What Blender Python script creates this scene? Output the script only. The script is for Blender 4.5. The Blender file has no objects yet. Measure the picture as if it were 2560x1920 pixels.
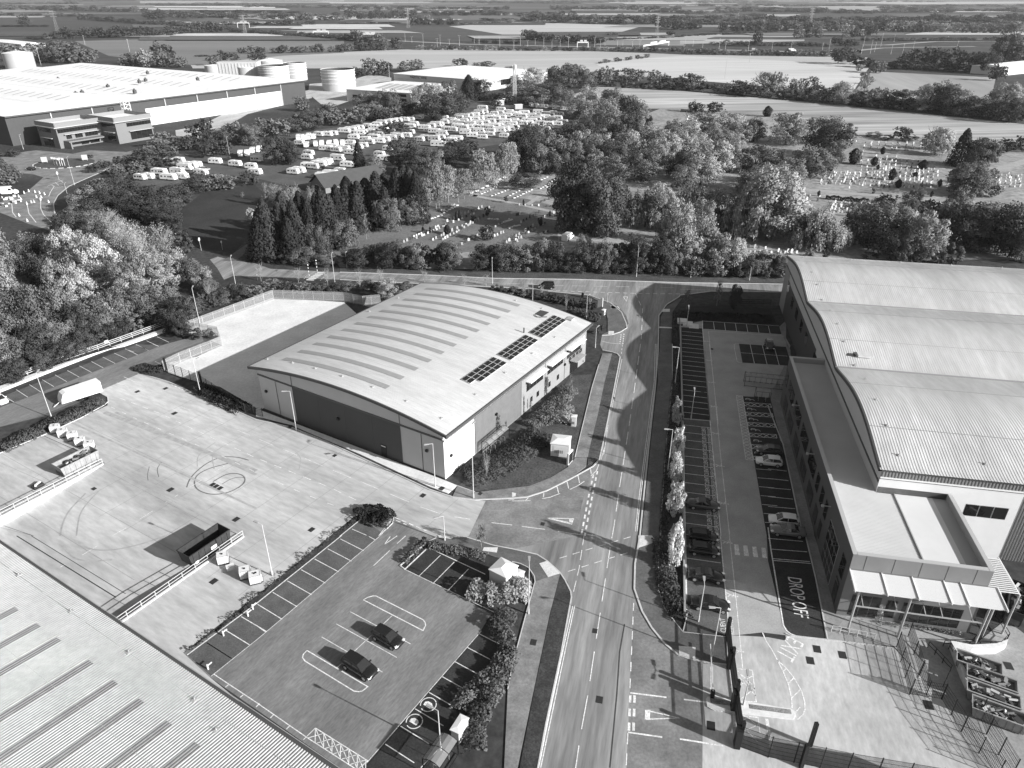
import bpy, math, random
from mathutils import Vector, Matrix
from mathutils.geometry import tessellate_polygon
S = bpy.context.scene
R = math.radians
# ---------------------------------------------------------------- camera, sky, sun, exposure
FPX, YH, H = 1800.0, -15.0, 67.0            # focal length in photo pixels, horizon row, drone height (m)
PITCH = math.atan((960 - YH) / FPX)
CP, SP = math.cos(PITCH), math.sin(PITCH)
cam = bpy.data.cameras.new('camera'); co = bpy.data.objects.new('camera', cam); S.collection.objects.link(co)
co.location = (0, 0, H); co.rotation_euler = (R(90) - PITCH, 0, 0)
cam.sensor_width = 36; cam.lens = 36 * FPX / 2560; cam.clip_end = 60000; cam.clip_start = .5
S.camera = co
SUN_EL, SUN_AZ = 21.7, -28.0                # azimuth counted from +X towards +Y
w = bpy.data.worlds.new('World'); S.world = w; w.use_nodes = True
nt = w.node_tree; bg = nt.nodes['Background']
sky = nt.nodes.new('ShaderNodeTexSky'); sky.sky_type = 'NISHITA'; sky.sun_disc = False
sky.sun_elevation = R(SUN_EL); sky.sun_rotation = R(90 - SUN_AZ); sky.air_density = 1.0; sky.dust_density = 1.0
bw = nt.nodes.new('ShaderNodeRGBToBW')      # the photograph is black and white
nt.links.new(sky.outputs[0], bw.inputs[0]); nt.links.new(bw.outputs[0], bg.inputs[0]); bg.inputs[1].default_value = 0.095
sl = bpy.data.lights.new('sun', 'SUN'); sl.energy = 5.0; sl.angle = R(.5); sl.color = (1, 1, 1)
so = bpy.data.objects.new('sun', sl); S.collection.objects.link(so)
sd = Vector((math.cos(R(SUN_AZ)) * math.cos(R(SUN_EL)), math.sin(R(SUN_AZ)) * math.cos(R(SUN_EL)), math.sin(R(SUN_EL))))
so.rotation_euler = sd.to_track_quat('Z', 'Y').to_euler(); so.location = (200, -100, 200)
S.view_settings.view_transform = 'Standard'; S.view_settings.look = 'None'; S.view_settings.gamma = 1
S.view_settings.exposure = 0.78
S.render.engine = 'CYCLES'
S.cycles.max_bounces = 4; S.cycles.diffuse_bounces = 2; S.cycles.glossy_bounces = 2; S.cycles.transmission_bounces = 3
S.cycles.transparent_max_bounces = 6
random.seed(7)
# ---------------------------------------------------------------- surveying: a row/column of the photo to a place on the ground
k2 = 1 / 2.572; k3 = 1 / 3.456; k4 = 1 / 2.861
FR = {'N': (0, 0, 1), 'O': (0, 0, 2560 / 2212), 'A': (0, 0, k2), 'B': (850, 0, k2), 'C': (1700, 0, k2), 'D': (0, 400, k2), 'E': (850, 400, k2),
      'F': (1700, 400, k2), '1': (0, 860, k3), '2': (640, 860, k3), '3': (1280, 860, k3), '4': (1920, 860, k3), '5': (0, 1340, k4),
      '6': (640, 1340, k4), '7': (1280, 1340, k4), '8': (1920, 1340, k4), 'g': (1240, 700, 320 / 2212), 'h': (1820, 860, 320 / 2212),
      'i': (1720, 1560, 280 / 1290), 'j': (1640, 780, 360 / 2133), 'y': (0, 240, 500 / 2212), 'p': (340, 240, 460 / 2212),
      'q': (700, 240, 460 / 2212), 'r': (1040, 220, 460 / 2212)}
def fpx(f, x, y): o = FR[f]; return (o[0] + x * o[2], o[1] + y * o[2])
def G(px, py, z=0.0):
    u = (px - 1280) / FPX; v = (py - 960) / FPX; t = (H - z) / (SP + v * CP)
    return Vector((u * t, (CP - v * SP) * t, z))
def HT(b, t, z0=0):                          # height of a point straight above the base
    q = G(b[0], b[1], z0); v = (t[1] - 960) / FPX
    return H - (SP + v * CP) * q.y / (CP - v * SP)
def PX(s):                                   # "3 10 20, 30 40, 7 1 2" frame letter then pairs
    out = []; f = 'N'
    for it in s.split(','):
        tk = it.split()
        if not tk: continue
        if len(tk) == 3: f = tk[0]; tk = tk[1:]
        out.append(fpx(f, float(tk[0]), float(tk[1])))
    return out
def GP(s, z=0.0): return [G(a, b, z) for a, b in PX(s)]
def g1(f, x, y, z=0.0): return G(*fpx(f, x, y), z)
# ---------------------------------------------------------------- materials
MC = {}
def mat(name, c, rough=.8, n1=0, s1=1.0, n2=0, s2=10.0, metal=0, bump=0, bs=20, stretch=None, spec=.3, coat=0, alpha=None):
    """c base value; n1/n2 amounts of large / fine tonal noise (real stains and wear)"""
    if name in MC: return MC[name]
    m = bpy.data.materials.new(name); m.use_nodes = True; t = m.node_tree; b = t.nodes['Principled BSDF']; N = t.nodes; L = t.links
    b.inputs['Base Color'].default_value = (c, c, c, 1); b.inputs['Roughness'].default_value = rough
    b.inputs['Metallic'].default_value = metal; b.inputs['Specular IOR Level'].default_value = spec
    if coat: b.inputs['Coat Weight'].default_value = coat; b.inputs['Coat Roughness'].default_value = .05
    if n1 or n2 or bump:
        ge = N.new('ShaderNodeNewGeometry'); mp = N.new('ShaderNodeMapping'); L.new(ge.outputs['Position'], mp.inputs[0])
        if stretch: mp.vector_type = 'TEXTURE'; mp.inputs['Rotation'].default_value = (0, 0, R(stretch[0])); mp.inputs['Scale'].default_value = (1 / stretch[1], 1, 1)
        val = None
        for a, s, dt in ((n1, s1, 5), (n2, s2, 3)):
            if not a: continue
            no = N.new('ShaderNodeTexNoise'); no.inputs['Scale'].default_value = s; no.inputs['Detail'].default_value = dt; no.inputs['Roughness'].default_value = .62
            L.new(mp.outputs[0], no.inputs['Vector'])
            mr = N.new('ShaderNodeMapRange'); mr.inputs[1].default_value = .3; mr.inputs[2].default_value = .7
            mr.inputs[3].default_value = 1 - a; mr.inputs[4].default_value = 1 + a; L.new(no.outputs[0], mr.inputs[0])
            if val is None: val = mr.outputs[0]
            else:
                mu = N.new('ShaderNodeMath'); mu.operation = 'MULTIPLY'; L.new(val, mu.inputs[0]); L.new(mr.outputs[0], mu.inputs[1]); val = mu.outputs[0]
        if val is not None:
            mu = N.new('ShaderNodeMath'); mu.operation = 'MULTIPLY'; mu.inputs[1].default_value = c; L.new(val, mu.inputs[0])
            L.new(mu.outputs[0], b.inputs['Base Color'])
        if bump:
            no = N.new('ShaderNodeTexNoise'); no.inputs['Scale'].default_value = bs; no.inputs['Detail'].default_value = 4; L.new(mp.outputs[0], no.inputs['Vector'])
            bp = N.new('ShaderNodeBump'); bp.inputs['Strength'].default_value = bump; bp.inputs['Distance'].default_value = .1
            L.new(no.outputs[0], bp.inputs['Height']); L.new(bp.outputs[0], b.inputs['Normal'])
    MC[name] = m; return m
def leafmat(name, c, var=.5, s=.35, trans=.3):
    if name in MC: return MC[name]
    m = bpy.data.materials.new(name); m.use_nodes = True; t = m.node_tree; N = t.nodes; L = t.links; N.remove(N['Principled BSDF'])
    ge = N.new('ShaderNodeTexCoord'); oi = N.new('ShaderNodeObjectInfo')
    no = N.new('ShaderNodeTexNoise'); no.inputs['Scale'].default_value = s; no.inputs['Detail'].default_value = 6; no.inputs['Roughness'].default_value = .7
    g2 = N.new('ShaderNodeNewGeometry'); L.new(g2.outputs['Position'], no.inputs['Vector'])
    mr = N.new('ShaderNodeMapRange'); mr.inputs[1].default_value = .3; mr.inputs[2].default_value = .7; mr.inputs[3].default_value = c * (1 - var); mr.inputs[4].default_value = c * (1 + var)
    L.new(no.outputs[0], mr.inputs[0])
    m2 = N.new('ShaderNodeMapRange'); m2.inputs[3].default_value = .7; m2.inputs[4].default_value = 1.3; L.new(oi.outputs['Random'], m2.inputs[0])
    mu = N.new('ShaderNodeMath'); mu.operation = 'MULTIPLY'; L.new(mr.outputs[0], mu.inputs[0]); L.new(m2.outputs[0], mu.inputs[1])
    d = N.new('ShaderNodeBsdfDiffuse'); tr = N.new('ShaderNodeBsdfTranslucent'); mx = N.new('ShaderNodeMixShader'); mx.inputs[0].default_value = trans
    L.new(mu.outputs[0], d.inputs[0]); L.new(mu.outputs[0], tr.inputs[0]); L.new(d.outputs[0], mx.inputs[1]); L.new(tr.outputs[0], mx.inputs[2])
    L.new(mx.outputs[0], N['Material Output'].inputs[0])
    MC[name] = m; return m
# ---------------------------------------------------------------- mesh building
class MB:
    def __init__(s): s.v = []; s.f = []; s.m = []; s.mi = 0
    def add(s, vs, fs):
        o = len(s.v); s.v += [tuple(q) for q in vs]; s.f += [tuple(i + o for i in f) for f in fs]; s.m += [s.mi] * len(fs); return s
    def face(s, *vs): return s.add(vs, [tuple(range(len(vs)))])
    def box(s, c, d, a=0, tilt=None):        # centre of base (x,y,z0), size (x,y,z)
        x, y, z = d[0] / 2, d[1] / 2, d[2]
        vs = [Vector((i * x, j * y, k * z)) for k in (0, 1) for j in (-1, 1) for i in (-1, 1)]
        M = Matrix.Rotation(R(a), 3, 'Z')
        if tilt: M = M @ Matrix.Rotation(R(tilt[1]), 3, tilt[0])
        return s.add([M @ q + Vector(c) for q in vs], [(0, 2, 3, 1), (4, 5, 7, 6), (0, 1, 5, 4), (2, 6, 7, 3), (0, 4, 6, 2), (1, 3, 7, 5)])
    def prism(s, p, z0, z1, bottom=False):
        n = len(p); ar = sum(p[i][0] * p[(i + 1) % n][1] - p[(i + 1) % n][0] * p[i][1] for i in range(n))
        if ar < 0: p = list(reversed(p))
        s.add([(q[0], q[1], z0) for q in p] + [(q[0], q[1], z1) for q in p], [(i, (i + 1) % n, n + (i + 1) % n, n + i) for i in range(n)])
        s.flat(p, z1)
        if bottom: s.flat(p, z0)
        return s
    def flat(s, p, z=None, holes=()):
        polys = [[Vector((q[0], q[1], 0)) for q in p]] + [[Vector((q[0], q[1], 0)) for q in h] for h in holes]
        al = [q for P in polys for q in P]; zz = 0 if z is None else z
        fs = []
        for t in tessellate_polygon(polys):
            a, b, c = (al[i] for i in t)
            fs.append(t if (b - a).cross(c - a).z > 0 else (t[0], t[2], t[1]))
        return s.add([(q.x, q.y, zz) for q in al], fs)
    def tube(s, a, b, r, n=6, r2=None, cap=True):
        a = Vector(a); b = Vector(b); r2 = r if r2 is None else r2; d = (b - a)
        if d.length < 1e-6: return s
        d.normalize(); u = d.orthogonal().normalized(); w_ = d.cross(u)
        vs = [a + (u * math.cos(2 * math.pi * i / n) + w_ * math.sin(2 * math.pi * i / n)) * r for i in range(n)] + \
             [b + (u * math.cos(2 * math.pi * i / n) + w_ * math.sin(2 * math.pi * i / n)) * r2 for i in range(n)]
        fs = [(i, (i + 1) % n, n + (i + 1) % n, n + i) for i in range(n)]
        if cap: fs += [tuple(range(n - 1, -1, -1)), tuple(range(n, 2 * n))]
        return s.add(vs, fs)
    def bar(s, a, b, wd, ht):                # rectangular bar between two points
        a = Vector(a); b = Vector(b); d = b - a; n = Vector((-d.y, d.x, 0))
        n = (n.normalized() if n.length > 1e-6 else Vector((1, 0, 0))) * wd / 2
        up = (d.cross(n).normalized() * -1 if abs(d.normalized().z) > .95 else Vector((0, 0, 1))) * ht
        vs = [a - n, a + n, b + n, b - n]; vs += [q + up for q in vs]
        return s.add(vs, [(0, 1, 2, 3), (7, 6, 5, 4), (0, 4, 5, 1), (1, 5, 6, 2), (2, 6, 7, 3), (3, 7, 4, 0)])
    def strip(s, p, wd, z):                  # flat mitred ribbon along points (road marking, path)
        p = [Vector((q[0], q[1], 0)) for q in p]; p = [p[0]] + [q for o, q in zip(p, p[1:]) if (q - o).length > 1e-4]
        if len(p) < 2: return s
        D = [(b - a).normalized() for a, b in zip(p, p[1:])]; vs = []
        for i, q in enumerate(p):
            d0 = D[max(i - 1, 0)]; d1 = D[min(i, len(D) - 1)]; t = d0 + d1
            t = t.normalized() if t.length > .2 else d1
            k = min(1 / max(abs(t.dot(d1)), .45), 2.0); n = Vector((-t.y, t.x, 0)) * wd / 2 * k
            vs += [q - n, q + n]
        return s.add([(q.x, q.y, z) for q in vs], [(2 * i, 2 * i + 2, 2 * i + 3, 2 * i + 1) for i in range(len(p) - 1)])
    def build(s, name, m, parent=None, loc=None, smooth=False, coll=True):
        me = bpy.data.meshes.new(name); me.from_pydata(s.v, [], s.f)
        ms = m if isinstance(m, (list, tuple)) else [m]
        for q in ms: me.materials.append(q)
        if len(ms) > 1: me.polygons.foreach_set('material_index', s.m)
        if smooth: me.polygons.foreach_set('use_smooth', [True] * len(me.polygons))
        me.update()
        o = bpy.data.objects.new(name, me)
        if loc is not None: o.location = loc
        if parent is not None: o.parent = parent
        S.collection.objects.link(o); return o
USED = {}
ORD = ['first', 'second', 'third', 'fourth', 'fifth', 'sixth', 'seventh', 'eighth', 'ninth', 'tenth', 'eleventh', 'twelfth', 'thirteenth', 'fourteenth',
       'fifteenth', 'sixteenth', 'seventeenth', 'eighteenth', 'nineteenth', 'twentieth']
def nth(i):
    if i >= 99: return 'hundred and ' + nth(i - 100) if i > 99 else 'hundredth'
    if i < 20: return ORD[i]
    t, u = divmod(i + 1, 10); T = ['', '', 'twenty', 'thirty', 'forty', 'fifty', 'sixty', 'seventy', 'eighty', 'ninety'][t]
    return T + '-' + ORD[u - 1] if u else T[:-1] + 'ieth'
def tag(o, label=None, cat=None, group=None, kind=None):
    if label: o['label'] = label
    if cat: o['category'] = cat
    if group: o['group'] = group
    if kind: o['kind'] = kind
    return o
def empty(name, loc, rz=0, label=None, cat=None, group=None):
    o = bpy.data.objects.new(name, None); S.collection.objects.link(o); o.location = loc; o.rotation_euler = (0, 0, R(rz)); o.empty_display_size = .5
    return tag(o, label, cat, group)
def copy_tree(o, loc=None, rz=None, label=None, group=None, scale=None, parent=None):
    c = o.copy(); S.collection.objects.link(c)
    if parent is not None: c.parent = parent
    if loc is not None: c.location = loc
    if rz is not None: c.rotation_euler = (0, 0, R(rz))
    if scale is not None: c.scale = scale
    if label: c['label'] = label
    if group: c['group'] = group
    for ch in list(KIDS.get(o.name, ())): copy_tree(ch, parent=c)
    return c
KIDS = {}
def reg(o):                                  # remember children once, so that copying is fast
    KIDS[o.name] = list(o.children)
    for c in o.children: reg(c)
def struct(name, p, z, m, holes=()):
    return tag(MB().flat(p, z, holes).build(name, m), kind='structure')
def text(parent, name, s, size, m, M, z=0, ext=.004, align='CENTER', squash=1.0):
    cu = bpy.data.curves.new('t', 'FONT'); cu.body = s; cu.size = size; cu.align_x = align; cu.align_y = 'CENTER'; cu.extrude = ext
    ob = bpy.data.objects.new('t', cu); S.collection.objects.link(ob)
    dg = bpy.context.evaluated_depsgraph_get(); me = bpy.data.meshes.new_from_object(ob.evaluated_get(dg))
    bpy.data.objects.remove(ob); bpy.data.curves.remove(cu)
    me.materials.clear(); me.materials.append(m); me.transform(Matrix.Scale(squash, 4, (1, 0, 0))); me.transform(M)
    o = bpy.data.objects.new(name, me); S.collection.objects.link(o)
    if parent is not None: o.parent = parent
    return o
def text_geo(mb, s, size, origin, ang, squash=1.0, z=.02):     # writing painted on the ground, into a marking mesh
    o = text(None, 't', s, size, mat('w', .7), Matrix.Translation((origin[0], origin[1], z)) @ Matrix.Rotation(R(ang), 4, 'Z'), ext=0, squash=squash)
    mb.add([v.co[:] for v in o.data.vertices], [tuple(p.vertices) for p in o.data.polygons])
    me = o.data; bpy.data.objects.remove(o); bpy.data.meshes.remove(me)
A58 = 58.2
U58 = Vector((math.cos(R(A58)), math.sin(R(A58)), 0)); W58 = Vector((-U58.y, U58.x, 0))
A79 = 78.9
U79 = Vector((math.cos(R(A79)), math.sin(R(A79)), 0)); W79 = Vector((U79.y, -U79.x, 0))
LATER = []
def later(o, tpl, cat, group):               # labels with {n}: ordinal counted in the photo among look-alikes, filled in at the end
    LATER.append((o, tpl)); tag(o, None, cat, group); return o
def px_of(p):
    zc = p.y * CP + (H - p.z) * SP; return 1280 + FPX * p.x / zc
def finish_labels():
    by = {}
    for o, t in LATER: by.setdefault(t, []).append(o)
    for t, os_ in by.items():
        os_.sort(key=lambda o: px_of(o.matrix_world.translation if o.type == 'EMPTY' else o.matrix_world @ (sum((Vector(c) for c in o.bound_box), Vector()) / 8)))
        k = len(os_)
        for i, o in enumerate(os_):
            if k == 1: ph = 'only one there'
            elif i == k - 1: ph = 'rightmost'
            elif i == 0: ph = 'leftmost'
            elif i < k / 2: ph = nth(i) + ' from left'
            else: ph = nth(k - 1 - i) + ' from right'
            o['label'] = t.replace('{n}', ph)
# ================================================================ the ground
M_grass = mat('grass', .045, .95, .5, .03, .45, .8)
M_lawn = mat('lawn', .032, .95, .3, .08, .35, 1.5)
M_verge = mat('verge_grass', .07, .95, .35, .3, .45, 3)
M_asph = mat('asphalt', .235, .9, .42, .3, .2, 2.0, stretch=(77, .1))
M_asph2 = mat('asphalt_side', .2, .9, .35, .25, .2, 3)
M_pave = mat('footpath_tarmac', .2, .9, .3, .4, .2, 4)
M_foot = mat('footway_dark', .115, .9, .25, .4, .2, 4)
M_conc = mat('yard_concrete', .46, .85, .3, .1, .16, 1.3, stretch=(148, .25))
M_conc2 = mat('apron_concrete', .44, .85, .24, .15, .16, 1.6, stretch=(79, .4))
M_conc3 = mat('pale_concrete', .66, .85, .12, .2, .1, 2)
M_block = mat('block_paving', .19, .9, .25, .35, .2, 4, stretch=(58, .3))
M_block2 = mat('lane_paving', .36, .9, .14, .3, .12, 5)
M_bay = mat('bay_tarmac', .035, .85, .3, .5, .35, 5)
M_bayl = mat('bay_tarmac_worn', .1, .9, .25, .5, .25, 5)
M_white = mat('white_road_paint', .68, .7, .2, 1.2, .35, 7)
M_kerb = mat('kerb_concrete', .5, .85, .12, 1, .15, 8)
M_dirt = mat('stone_chippings', .22, .95, .3, .6, .5, 8)
M_soil = mat('planted_soil', .03, .95, .3, .5, .4, 4)
M_iron = mat('cast_iron', .03, .7, .2, 4)
WALLC = 23.6                                 # U58 coordinate of the near warehouse's wall
tr_ = g1('5', 1738, 2); tl_ = g1('1', 885, 1048)
def uw(p): return (p.dot(U58), p.dot(W58))
def fuw(u, w_, z=0.0): q = U58 * u + W58 * w_; return Vector((q.x, q.y, z))
ru = (uw(tr_)[0] + uw(tl_)[0]) / 2; rw0, rw1 = uw(tr_)[1], uw(tl_)[1]; RD = 1.35
ramp = [fuw(ru, rw0), fuw(ru, rw1), fuw(WALLC, rw1), fuw(WALLC, rw0)]
BIG = 14000
struct('ground', [(-BIG, -400), (BIG, -400), (BIG, BIG), (-BIG, BIG)], 0, M_grass, [ramp])
mb = MB(); fl = WALLC + 9
A_, B_, C_, D_ = fuw(ru, rw0), fuw(ru, rw1), fuw(fl, rw1, -RD), fuw(fl, rw0, -RD)
mb.face(A_, B_, C_, D_); mb.face(D_, C_, fuw(WALLC, rw1, -RD), fuw(WALLC, rw0, -RD))
tag(mb.build('loading_ramp', M_conc), kind='structure')
mb = MB()                                    # faces of the sunken ramp
for ww in (rw0, rw1):
    mb.face(fuw(ru, ww), fuw(fl, ww, -RD), fuw(WALLC, ww, -RD), fuw(WALLC, ww, 0))
mb.face(fuw(WALLC, rw0, -RD), fuw(WALLC, rw1, -RD), fuw(WALLC, rw1), fuw(WALLC, rw0))
tag(mb.build('ramp_retaining_faces', M_conc3), kind='structure')
# yard and car parks
yard = GP('N -700 1700, N -700 1360, N 0 1133, 1 420 770, 700 640, 930 530, 930 460, 840 412, 1190 262, 1330 290, 1460 330, 1700 440, 1900 520, 2212 655, '
          '2 300 720, 600 840, 900 980, 1200 1120, 1500 1260, 1700 1325, 1890 1350, 1985 1355, 1840 1659, 6 1500 10, 1290 15, 2 1500 1650, 1190 1500, 1000 1440, 850 1490, 640 1659,'
          '5 1831 430, 1310 835, 1500 1010, 1831 1280, N 700 2100')
struct('yard', yard, .012, M_conc, [ramp])
struct('back_yard', GP('N 455 828, D 1240 1070, 1760 885, 2212 915, E 120 1000, 2 700 300, 2 30 570, 1 1900 370, 1720 330, 1450 250, 1420 170, 1700 110, 1920 10, D 1300 1140'), .02, M_conc3)
struct('car_park', GP('2 1190 1500, 1500 1650, 6 1290 15, 1215 55, 1030 215, 1065 240, 1500 455, 1680 560, 1600 690, 800 1620, 690 1720, 5 1500 1010, 1310 835, 6 0 490, 610 0, 2 1000 1550'), .02, M_block)
bays_l = GP('5 1340 850, 6 0 478, 620 -10, 2 920 1510, 1100 1640, 6 890 0, 70 690, 0 745, 5 1510 1005')
struct('parking_bays', bays_l, .028, M_bayl)
struct('parking_bays', GP('6 1060 232, 1222 92, 1640 300, 1500 445'), .028, M_bay)
struct('parking_bays', GP('6 1600 700, 1860 820, 1700 1010, 1500 1260, 1220 1640, 1100 1720, 700 1720, 810 1625'), .028, M_bay)
struct('parking_bays', GP('N -120 1010, N 0 968, 1 0 460, 1180 5, D 1140 1190, 1330 1090, D 1240 1170, 1 1520 120, 1190 262, 840 412, 700 500, 400 620, 0 720, N -120 1100'), .016, M_bayl)
struct('car_park_lane', GP('N -120 1045, 1 0 550, 240 462, 1420 5, 1700 -70, 1900 -70, 1420 150, 1190 262, 840 412, 600 520, 300 640, 0 715'), .024, M_block)
# main road and junctions
road = GP('N 1325 2050, N 1345 1920, N 1364 1815, 1402 1637, N 1428.5 1494, 7 420 400, 380 320, 340 260, 250 180, 180 135, 0 95, 6 1700 70, 1500 10, 2 1840 1659, 1985 1355, 3 0 1335, 130 1325,'
          '300 1270, 500 1170, 700 1060, 755 1000, 795 820, 860 500, 935 110, g 2140 1330, 2100 1280, 2010 1250, 1840 1215, 1800 1120, 1830 960, 2000 950, 2150 900, E 1845 1080, 1840 1050, 1810 980, 1740 920,'
          '1600 870, 1340 845, 1250 830, 600 800, 0 770, N 720 694, D 1500 745, 1440 770, 1400 700, 1350 640, 1400 622, 1500 645, 1640 665, N 676 672, E 0 722, 600 742, 1000 762, 1500 768, 2212 790,'
          'F 690 805, 690 850, 200 845, 0 870, E 2180 880, 2100 930, 2050 1000, 2045 1235, 3 1235 400, 1180 900, 1130 1400, 1105 1659, 7 880 200, 875 380, 930 540, 1000 660, 1090 770, 1190 855, 1370 905, 1370 1720, N 1750 2050')
struct('road', road, .016, M_asph)
struct('road', GP('7 870 480, 930 540, 1000 660, 1090 770, 1190 855, 1366 905, 1370 1720, N 1750 2050, 7 800 1800, 820 1659'), .022, M_asph2)
struct('road', GP('3 0 1335, 130 1325, 300 1270, 500 1170, 700 1060, 600 1400, 560 1659, 7 0 95, 6 1700 70, 1500 10, 2 1840 1659, 1985 1355'), .022, M_asph2)
struct('road', GP('F 690 805, 2212 900, 2212 990, 690 850'), .016, M_asph)
tag(MB().strip(GP('D 1470 650, 1540 600, 1650 525'), 3.6, .03).build('lane', M_foot), kind='structure')
# far-left roundabout and its roads
def ring(c, a, b, n=28): return [c + Vector((math.cos(i * 2 * math.pi / n) * a, math.sin(i * 2 * math.pi / n) * b, 0)) for i in range(n)]
struct('road', GP('y 150 780, 400 700, 800 640, 1000 600, 1400 620, 1560 580, 1300 740, 1100 860, 900 940, 760 1010, 640 1110, 600 1190, 610 1290, 680 1420, 560 1490, 330 1420, 0 1290, -400 1200, -400 1060, 0 1130, 260 1090, 380 990, 480 900, 380 870, 200 850'), .03, M_asph2)
struct('road', GP('y 150 780, -100 760, -400 900, -400 800, 100 640, 400 600, 800 640'), .036, M_asph2)
RBC = g1('y', 715, 745)
struct('roundabout_island', ring(RBC, 12.5, 11), .16, M_verge)
struct('road', GP('y 1950 470, 1940 380, 2212 330, N 620 255, N 775 225, N 780 245, N 620 285, y 2212 500'), .045, M_conc2)
struct('tank_farm_yard', GP('A 1980 600, 1990 540, B 60 520, 200 475, 330 500, 330 600, 60 650, A 2100 700'), .03, M_conc2)
# footways beside the roads
def footway(name, s, m, z=.11):
    p = GP(s); return tag(MB().prism(p, 0, z).build(name, m), kind='structure')
footway('footpath', '7 165 330, 345 270, 270 560, 150 1130, 40 1659, 30 1740, -60 1740, -30 1100, 0 940, 90 600', M_pave)
footway('footpath', '3 -10 1250, 150 1230, 330 1160, 480 1070, 545 990, 650 985, 640 1060, 500 1165, 300 1265, 130 1318, 0 1330, 2 1890 1345, 1700 1318, 1740 1230, 1900 1285', M_pave, .10)
footway('footpath', '3 545 980, 600 730, 690 380, 750 180, 780 85, 865 85, 800 330, 740 620, 680 860, 655 980', M_pave, .10)
footway('footpath', '3 1385 330, 1330 900, 1295 1400, 1280 1659, 7 1048 180, 1048 390, 1090 520, 1222 690, 1535 725, 1535 925, 1370 903, 1190 852, 1090 765, 1000 655, 930 533, 879 378, 884 200, 903 0, 3 1120 1659, 1145 1400, 1195 900, 1250 400, 1262 330', M_foot, .10)
footway('footpath', '3 1262 330, 1385 330, 1385 0, j 240 200, 245 0, E 2200 890, 2170 900, 2100 945, 2062 1010, 2055 1235, 3 1256 100', M_foot, .10)
footway('footpath', 'g 1830 945, 2000 945, 2140 895, 2212 830, 2290 760, 2250 620, 2120 460, 1950 390, 1700 310, 1540 265, 1640 300, 1800 390, 1900 560, 1930 680, 1930 900', M_foot, .10)
footway('footpath', 'E 0 756, 600 784, 1000 800, 1240 822, 1240 832, 1000 810, 600 796, 0 766', M_pave, .10)
footway('footpath', '6 1215 50, 1290 15, 1500 12, 1700 70, 7 0 95, 180 135, 250 180, 340 262, 345 275, 165 330, 120 230, 0 185, 6 1700 150, 1450 60, 1250 60', M_foot, .09)
footway('paved_strip', '2 0 560, 80 590, 1630 1180, 1740 1225, 1660 1295, 1500 1235, 900 955, 300 700, 0 625', M_conc3, .08)
footway('verge', '7 345 275, 395 330, 428 440, 345 850, 236 1360, 180 1659, 165 1740, 40 1740, 155 1130, 275 560', mat('clipped_verge', .045, .95, .4, .6, .5, 5), .10)
footway('verge', '3 865 85, 925 110, 852 500, 787 820, 748 1000, 655 1045, 655 980, 680 860, 740 620, 800 330', M_verge, .10)
footway('verge', 'E 0 690, 600 715, 1400 728, 2212 765, F 700 745, 700 780, E 2212 790, 1500 764, 1000 758, 600 738, 0 718', M_verge, .06)
struct('lawn', GP('3 0 1245, 150 1225, 330 1155, 470 1065, 530 985, 680 340, 690 260, 500 280, 430 400, 200 560, 100 640, 0 780, 2 1750 1230, 1900 1272'), .03, M_verge)
struct('lawn', GP('D 1160 330, 1300 210, 1480 180, 1640 160, 1700 220, 1640 330, 1600 500, 1500 600, 1300 570, 1180 470'), .02, M_lawn)
struct('planted_bank', GP('j 335 30, 560 -80, F 380 930, 580 960, 620 1050, j 1790 180, 690 130, 560 140, 340 120'), .02, mat('rough_bank', .025, .95, .4, .4, .4, 3))
# right-hand business park
struct('car_park_lane', GP('3 1455 0, j 340 215, 690 130, 1830 215, 1990 500, h 1035 200, 960 500, 700 950, 4 0 540, 130 870, 300 1659, 8 360 100, 430 740, 120 710, 7 1790 690, 1560 715, 1535 600, 1250 575, 3 1495 1659, 1480 600'), .02, M_block2)
struct('parking_bays', GP('j 375 225, 690 245, 800 1610, 3 1710 660, 1480 640, 1465 0'), .028, mat('bay_tarmac_new', .022, .8, .15, .5, .3, 5))
struct('parking_bays', GP('3 1480 650, 1710 668, 1800 1659, 7 1540 620, 1530 710, 1250 690, 1240 0, 3 1495 1659'), .028, M_bayl)
struct('parking_bays', GP('j 690 138, 1825 212, 1860 336, 695 252'), .032, M_bay)
struct('parking_bays', GP('j 1228 472, 1925 518, 2010 800, 1280 752'), .032, M_bay)
struct('parking_bays', GP('h 258 905, 730 930, 900 1659, 4 130 870, 290 1659, 8 350 300, 405 735, 160 712, 100 600, 0 180, 3 2200 1659, 2068 868'), .032, M_bay)
struct('parking_bays', GP('8 0 0, 270 10, 350 300, 410 733, 200 715, 120 650, 25 130'), .036, M_bay)
struct('apron', GP('7 1366 915, 1540 925, 1535 715, 1640 713, 1831 725, 8 130 750, 125 712, 420 742, 760 780, 900 800, 1250 1180, 1500 1659, 1550 1800, N 2700 2150, N 1755 2080'), .026, M_conc2)
struct('apron', GP('8 1250 1180, 900 790, 430 740, 420 500, 1500 760, 1700 600, 2100 900, 2200 1900, 1600 1900'), .024, mat('paved_forecourt', .3, .85, .2, .3, .15, 3))
struct('footpath', GP('h 700 930, 960 400, 1030 200, 1000 -60, j 1930 120, 1830 215, 1860 330, 1990 560, 4 200 200, 400 1659, 8 560 580, 420 740, 350 300, 270 10, 4 300 1659, 130 870'), .026, mat('wall_path', .24, .9, .2, .4, .15, 3))
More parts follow.
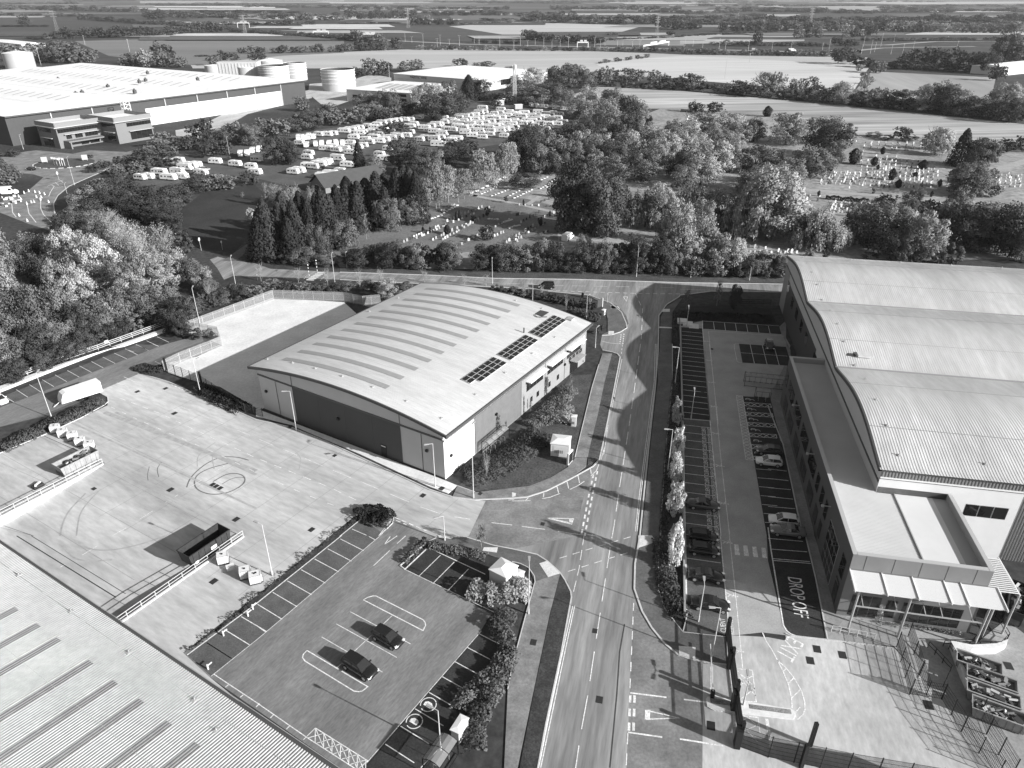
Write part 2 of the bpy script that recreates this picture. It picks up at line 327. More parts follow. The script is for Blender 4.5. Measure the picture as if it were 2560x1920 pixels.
# caravan park, cemetery grass, paths
struct('caravan_yard', GP('p 0 1060, 0 900, 300 800, 450 700, 700 690, 900 640, q 0 480, 500 400, 1000 330, 1600 240, r 500 230, 900 130, 1400 180, 2000 230, 1900 420, 1500 600, 700 720, q 1700 720, 1200 960, 600 1100, 0 1060, p 1500 1000, 900 1000, 300 1100'), .02, mat('caravan_yard_tarmac', .085, .95, .25, .1, .2, 1))
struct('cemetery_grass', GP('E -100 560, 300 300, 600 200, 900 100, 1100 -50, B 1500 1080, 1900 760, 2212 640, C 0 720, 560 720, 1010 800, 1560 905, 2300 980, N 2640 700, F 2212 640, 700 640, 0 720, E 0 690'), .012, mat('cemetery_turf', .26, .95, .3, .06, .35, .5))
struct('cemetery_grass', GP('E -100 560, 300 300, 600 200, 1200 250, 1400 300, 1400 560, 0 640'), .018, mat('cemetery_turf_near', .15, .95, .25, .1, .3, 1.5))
pth = mat('cemetery_path', .33, .9, .15, .3, .15, 2)
for s, wd in (('E 840 225, 1180 290, 1400 340, 1700 400', 2.4), ('E 860 235, 1090 100', 2), ('E 1200 290, 1470 110', 2), ('F 720 185, 1100 215, 1480 245, 1700 280, 2000 330', 4.2), ('F 1960 90, 2212 10, 2400 -40', 5),
              ('E 1340 545, 1440 530, 1560 450', 2.5), ('E 1600 510, 2100 550, F 300 600, 500 620', 3), ('F 530 610, 600 520', 1.5), ('E 1840 150, 2212 190', 2.5), ('C 320 890, 760 920', 2.5), ('E 1000 165, 1300 200', 1.5), ('C 1380 1010, 1530 1030, 1700 1090', 3)):
    tag(MB().strip(GP(s), wd, .034).build('cemetery_path', pth), kind='structure')
# fields out to the horizon
FN = [0]
def field(s, c, z, st=None, n1=.18, n2=.1, nm='field'):
    FN[0] += 1; z += FN[0] * .011
    c = round(c, 3); m = mat('soil_or_stubble_%s_%s' % (c, st), c, .95, n1, .012, n2, .12, stretch=(st, .08) if st is not None else None)
    struct(nm, GP(s), z, m)
field('N 472 155, B 0 335, 350 320, 700 312, 1500 325, 2212 350, C 1220 370, 1190 480, 1110 590, 0 505, B 1500 470, 1000 440, 300 440, A 1240 440', .40, .05, 8)
field('B 1640 412, 1840 385, 2212 358, C 1225 420, 1110 590, 600 560, 0 510, B 1980 480, 1700 440', .48, .09, 8)
field('C 1230 460, 2030 500, 2000 640, 1500 650, 1130 580', .3, .12, 80)
field('B 1480 615, 1660 555, C 0 585, 1000 670, 2212 800, 2500 830, 2500 1000, 2212 960, 1560 905, 1060 865, 1020 790, 560 745, 0 700, B 2000 700, 1700 700', .34, .08, 5, .35, .45, 'rough_meadow')
field('A 480 265, 1000 250, 1480 212, 2212 262, 2212 340, 1800 360, 1240 420, 700 360', .17, .06, 175)
field('A -300 190, -300 240, 340 245, 760 232, 1130 180, 210 110, 0 112, -300 120', .05, .05, 170)
field('B 0 165, 700 172, 1100 215, 1170 245, 700 270, 0 200, A 1500 150, 1700 160', .06, .1, 5)
field('B 700 170, 1130 143, 1960 165, 1700 235, 1160 240', .42, .14, 5)
field('B 1700 240, 2212 228, 2212 295, 1640 290', .2, .1, 5); field('B 0 118, 420 118, 440 150, 0 150', .17, .12, 5)
field('C 0 235, 300 215, 800 228, 800 265, 0 285', .34, .12, 5); field('C 1020 205, 2300 205, 2300 255, 1500 228, 1200 232', .5, .12, 5)
field('A 1150 100, 2212 170, 2212 200, 1300 160', .08, .1, 5); field('A 850 40, 1770 38, 1770 52, 900 58', .55, .2, 5)
field('B 700 98, 1400 100, 1180 140, 720 128', .12, .18, 5); field('B 1000 40, 1500 50, 1400 85, 1010 70', .09, .3, 5); field('B 1700 55, 2212 60, 2212 80, 1900 75', .16, .3, 5)
field('A 0 20, 600 12, 700 35, 0 45', .08, .4, 5); field('A 0 62, 340 62, 340 76, 0 80', .22, .2, 5); field('B 0 40, 700 38, 700 62, 0 70', .25, .3, 5)
field('C 600 45, 1200 40, 1500 75, 1000 62', .3, .3, 5); field('C 0 60, 160 60, 300 90, 0 85', .12, .3, 5); field('C 130 130, 300 135, 280 165, 120 160', .2, .2, 5)
field('B 230 20, 950 16, 950 30, 230 34', .12, .5, 5); field('B 1500 10, 2212 8, 2212 20, 1500 22', .3, .6, 5); field('C 900 14, 2212 10, 2212 24, 1500 30', .35, .6, 5)
field('A 900 8, 2212 2, 2212 18, 900 22', .3, .7, 5); field('B 0 -8, 2212 -12, 2212 0, 0 4', .3, .9, 5); field('C 0 -12, 2212 -10, 2212 0, 0 2', .35, 1.0, 5)
fr_ = random.Random(21)
for i in range(120):                         # the patchwork of small far fields
    y = 3 + 92 * fr_.random() ** 1.6; x = fr_.uniform(-300, 2500); w_ = fr_.uniform(90, 420) * (.6 + y / 90); h_ = 1.2 + y * .085 * fr_.uniform(.6, 1.3)
    field('N %.1f %.2f, %.1f %.2f, %.1f %.2f, %.1f %.2f' % (x, y, x + w_, y + fr_.uniform(-1, 1), x + w_ * fr_.uniform(.8, 1.1), y + h_, x - w_ * fr_.uniform(-.1, .15), y + h_ * fr_.uniform(.8, 1.1)), fr_.choice((.05, .07, .1, .16, .22, .34, .5)), .02)
# the motorway in its cutting
mway = mat('motorway_tarmac', .3, .9, .1, .02)
for s, wd in (('A 1900 215, B 350 262, 800 285, 1500 300, 2212 318, C 600 328, 1000 350', 14), ('C 1180 290, 1330 290, 1640 268, 2000 266, 2212 275', 12), ('C 1100 330, 1290 310, 1480 305, 1900 300', 10)):
    tag(MB().strip(GP(s), wd, .2).build('motorway', mway), kind='structure')
# ================================================================ painted markings, kerbs, ironwork
def rampz(q):
    u, w_ = uw(q)
    if not (rw0 < w_ < rw1 and WALLC < u < ru): return 0.0
    return -RD * min(1, (ru - u) / (ru - fl))
def drop(mb, up=.012):                       # paint and stains follow the ramp down
    C = Vector((0, 0, H)); o = []
    for q in mb.v:
        p = Vector(q)
        if rampz(p) < 0:
            d = p - C
            for _ in range(12): z = rampz(p) + up; p = C + d * ((z - H) / d.z)
        o.append(tuple(p))
    mb.v = o
def fine(p, st=1.5):
    o = [p[0]]
    for a, b in zip(p[:-1], p[1:]):
        n = max(1, int((b - a).length / st)); o += [a.lerp(b, (i + 1) / n) for i in range(n)]
    return o
mk = MB()
def ln(s, wd=.11, z=.034):
    for seg in s.split(';'):
        if seg.strip(): mk.strip(GP(seg, 0), wd, z)
def dash(s, on, off, wd=.12, z=.034):
    p = GP(s); d = 0.0
    for a, b in zip(p[:-1], p[1:]):
        L_ = (b - a).length; t = 0.0; dr = (b - a).normalized()
        while t < L_:
            ph = d % (on + off)
            if ph < on: e = min(on - ph, L_ - t); mk.strip([a + dr * t, a + dr * (t + e)], wd, z)
            else: e = min(on + off - ph, L_ - t)
            t += max(e, .01); d += max(e, .01)
def bays(a, b, n, c, wd=.1, z=.038, skip=(), off=0):    # n bay lines from a towards b (pixels), each as long as a->c
    A, B, C = GP(a)[0], GP(b)[0], GP(c)[0]
    v = C - A
    for i in range(n + 1):
        if i in skip: continue
        q = A + (B - A) * i / n
        mk.strip([q, q + v], wd, z)
# lower car park
bays('6 12 490', '6 603 22', 6, '6 187 597'); bays('5 1480 765', '5 1727 578', 2, '5 1660 880', skip=(2,))
bays('5 1480 765', '5 1727 578', 1, '5 1660 880'); ln('5 1606 670, 1785 780; 5 1727 578, 1831 640; 6 0 638, 72 690')
ln('6 790 -5, 855 30; 2 830 1600, 980 1665; 2 1185 1500, 1060 1659', .1, .038)
ln('5 1340 852, 6 0 487, 610 0, 2 730 1659, 920 1505', .16, .04); ln('5 1510 1005, 6 0 748, 70 690, 900 -10, 2 1190 1500', .08, .04)
bays('6 1222 92', '6 1520 237', 3, '6 1065 240', skip=(0,)); ln('6 1245 90, 1640 275', .12, .04); ln('6 1222 92, 1065 240', .2, .04); ln('6 1030 215, 1065 240, 1500 450', .08, .04); ln('6 1500 450, 1710 550', .08, .04)
bays('6 1595 700', '6 925 1490', 7, '6 1785 797'); ln('6 1612 680, 795 1620', .08, .04); ln('6 1320 1510, 1180 1659', .1)
ln('6 768 458, 1195 678, 1213 640, 1210 620, 1195 600, 858 430, 835 430, 800 440, 768 458', .13); ln('6 365 820, 800 1080, 760 1110, 735 1115, 700 1110, 350 895, 333 870, 340 845, 365 820', .13)
ln('6 675 543, 1105 773; 6 575 630, 1007 870; 6 470 723, 905 975; 6 975 570, 580 943', .09)
ln('6 840 215, 957 105; 6 1010 55, 1070 0; 6 918 62, 960 5; 6 918 62, 1010 0; 2 1060 1659, 1130 1600', .12)
ln('5 1530 990, 1831 1190, 6 0 1190, 360 1440, 700 1659, 800 1725', .1, .04)
for x, y in ((1612, 1083), (1718, 1155)): ln('5 %d %d, %d %d' % (x, y, x + 22, y - 18), .12)
for x, y in ((0, 1225), (103, 1303), (218, 1383)): ln('6 %d %d, %d %d' % (x, y, x + 25, y - 26), .12)
ln('6 425 1375, 800 1610, 740 1659; 6 425 1375, 338 1460', .1, .042)          # hatched box by the wall
for i in range(7): 
    x = 425 + i * 60; y = 1375 + i * 38
    ln('6 %d %d, %d %d' % (x, y, x - 5 + 3, y + 105), .1, .043)
    if i < 6: ln('6 %d %d, %d %d; 6 %d %d, %d %d' % (x, y, x + 55, y + 130, x - 50, y + 70, x + 62, y + 38), .09, .044)
# EV roundels on the bays
def arc(c, r, a0, a1, wd, z=.04, n=14): mk.strip([c + Vector((math.cos(R(a0 + (a1 - a0) * i / n)) * r, math.sin(R(a0 + (a1 - a0) * i / n)) * r, 0)) for i in range(n + 1)], wd, z)
for x, y in ((1233, 1207), (1133, 1327)):
    c = g1('6', x, y); arc(c, .85, 20, 190, .1); arc(c, .85, 215, 375, .1)
    p = [(-.45, -.3), (.45, -.3), (.5, .1), (.25, .32), (-.25, .32), (-.5, .1)]; aa = R(-32)
    mk.flat([(c.x + a * math.cos(aa) - b * math.sin(aa), c.y + a * math.sin(aa) + b * math.cos(aa)) for a, b in p], .042)
# top-left bays
for x, y, x2, y2 in ((140, 395, 240, 460), (255, 352, 353, 415), (367, 310, 467, 370), (477, 268, 578, 327), (583, 230, 685, 287), (688, 190, 792, 247), (790, 152, 893, 207), (889, 114, 995, 169), (988, 80, 1096, 130), (1082, 42, 1190, 95), (1177, 5, 1282, 57), (1320, 0, 1370, 22), (20, 440, 120, 503)):
    ln('1 %d %d, %d %d' % (x, y, x2, y2), .1, .03)
ln('D 810 1218, 860 1235; D 875 1188, 955 1225; D 942 1163, 1020 1198; D 1010 1137, 1087 1173; 1 1340 152, 1400 180', .1, .03)
# yard
dash('1 960 540, 1500 560, 2 0 985, 1000 1415', .01, 99); dash('1 1040 470, 1380 600, 1690 745, 2212 985, 2 0 985, 640 1240, 1000 1415', 1.6, 1.6, .14)
dash('1 960 545, 1250 680, 1600 830, 1900 960, 2 0 1110, 400 1290, 760 1430', 1.2, 2.2, .12)
ln('1 1560 540, 1640 575; 1 1710 600, 1810 643; 1 1870 670, 1960 705; 1 2050 745, 2160 790; 2 30 825, 150 877; 2 235 910, 355 962; 2 425 990, 575 1055; 2 665 1092, 820 1157; 2 905 1190, 1065 1257; 2 1160 1298, 1322 1367; 2 1420 1408, 1590 1467; 2 1715 1495, 1850 1515', .11)
dash('1 1940 1055, 1630 1245, 1090 1590, 970 1659, 5 780 20, 610 125, 430 225', 2.2, 2.2, .1)
dash('1 1010 335, 1110 380', 2, .1, .1); dash('1 1480 350, 1690 440', .6, .5, .3)
for a in ('2 1200 1500, 1480 1620', '2 1210 1525, 1300 1562'): dash(a, .8, .5, .16, .04)
# junction on the left
ln('3 300 1505, 530 1510, 515 1558, 300 1505; 3 330 1508, 520 1550; 3 500 1512, 500 1552; 3 512 1512, 510 1552', .16)
ln('3 85 1577, 285 1603; 3 395 1620, 590 1648, 620 1652; 2 2035 1545, 2212 1565; 3 0 1358, 160 1355; 3 -30 1350, 20 1345', .12)
ln('3 258 1338, 330 1325, 415 1292; 3 275 1292, 272 1325; 3 388 1232, 402 1287; 3 475 1190, 490 1250; 3 570 1138, 583 1200; 3 500 1258, 570 1225, 625 1187; 3 680 1080, 683 1123; 3 683 1140, 730 1095, 750 1040; 3 122 1350, 140 1330', .14)
for a in ('3 738 1100, 690 1330, 628 1659', '3 703 1130, 660 1330, 598 1659'): dash(a, .95, .75, .26)
ln('3 840 560, 795 900, 770 1000; 3 950 130, 860 570', .09)
ln('3 830 700, 795 950; 3 812 760, 790 958', .09)
dash('3 1110 0, 1055 410, 1010 720, 930 1230, 880 1580, 7 705 60, 625 590, 585 850, 545 1120, 490 1420, 455 1659, 440 1740', 4.2, 1.9, .12)
dash('7 515 0, 480 230, 440 400', 2, 1, .1)
ln('7 435 500, 360 840, 250 1360, 190 1659; 7 448 500, 372 860, 263 1380, 205 1659', .12)   # double lines
for o in (0, 14): ln('3 %d 0, %d 330, %d 640, %d 1120, %d 1420, %d 1620' % (1250 - 12 + o, 1242 - 14 + o, 1200 - 14 + o, 1135 - 12 + o, 1100 - 14 + o, 1080 - 14 + o), .1)
dash('7 340 160, 600 80, 865 2', 1.1, .9, .12); dash('7 400 255, 620 185, 830 120', 1.1, .9, .12)
dash('7 870 480, 842 1110', 1.3, 1.0, .13); dash('7 828 1410, 815 1659, 812 1740', 1.3, 1.0, .13)
for a in ('7 845 1140, 835 1400', '7 877 1140, 868 1400'): dash(a, .95, .75, .28)
ln('7 845 1123, 1105 1155; 7 830 1405, 1075 1440; 7 1228 1170, 1390 1190; 7 1200 1453, 1510 1502', .18)
mk.flat([q for q in GP('7 950 1245, 990 1245, 985 1310, 948 1315')], .04); ln('7 965 1250, 1190 1303, 960 1312', .2, .042)
ln('g 1200 170', .1) if False else None
dash('E 1340 838, 1500 845, 1900 858, 2212 862', 1.1, .8, .2); dash('E 0 745, 600 770, 1000 790, 1400 808, 2212 822', 3.5, 2.2, .11)
dash('E 1900 858, 1945 960, 1943 1030, 1935 1180', 3, 2, .12)
ln('E 1822 880, 1848 880, 1842 910, 1822 880', .2); ln('g 1830 1060, 1960 1090, 2190 1110', .12)
for a in ('g 2160 940, 2140 1110', 'g 2212 930, 2190 1110'): dash(a, .7, .5, .22)
dash('g 2185 1120, 2160 1300', 1, .8, .12); ln('F 0 832, 200 838, 440 842', .12)
for i in range(6):                           # zebra crossing far along the cross road
    ln('D %d %d, %d %d' % (2040 - i * 14, 725 + i * 9, 2090 - i * 14, 727 + i * 9), .75)
dash('D 1985 730, 1950 770', .6, .6, .15); dash('D 2100 733, 2060 775', .6, .6, .15)
# roundabout approach
ln('y 600 1000, 560 1060, 540 1110; y 450 1160, 450 1240, 480 1310, 570 1400; y 300 1200, 320 1300, 400 1400; y 130 1190, 140 1290, 180 1340; y 590 1180, 600 1270, 630 1330', .25, .05)
ln('y 520 1000, 700 930; y 540 1035, 700 1000; y 610 955, 650 990; y 570 985, 600 1000; y 670 935, 700 960', .2, .05)
# right-hand car park
ln('j 360 225, 400 1659; 3 1450 0, 1478 640, 1495 1659; 7 1240 0, 1250 575', .18, .045)
ln('j 690 130, 690 250, 800 1610; 3 1655 0, 1710 660, 1805 1659; 7 1490 0, 1545 590', .14, .045)
for i in range(19): pass
A_ = g1('j', 378, 287); B_ = g1('3', 1485, 590); n = 17
for i in range(n + 1):
    q = A_ + (B_ - A_) * i / n; e = GP('j 685 317')[0] - GP('j 378 287')[0]; mk.strip([q, q + e], .1, .04)
ys = [g1('3', 1483, 700), g1('3', 1497, 1455)]; n = 10; e = GP('3 1710 725')[0] - GP('3 1483 700')[0]
for i in range(16):
    q = ys[0] + (ys[1] - ys[0]) * i / n; mk.strip([q, q + e], .1, .04)
    if i < 14 and i not in (13,):
        c = q + (ys[1] - ys[0]) / n * .5 + e * .90
        text_geo(mk, 'CLIENT', .95, c - e.normalized() * .62, A79, .72, .042); text_geo(mk, 'RESERVED', .85, c + e.normalized() * .32, A79, .66, .042)
q = g1('7', 1510, 640); text_geo(mk, 'CLIENT', .95, q, A79, .72, .042); text_geo(mk, 'RESERVED', .85, q + e.normalized() * .95, A79, .66, .042)
ln('j 780 290, 1240 315, 1900 360; j 778 290, 920 1659; 3 1705 0, 1745 370, 1800 950, 1880 1659; 7 1555 0, 1595 380, 1650 945', .1, .03)
for f, x, y in (('j', 745, 435), ('j', 778, 718), ('j', 812, 1043), ('j', 845, 1400), ('3', 1757, 775), ('3', 1788, 1053), ('3', 1820, 1377), ('7', 1530, 45), ('7', 1567, 425), ('7', 1605, 820)):
    c = g1(f, x, y); u = U79; v_ = W79                      # walking figure
    def P_(a, b): return c + u * a * .62 + v_ * b * .62
    mk.strip([P_(.55, -.9), P_(.1, -.1), P_(-.1, .9)], .13, .033); mk.strip([P_(.1, -.1), P_(-.6, -.75)], .13, .0335); mk.strip([P_(.6, .5), P_(.05, .55), P_(-.45, .1)], .11, .0338)
    mk.flat([P_(-.1 + .2 * math.cos(t), 1.25 + .2 * math.sin(t)) for t in [i * math.pi / 4 for i in range(8)]], .033)
for i in range(6):
    a = g1('j', 850 + i * 162.5, 148 + i * 11.5); b_ = g1('j', 866 + i * 165, 266 + i * 12); mk.strip([a, b_], .1, .04)
ln('j 690 252, 1860 336; j 690 136, 1825 208', .1, .042)
ln('j 1393 480, 1457 765; j 1573 492, 1645 778; j 1748 510, 1825 792; j 1250 605, 1945 655', .1, .04); ln('j 1228 472, 1180 472, 1158 480, 1165 560, 1200 730, 1230 750, 1280 752', .1, .04)
def hatch(a, b, c, n, wd=.09):               # a-b one long side, c opposite a: crossed diagonals
    A, B, C = GP(a)[0], GP(b)[0], GP(c)[0]; v = C - A
    mk.strip([A, B], wd, .04); mk.strip([A + v, B + v], wd, .041); mk.strip([A, A + v], wd, .042); mk.strip([B, B + v], wd, .042)
    for i in range(n):
        p = A + (B - A) * i / n; q = A + (B - A) * (i + 1) / n; mk.strip([p, q + v], wd, .043); mk.strip([p + v, q], wd, .0435)
hatch('h 142 890', '3 2020 1000', 'h 250 900', 22)
for y, x in ((1010, 275), (1178, 305), (1355, 340), (1540, 370)): hatch('h %d %d' % (x, y), 'h %d %d' % (x + 460, y + 28), 'h %d %d' % (x + 12, y + 62), 4)
hatch('3 2068 868', '3 2280 885', '3 2073 905', 3); hatch('3 2085 970', '3 2300 985', '3 2090 1000', 3)
for x, y in ((345, 960), (375, 1128), (405, 1303), (440, 1485), (0, 0), (0, 0)):
    c = g1('h', x, y) if x else None
    if c is None: continue
    arc(c, .42, -60, 200, .1); mk.strip([c + U79 * .1 - W79 * .5, c + W79 * .9 + U79 * .1], .1, .041); mk.strip([c + W79 * .9 + U79 * .1, c + W79 * 1.15 - U79 * .3], .1, .042)
for x, y in ((2110, 838), (2118, 943)):
    c = g1('3', x, y); arc(c, .42, -60, 200, .1); mk.strip([c - W79 * .4, c + W79 * .9], .1, .041)
for i in range(7): ln('3 %d %d, %d %d' % (2108 + i * 13, 1080 + i * 77, 2240 + i * 13, 1091 + i * 77), .1, .04)
ln('4 0 1080, 160 1100; 4 0 1163, 175 1182; 4 0 1243, 195 1260; 4 0 1320, 215 1342; 4 0 1405, 235 1425; 8 0 18, 250 40; 8 20 95, 280 115; 8 32 163, 300 185; 8 36 176, 305 198', .1, .04)
ln('8 0 -60, 20 95, 110 640, 130 675, 160 700, 200 716, 425 742', .16, .045)
text_geo(mk, 'DROP OFF', 2.5, g1('8', 208, 435), A79 + 180 - 1, .6, .045)
text_geo(mk, 'EXIT', 2.9, g1('i', 1165, 280), 229, .62, .036)
for i in range(4): mk.flat(GP('7 %d %d, %d %d, %d %d, %d %d' % (1588 + i * 65, 60 + i * 8, 1618 + i * 65, 62 + i * 8, 1630 + i * 65, 140 + i * 7, 1595 + i * 65, 136 + i * 7)), .036)
ln('i 855 95, 900 200, 960 290, 1030 420, 1090 540, 1150 680, 1190 850, 1198 970; i 1030 420, 1130 510, 1220 620, 8 200 1040, 240 1110, 262 1190, 265 1240, 250 1280, 210 1315', .14, .036)
ln('i 1095 545, 1135 510; i 1150 690, 1220 620; i 1195 850, 1290 760; i 1235 1020, 1290 960', .14, .038)
ln('i 565 515, 740 535, 785 900, 560 885; i 570 540, 770 790; i 580 690, 740 600; i 570 720, 640 680; i 590 560, 740 700; i 600 870, 775 740; i 590 620, 780 830', .12, .036)
ln('i 620 1060, 805 1078, 830 1260; i 690 1075, 810 1190; i 640 1240, 810 1160; i 620 1120, 700 1070; i 640 1190, 800 1360', .12, .036)
ln('i 270 490, 272 840; i 905 1095, 935 1270, 960 1430; i 485 520, 500 740; i 530 1010, 545 1190', .35, .036)
ln('1 1040 340, 1110 375; 1 1070 285, 1160 325', .12)
drop(mk); tag(mk.build('road_markings', M_white), kind='structure')
# kerbs
kb = MB()
def kerb(s, wd=.16, z=.12):
    for seg in s.split(';'):
        p = GP(seg)
        for a, b in zip(p[:-1], p[1:]): kb.bar(a, b, wd, z)
kerb('N 1325 2050, N 1345 1920, N 1364 1815, 1402 1637, 1428.5 1494, 7 420 400, 380 320, 340 260, 250 180, 180 135, 0 95, 6 1700 70, 1500 10, 1400 0, 1290 15, 1215 50, 1030 215, 1065 240')
kerb('1 1190 262, 1330 290, 1460 330, 1700 440, 1900 520, 2212 655, 2 300 720, 600 840, 900 980, 1200 1120, 1500 1260, 1700 1325, 1890 1350, 3 0 1335, 130 1325, 300 1270, 500 1170, 700 1060, 755 1000, 795 820, 860 500, 935 110, g 2140 1330, 2100 1280, 2010 1250, 1840 1215', .2)
kerb('g 1830 960, 2000 950, 2150 900, E 1845 1080, 1840 1050, 1810 980, 1740 920, 1600 870, 1340 845, 1250 830, 600 800, 0 770', .2); kerb('E 0 722, 600 742, 1000 762, 1500 768, 2212 790, F 700 800', .25)
kerb('F 690 850, 200 845, 0 870, E 2180 880, 2100 930, 2050 1000, 2045 1235, 3 1235 400, 1180 900, 1130 1400, 1105 1659, 7 880 200, 875 380, 930 540, 1000 660, 1090 770, 1190 855, 1370 905, 1540 925', .22)
kerb('3 1385 0, 1385 330, 1330 900, 1295 1400, 1280 1659, 7 1048 180, 1048 390, 1090 520, 1222 690, 1535 725; 3 1285 1659, 1290 1400', .1)
kerb('1 0 945, 420 770, 700 640, 900 530, 935 500, 930 460, 840 412; 7 -30 1100, 0 940, 90 600, 165 330, 160 290, 120 230, 60 200, 0 185', .12)
kerb('2 1890 1280, 1740 1228; 3 545 980, 690 380, 750 180; 2 850 1490, 900 1450, 1000 1432, 1100 1450, 1190 1500, 1180 1550, 1130 1600', .12)
kerb('8 125 700, 160 715, 430 745, 760 785, 900 805; 8 425 742, 340 300, 270 10; 4 0 540, 130 870, 300 1659', .15); kerb('7 1222 690, 1250 575', .12)
kerb('y 640 1440, 600 1280, 590 1190, 640 1100, 760 1000, 1100 850, 1400 700', .2)
tag(kb.build('kerbs', M_kerb), kind='structure')
for i in range(24):                           # chevron stones round the island
    a = math.pi + i * math.pi / 23; mb = MB(); c = RBC + Vector((math.cos(a) * 12.7, math.sin(a) * 11.2, 0))
    if i % 2 == 0:
        tag(mb.box(c, (2.0, .5, .22), math.degrees(math.atan2(11.2 * math.cos(a), -12.7 * math.sin(a)))).build('kerb_stones', M_kerb), 'white kerb stone in the ring round the far roundabout island, %s from its left end' % nth(i // 2), 'kerb stone', 'white kerb stones ringing the roundabout')
# manhole covers
for i, (f, x, y, s_) in enumerate((('1', 1187, 412, 1), ('1', 1430, 385, 1), ('1', 1507, 600, 1.1), ('1', 822, 1246, 1.1), ('1', 1473, 1260, 1.1), ('1', 1838, 1215, .95), ('1', 1868, 1230, .95), ('1', 1902, 1247, .95), ('1', 2040, 1516, 1.1),
        ('2', 300, 718, 1), ('2', 680, 965, .8), ('2', 1605, 1253, 1), ('2', 1442, 1310, 1), ('2', 480, 1605, 1), ('5', 1529, 325, 1.1), ('8', 350, 810, 1.2), ('8', 302, 892, 1.2), ('8', 532, 852, 1.2), ('8', 1147, 1210, 1.3), ('7', 1423, 1358, 1.2),
        ('7', 626, 1172, 1), ('7', 594, 680, .8), ('7', 153, 765, 1.0), ('8', 1720, 930, 1.2), ('2', 1937, 1297, .8), ('j', 828, 549, .8), ('3', 265, 1556, .8), ('j', 692, 1193, .9))):
    rg = '28'.find(f) >= 0; c = g1(f, x, y); c.z = .115 if (f, x) in (('7', 153), ('2', 300), ('2', 1605), ('2', 1937)) else .03
    ang = A79 if f in '8j' else (77 if f == '7' or f == '3' else A58)
    pl = ['concrete yard beside the warehouse', 'concrete apron', 'asphalt road', 'parking area'][{'1': 0, '2': 0, '5': 0, '8': 1, '7': 2, '3': 2, 'j': 3}[f]]
    if rampz(c) < 0: d_ = c - Vector((0, 0, H)); c = Vector((0, 0, H)) + d_ * ((rampz(c) + .02 - H) / d_.z)
    later(MB().box((c.x, c.y, c.z - .02), (s_ * .88, s_ * .7, .035), ang).build('manhole_cover', M_iron), 'dark manhole cover in the ' + pl + ', {n}', 'manhole cover', 'dark manhole covers')
# tyre marks and expansion joints
rub = mat('tyre_rubber_mark', .16, .8, .3, 1); tm = MB()
TZ = [.0165]
def rm(s, wd=.16): TZ[0] += .0005; tm.strip(fine(GP(s)), wd, TZ[0])
def sm(s, wd=.22, n=6):                      # smooth curve through the points
    p = GP(s); o = []
    for i in range(len(p) - 1):
        a = p[max(i - 1, 0)]; b = p[i]; c = p[i + 1]; d = p[min(i + 2, len(p) - 1)]
        for j in range(n):
            t = j / n; o.append(.5 * ((2 * b) + (c - a) * t + (2 * a - 5 * b + 4 * c - d) * t * t + (3 * b - a - 3 * c + d) * t ** 3))
    o.append(p[-1]); TZ[0] += .0005; tm.strip(o, wd, TZ[0])
sm('1 2150 1005, 2050 980, 1920 978, 1800 1025, 1700 1100, 1640 1170, 1612 1240'); sm('1 2090 1048, 2040 1020, 1920 1045, 1800 1080, 1710 1130, 1680 1190, 1700 1250, 1780 1290, 1880 1298, 1990 1275, 2080 1225, 2115 1180, 2100 1140, 2040 1120, 1950 1130, 1840 1190')
sm('1 1920 1210, 1990 1170, 2060 1152, 2112 1160, 2110 1200, 2060 1245', .14); sm('1 1395 1020, 1360 1080, 1372 1150', .12); sm('1 1290 1060, 1275 1130, 1280 1180', .1)
rub2 = mat('faint_tyre_mark', .37, .85, .2, 1)
drop(tm); tag(tm.build('tyre_marks', rub), kind='structure')
tm = MB(); sm('1 860 1265, 760 1370, 690 1480, 660 1659', .2); sm('1 740 1290, 600 1440, 540 1560, 520 1659', .25); sm('1 1860 850, 1720 960, 1705 1060', .15); sm('1 1930 880, 1840 960, 1850 1080', .15); sm('5 540 30, 640 90, 800 100, 1000 60, 1180 0', .25); sm('5 440 60, 520 150, 640 180, 800 170', .25)
rm('1 905 590, 2212 1100', .9); rm('1 600 670, 2212 1420', .35); rm('1 0 1025, 400 1200', .1); sm('2 340 930, 385 990, 370 1090', .1); sm('1 1000 590, 1250 700, 1600 860, 1900 990, 2212 1130', .5)
drop(tm); tag(tm.build('tyre_marks', rub2), kind='structure')
jm = MB()
for k in range(1, 9):                          # slab joints of the yard
    u_ = uw(g1('1', 960, 545))[0] - k * 6.2; a_ = rw1 + 12 if u_ > ru else rw1 + 10
    jm.strip(fine([fuw(u_, uw(g1('5', 1700, 200))[1] - (2 if k > 4 else -9)), fuw(u_, uw(g1('1', 100, 900))[1] + 3)]), .05, .0145)
for k in range(11): w_ = rw1 + 6 - k * 6.0; jm.strip(fine([fuw(ru - 8, w_), fuw(ru + 26, w_)]), .05, .0147)
drop(jm); tag(jm.build('slab_joints', mat('joint_sealant', .24, .9, .3, 1)), kind='structure')
tm = MB(); fwd = lambda u, a, b: tm.strip([fuw(u, a), fuw(u, b)], .07, .017)
uu = [g1('5', 225, 0).dot(U58), g1('5', 120, 0).dot(U58)]
tm.strip(fine([g1('5', 225, 0), g1('5', 900, 415)]), .08, .028); tm.strip(fine([g1('5', 120, 0), g1('5', 830, 440)]), .14, .0285)
tm.strip([g1('1', 380, 795), g1('1', 905, 1030)], .08, .028); tm.strip([g1('1', 0, 1560), g1('1', 290, 1659)], .06, .029)
drop(tm); tag(tm.build('expansion_joints', M_iron), kind='structure')
tm = MB(); tm.strip(GP('7 700 1659, 750 1130, 770 830, 805 630'), .15, .0245)
tag(tm.build('road_patch_seam', mat('bitumen_seam', .06, .8, .3, 2)), kind='structure')
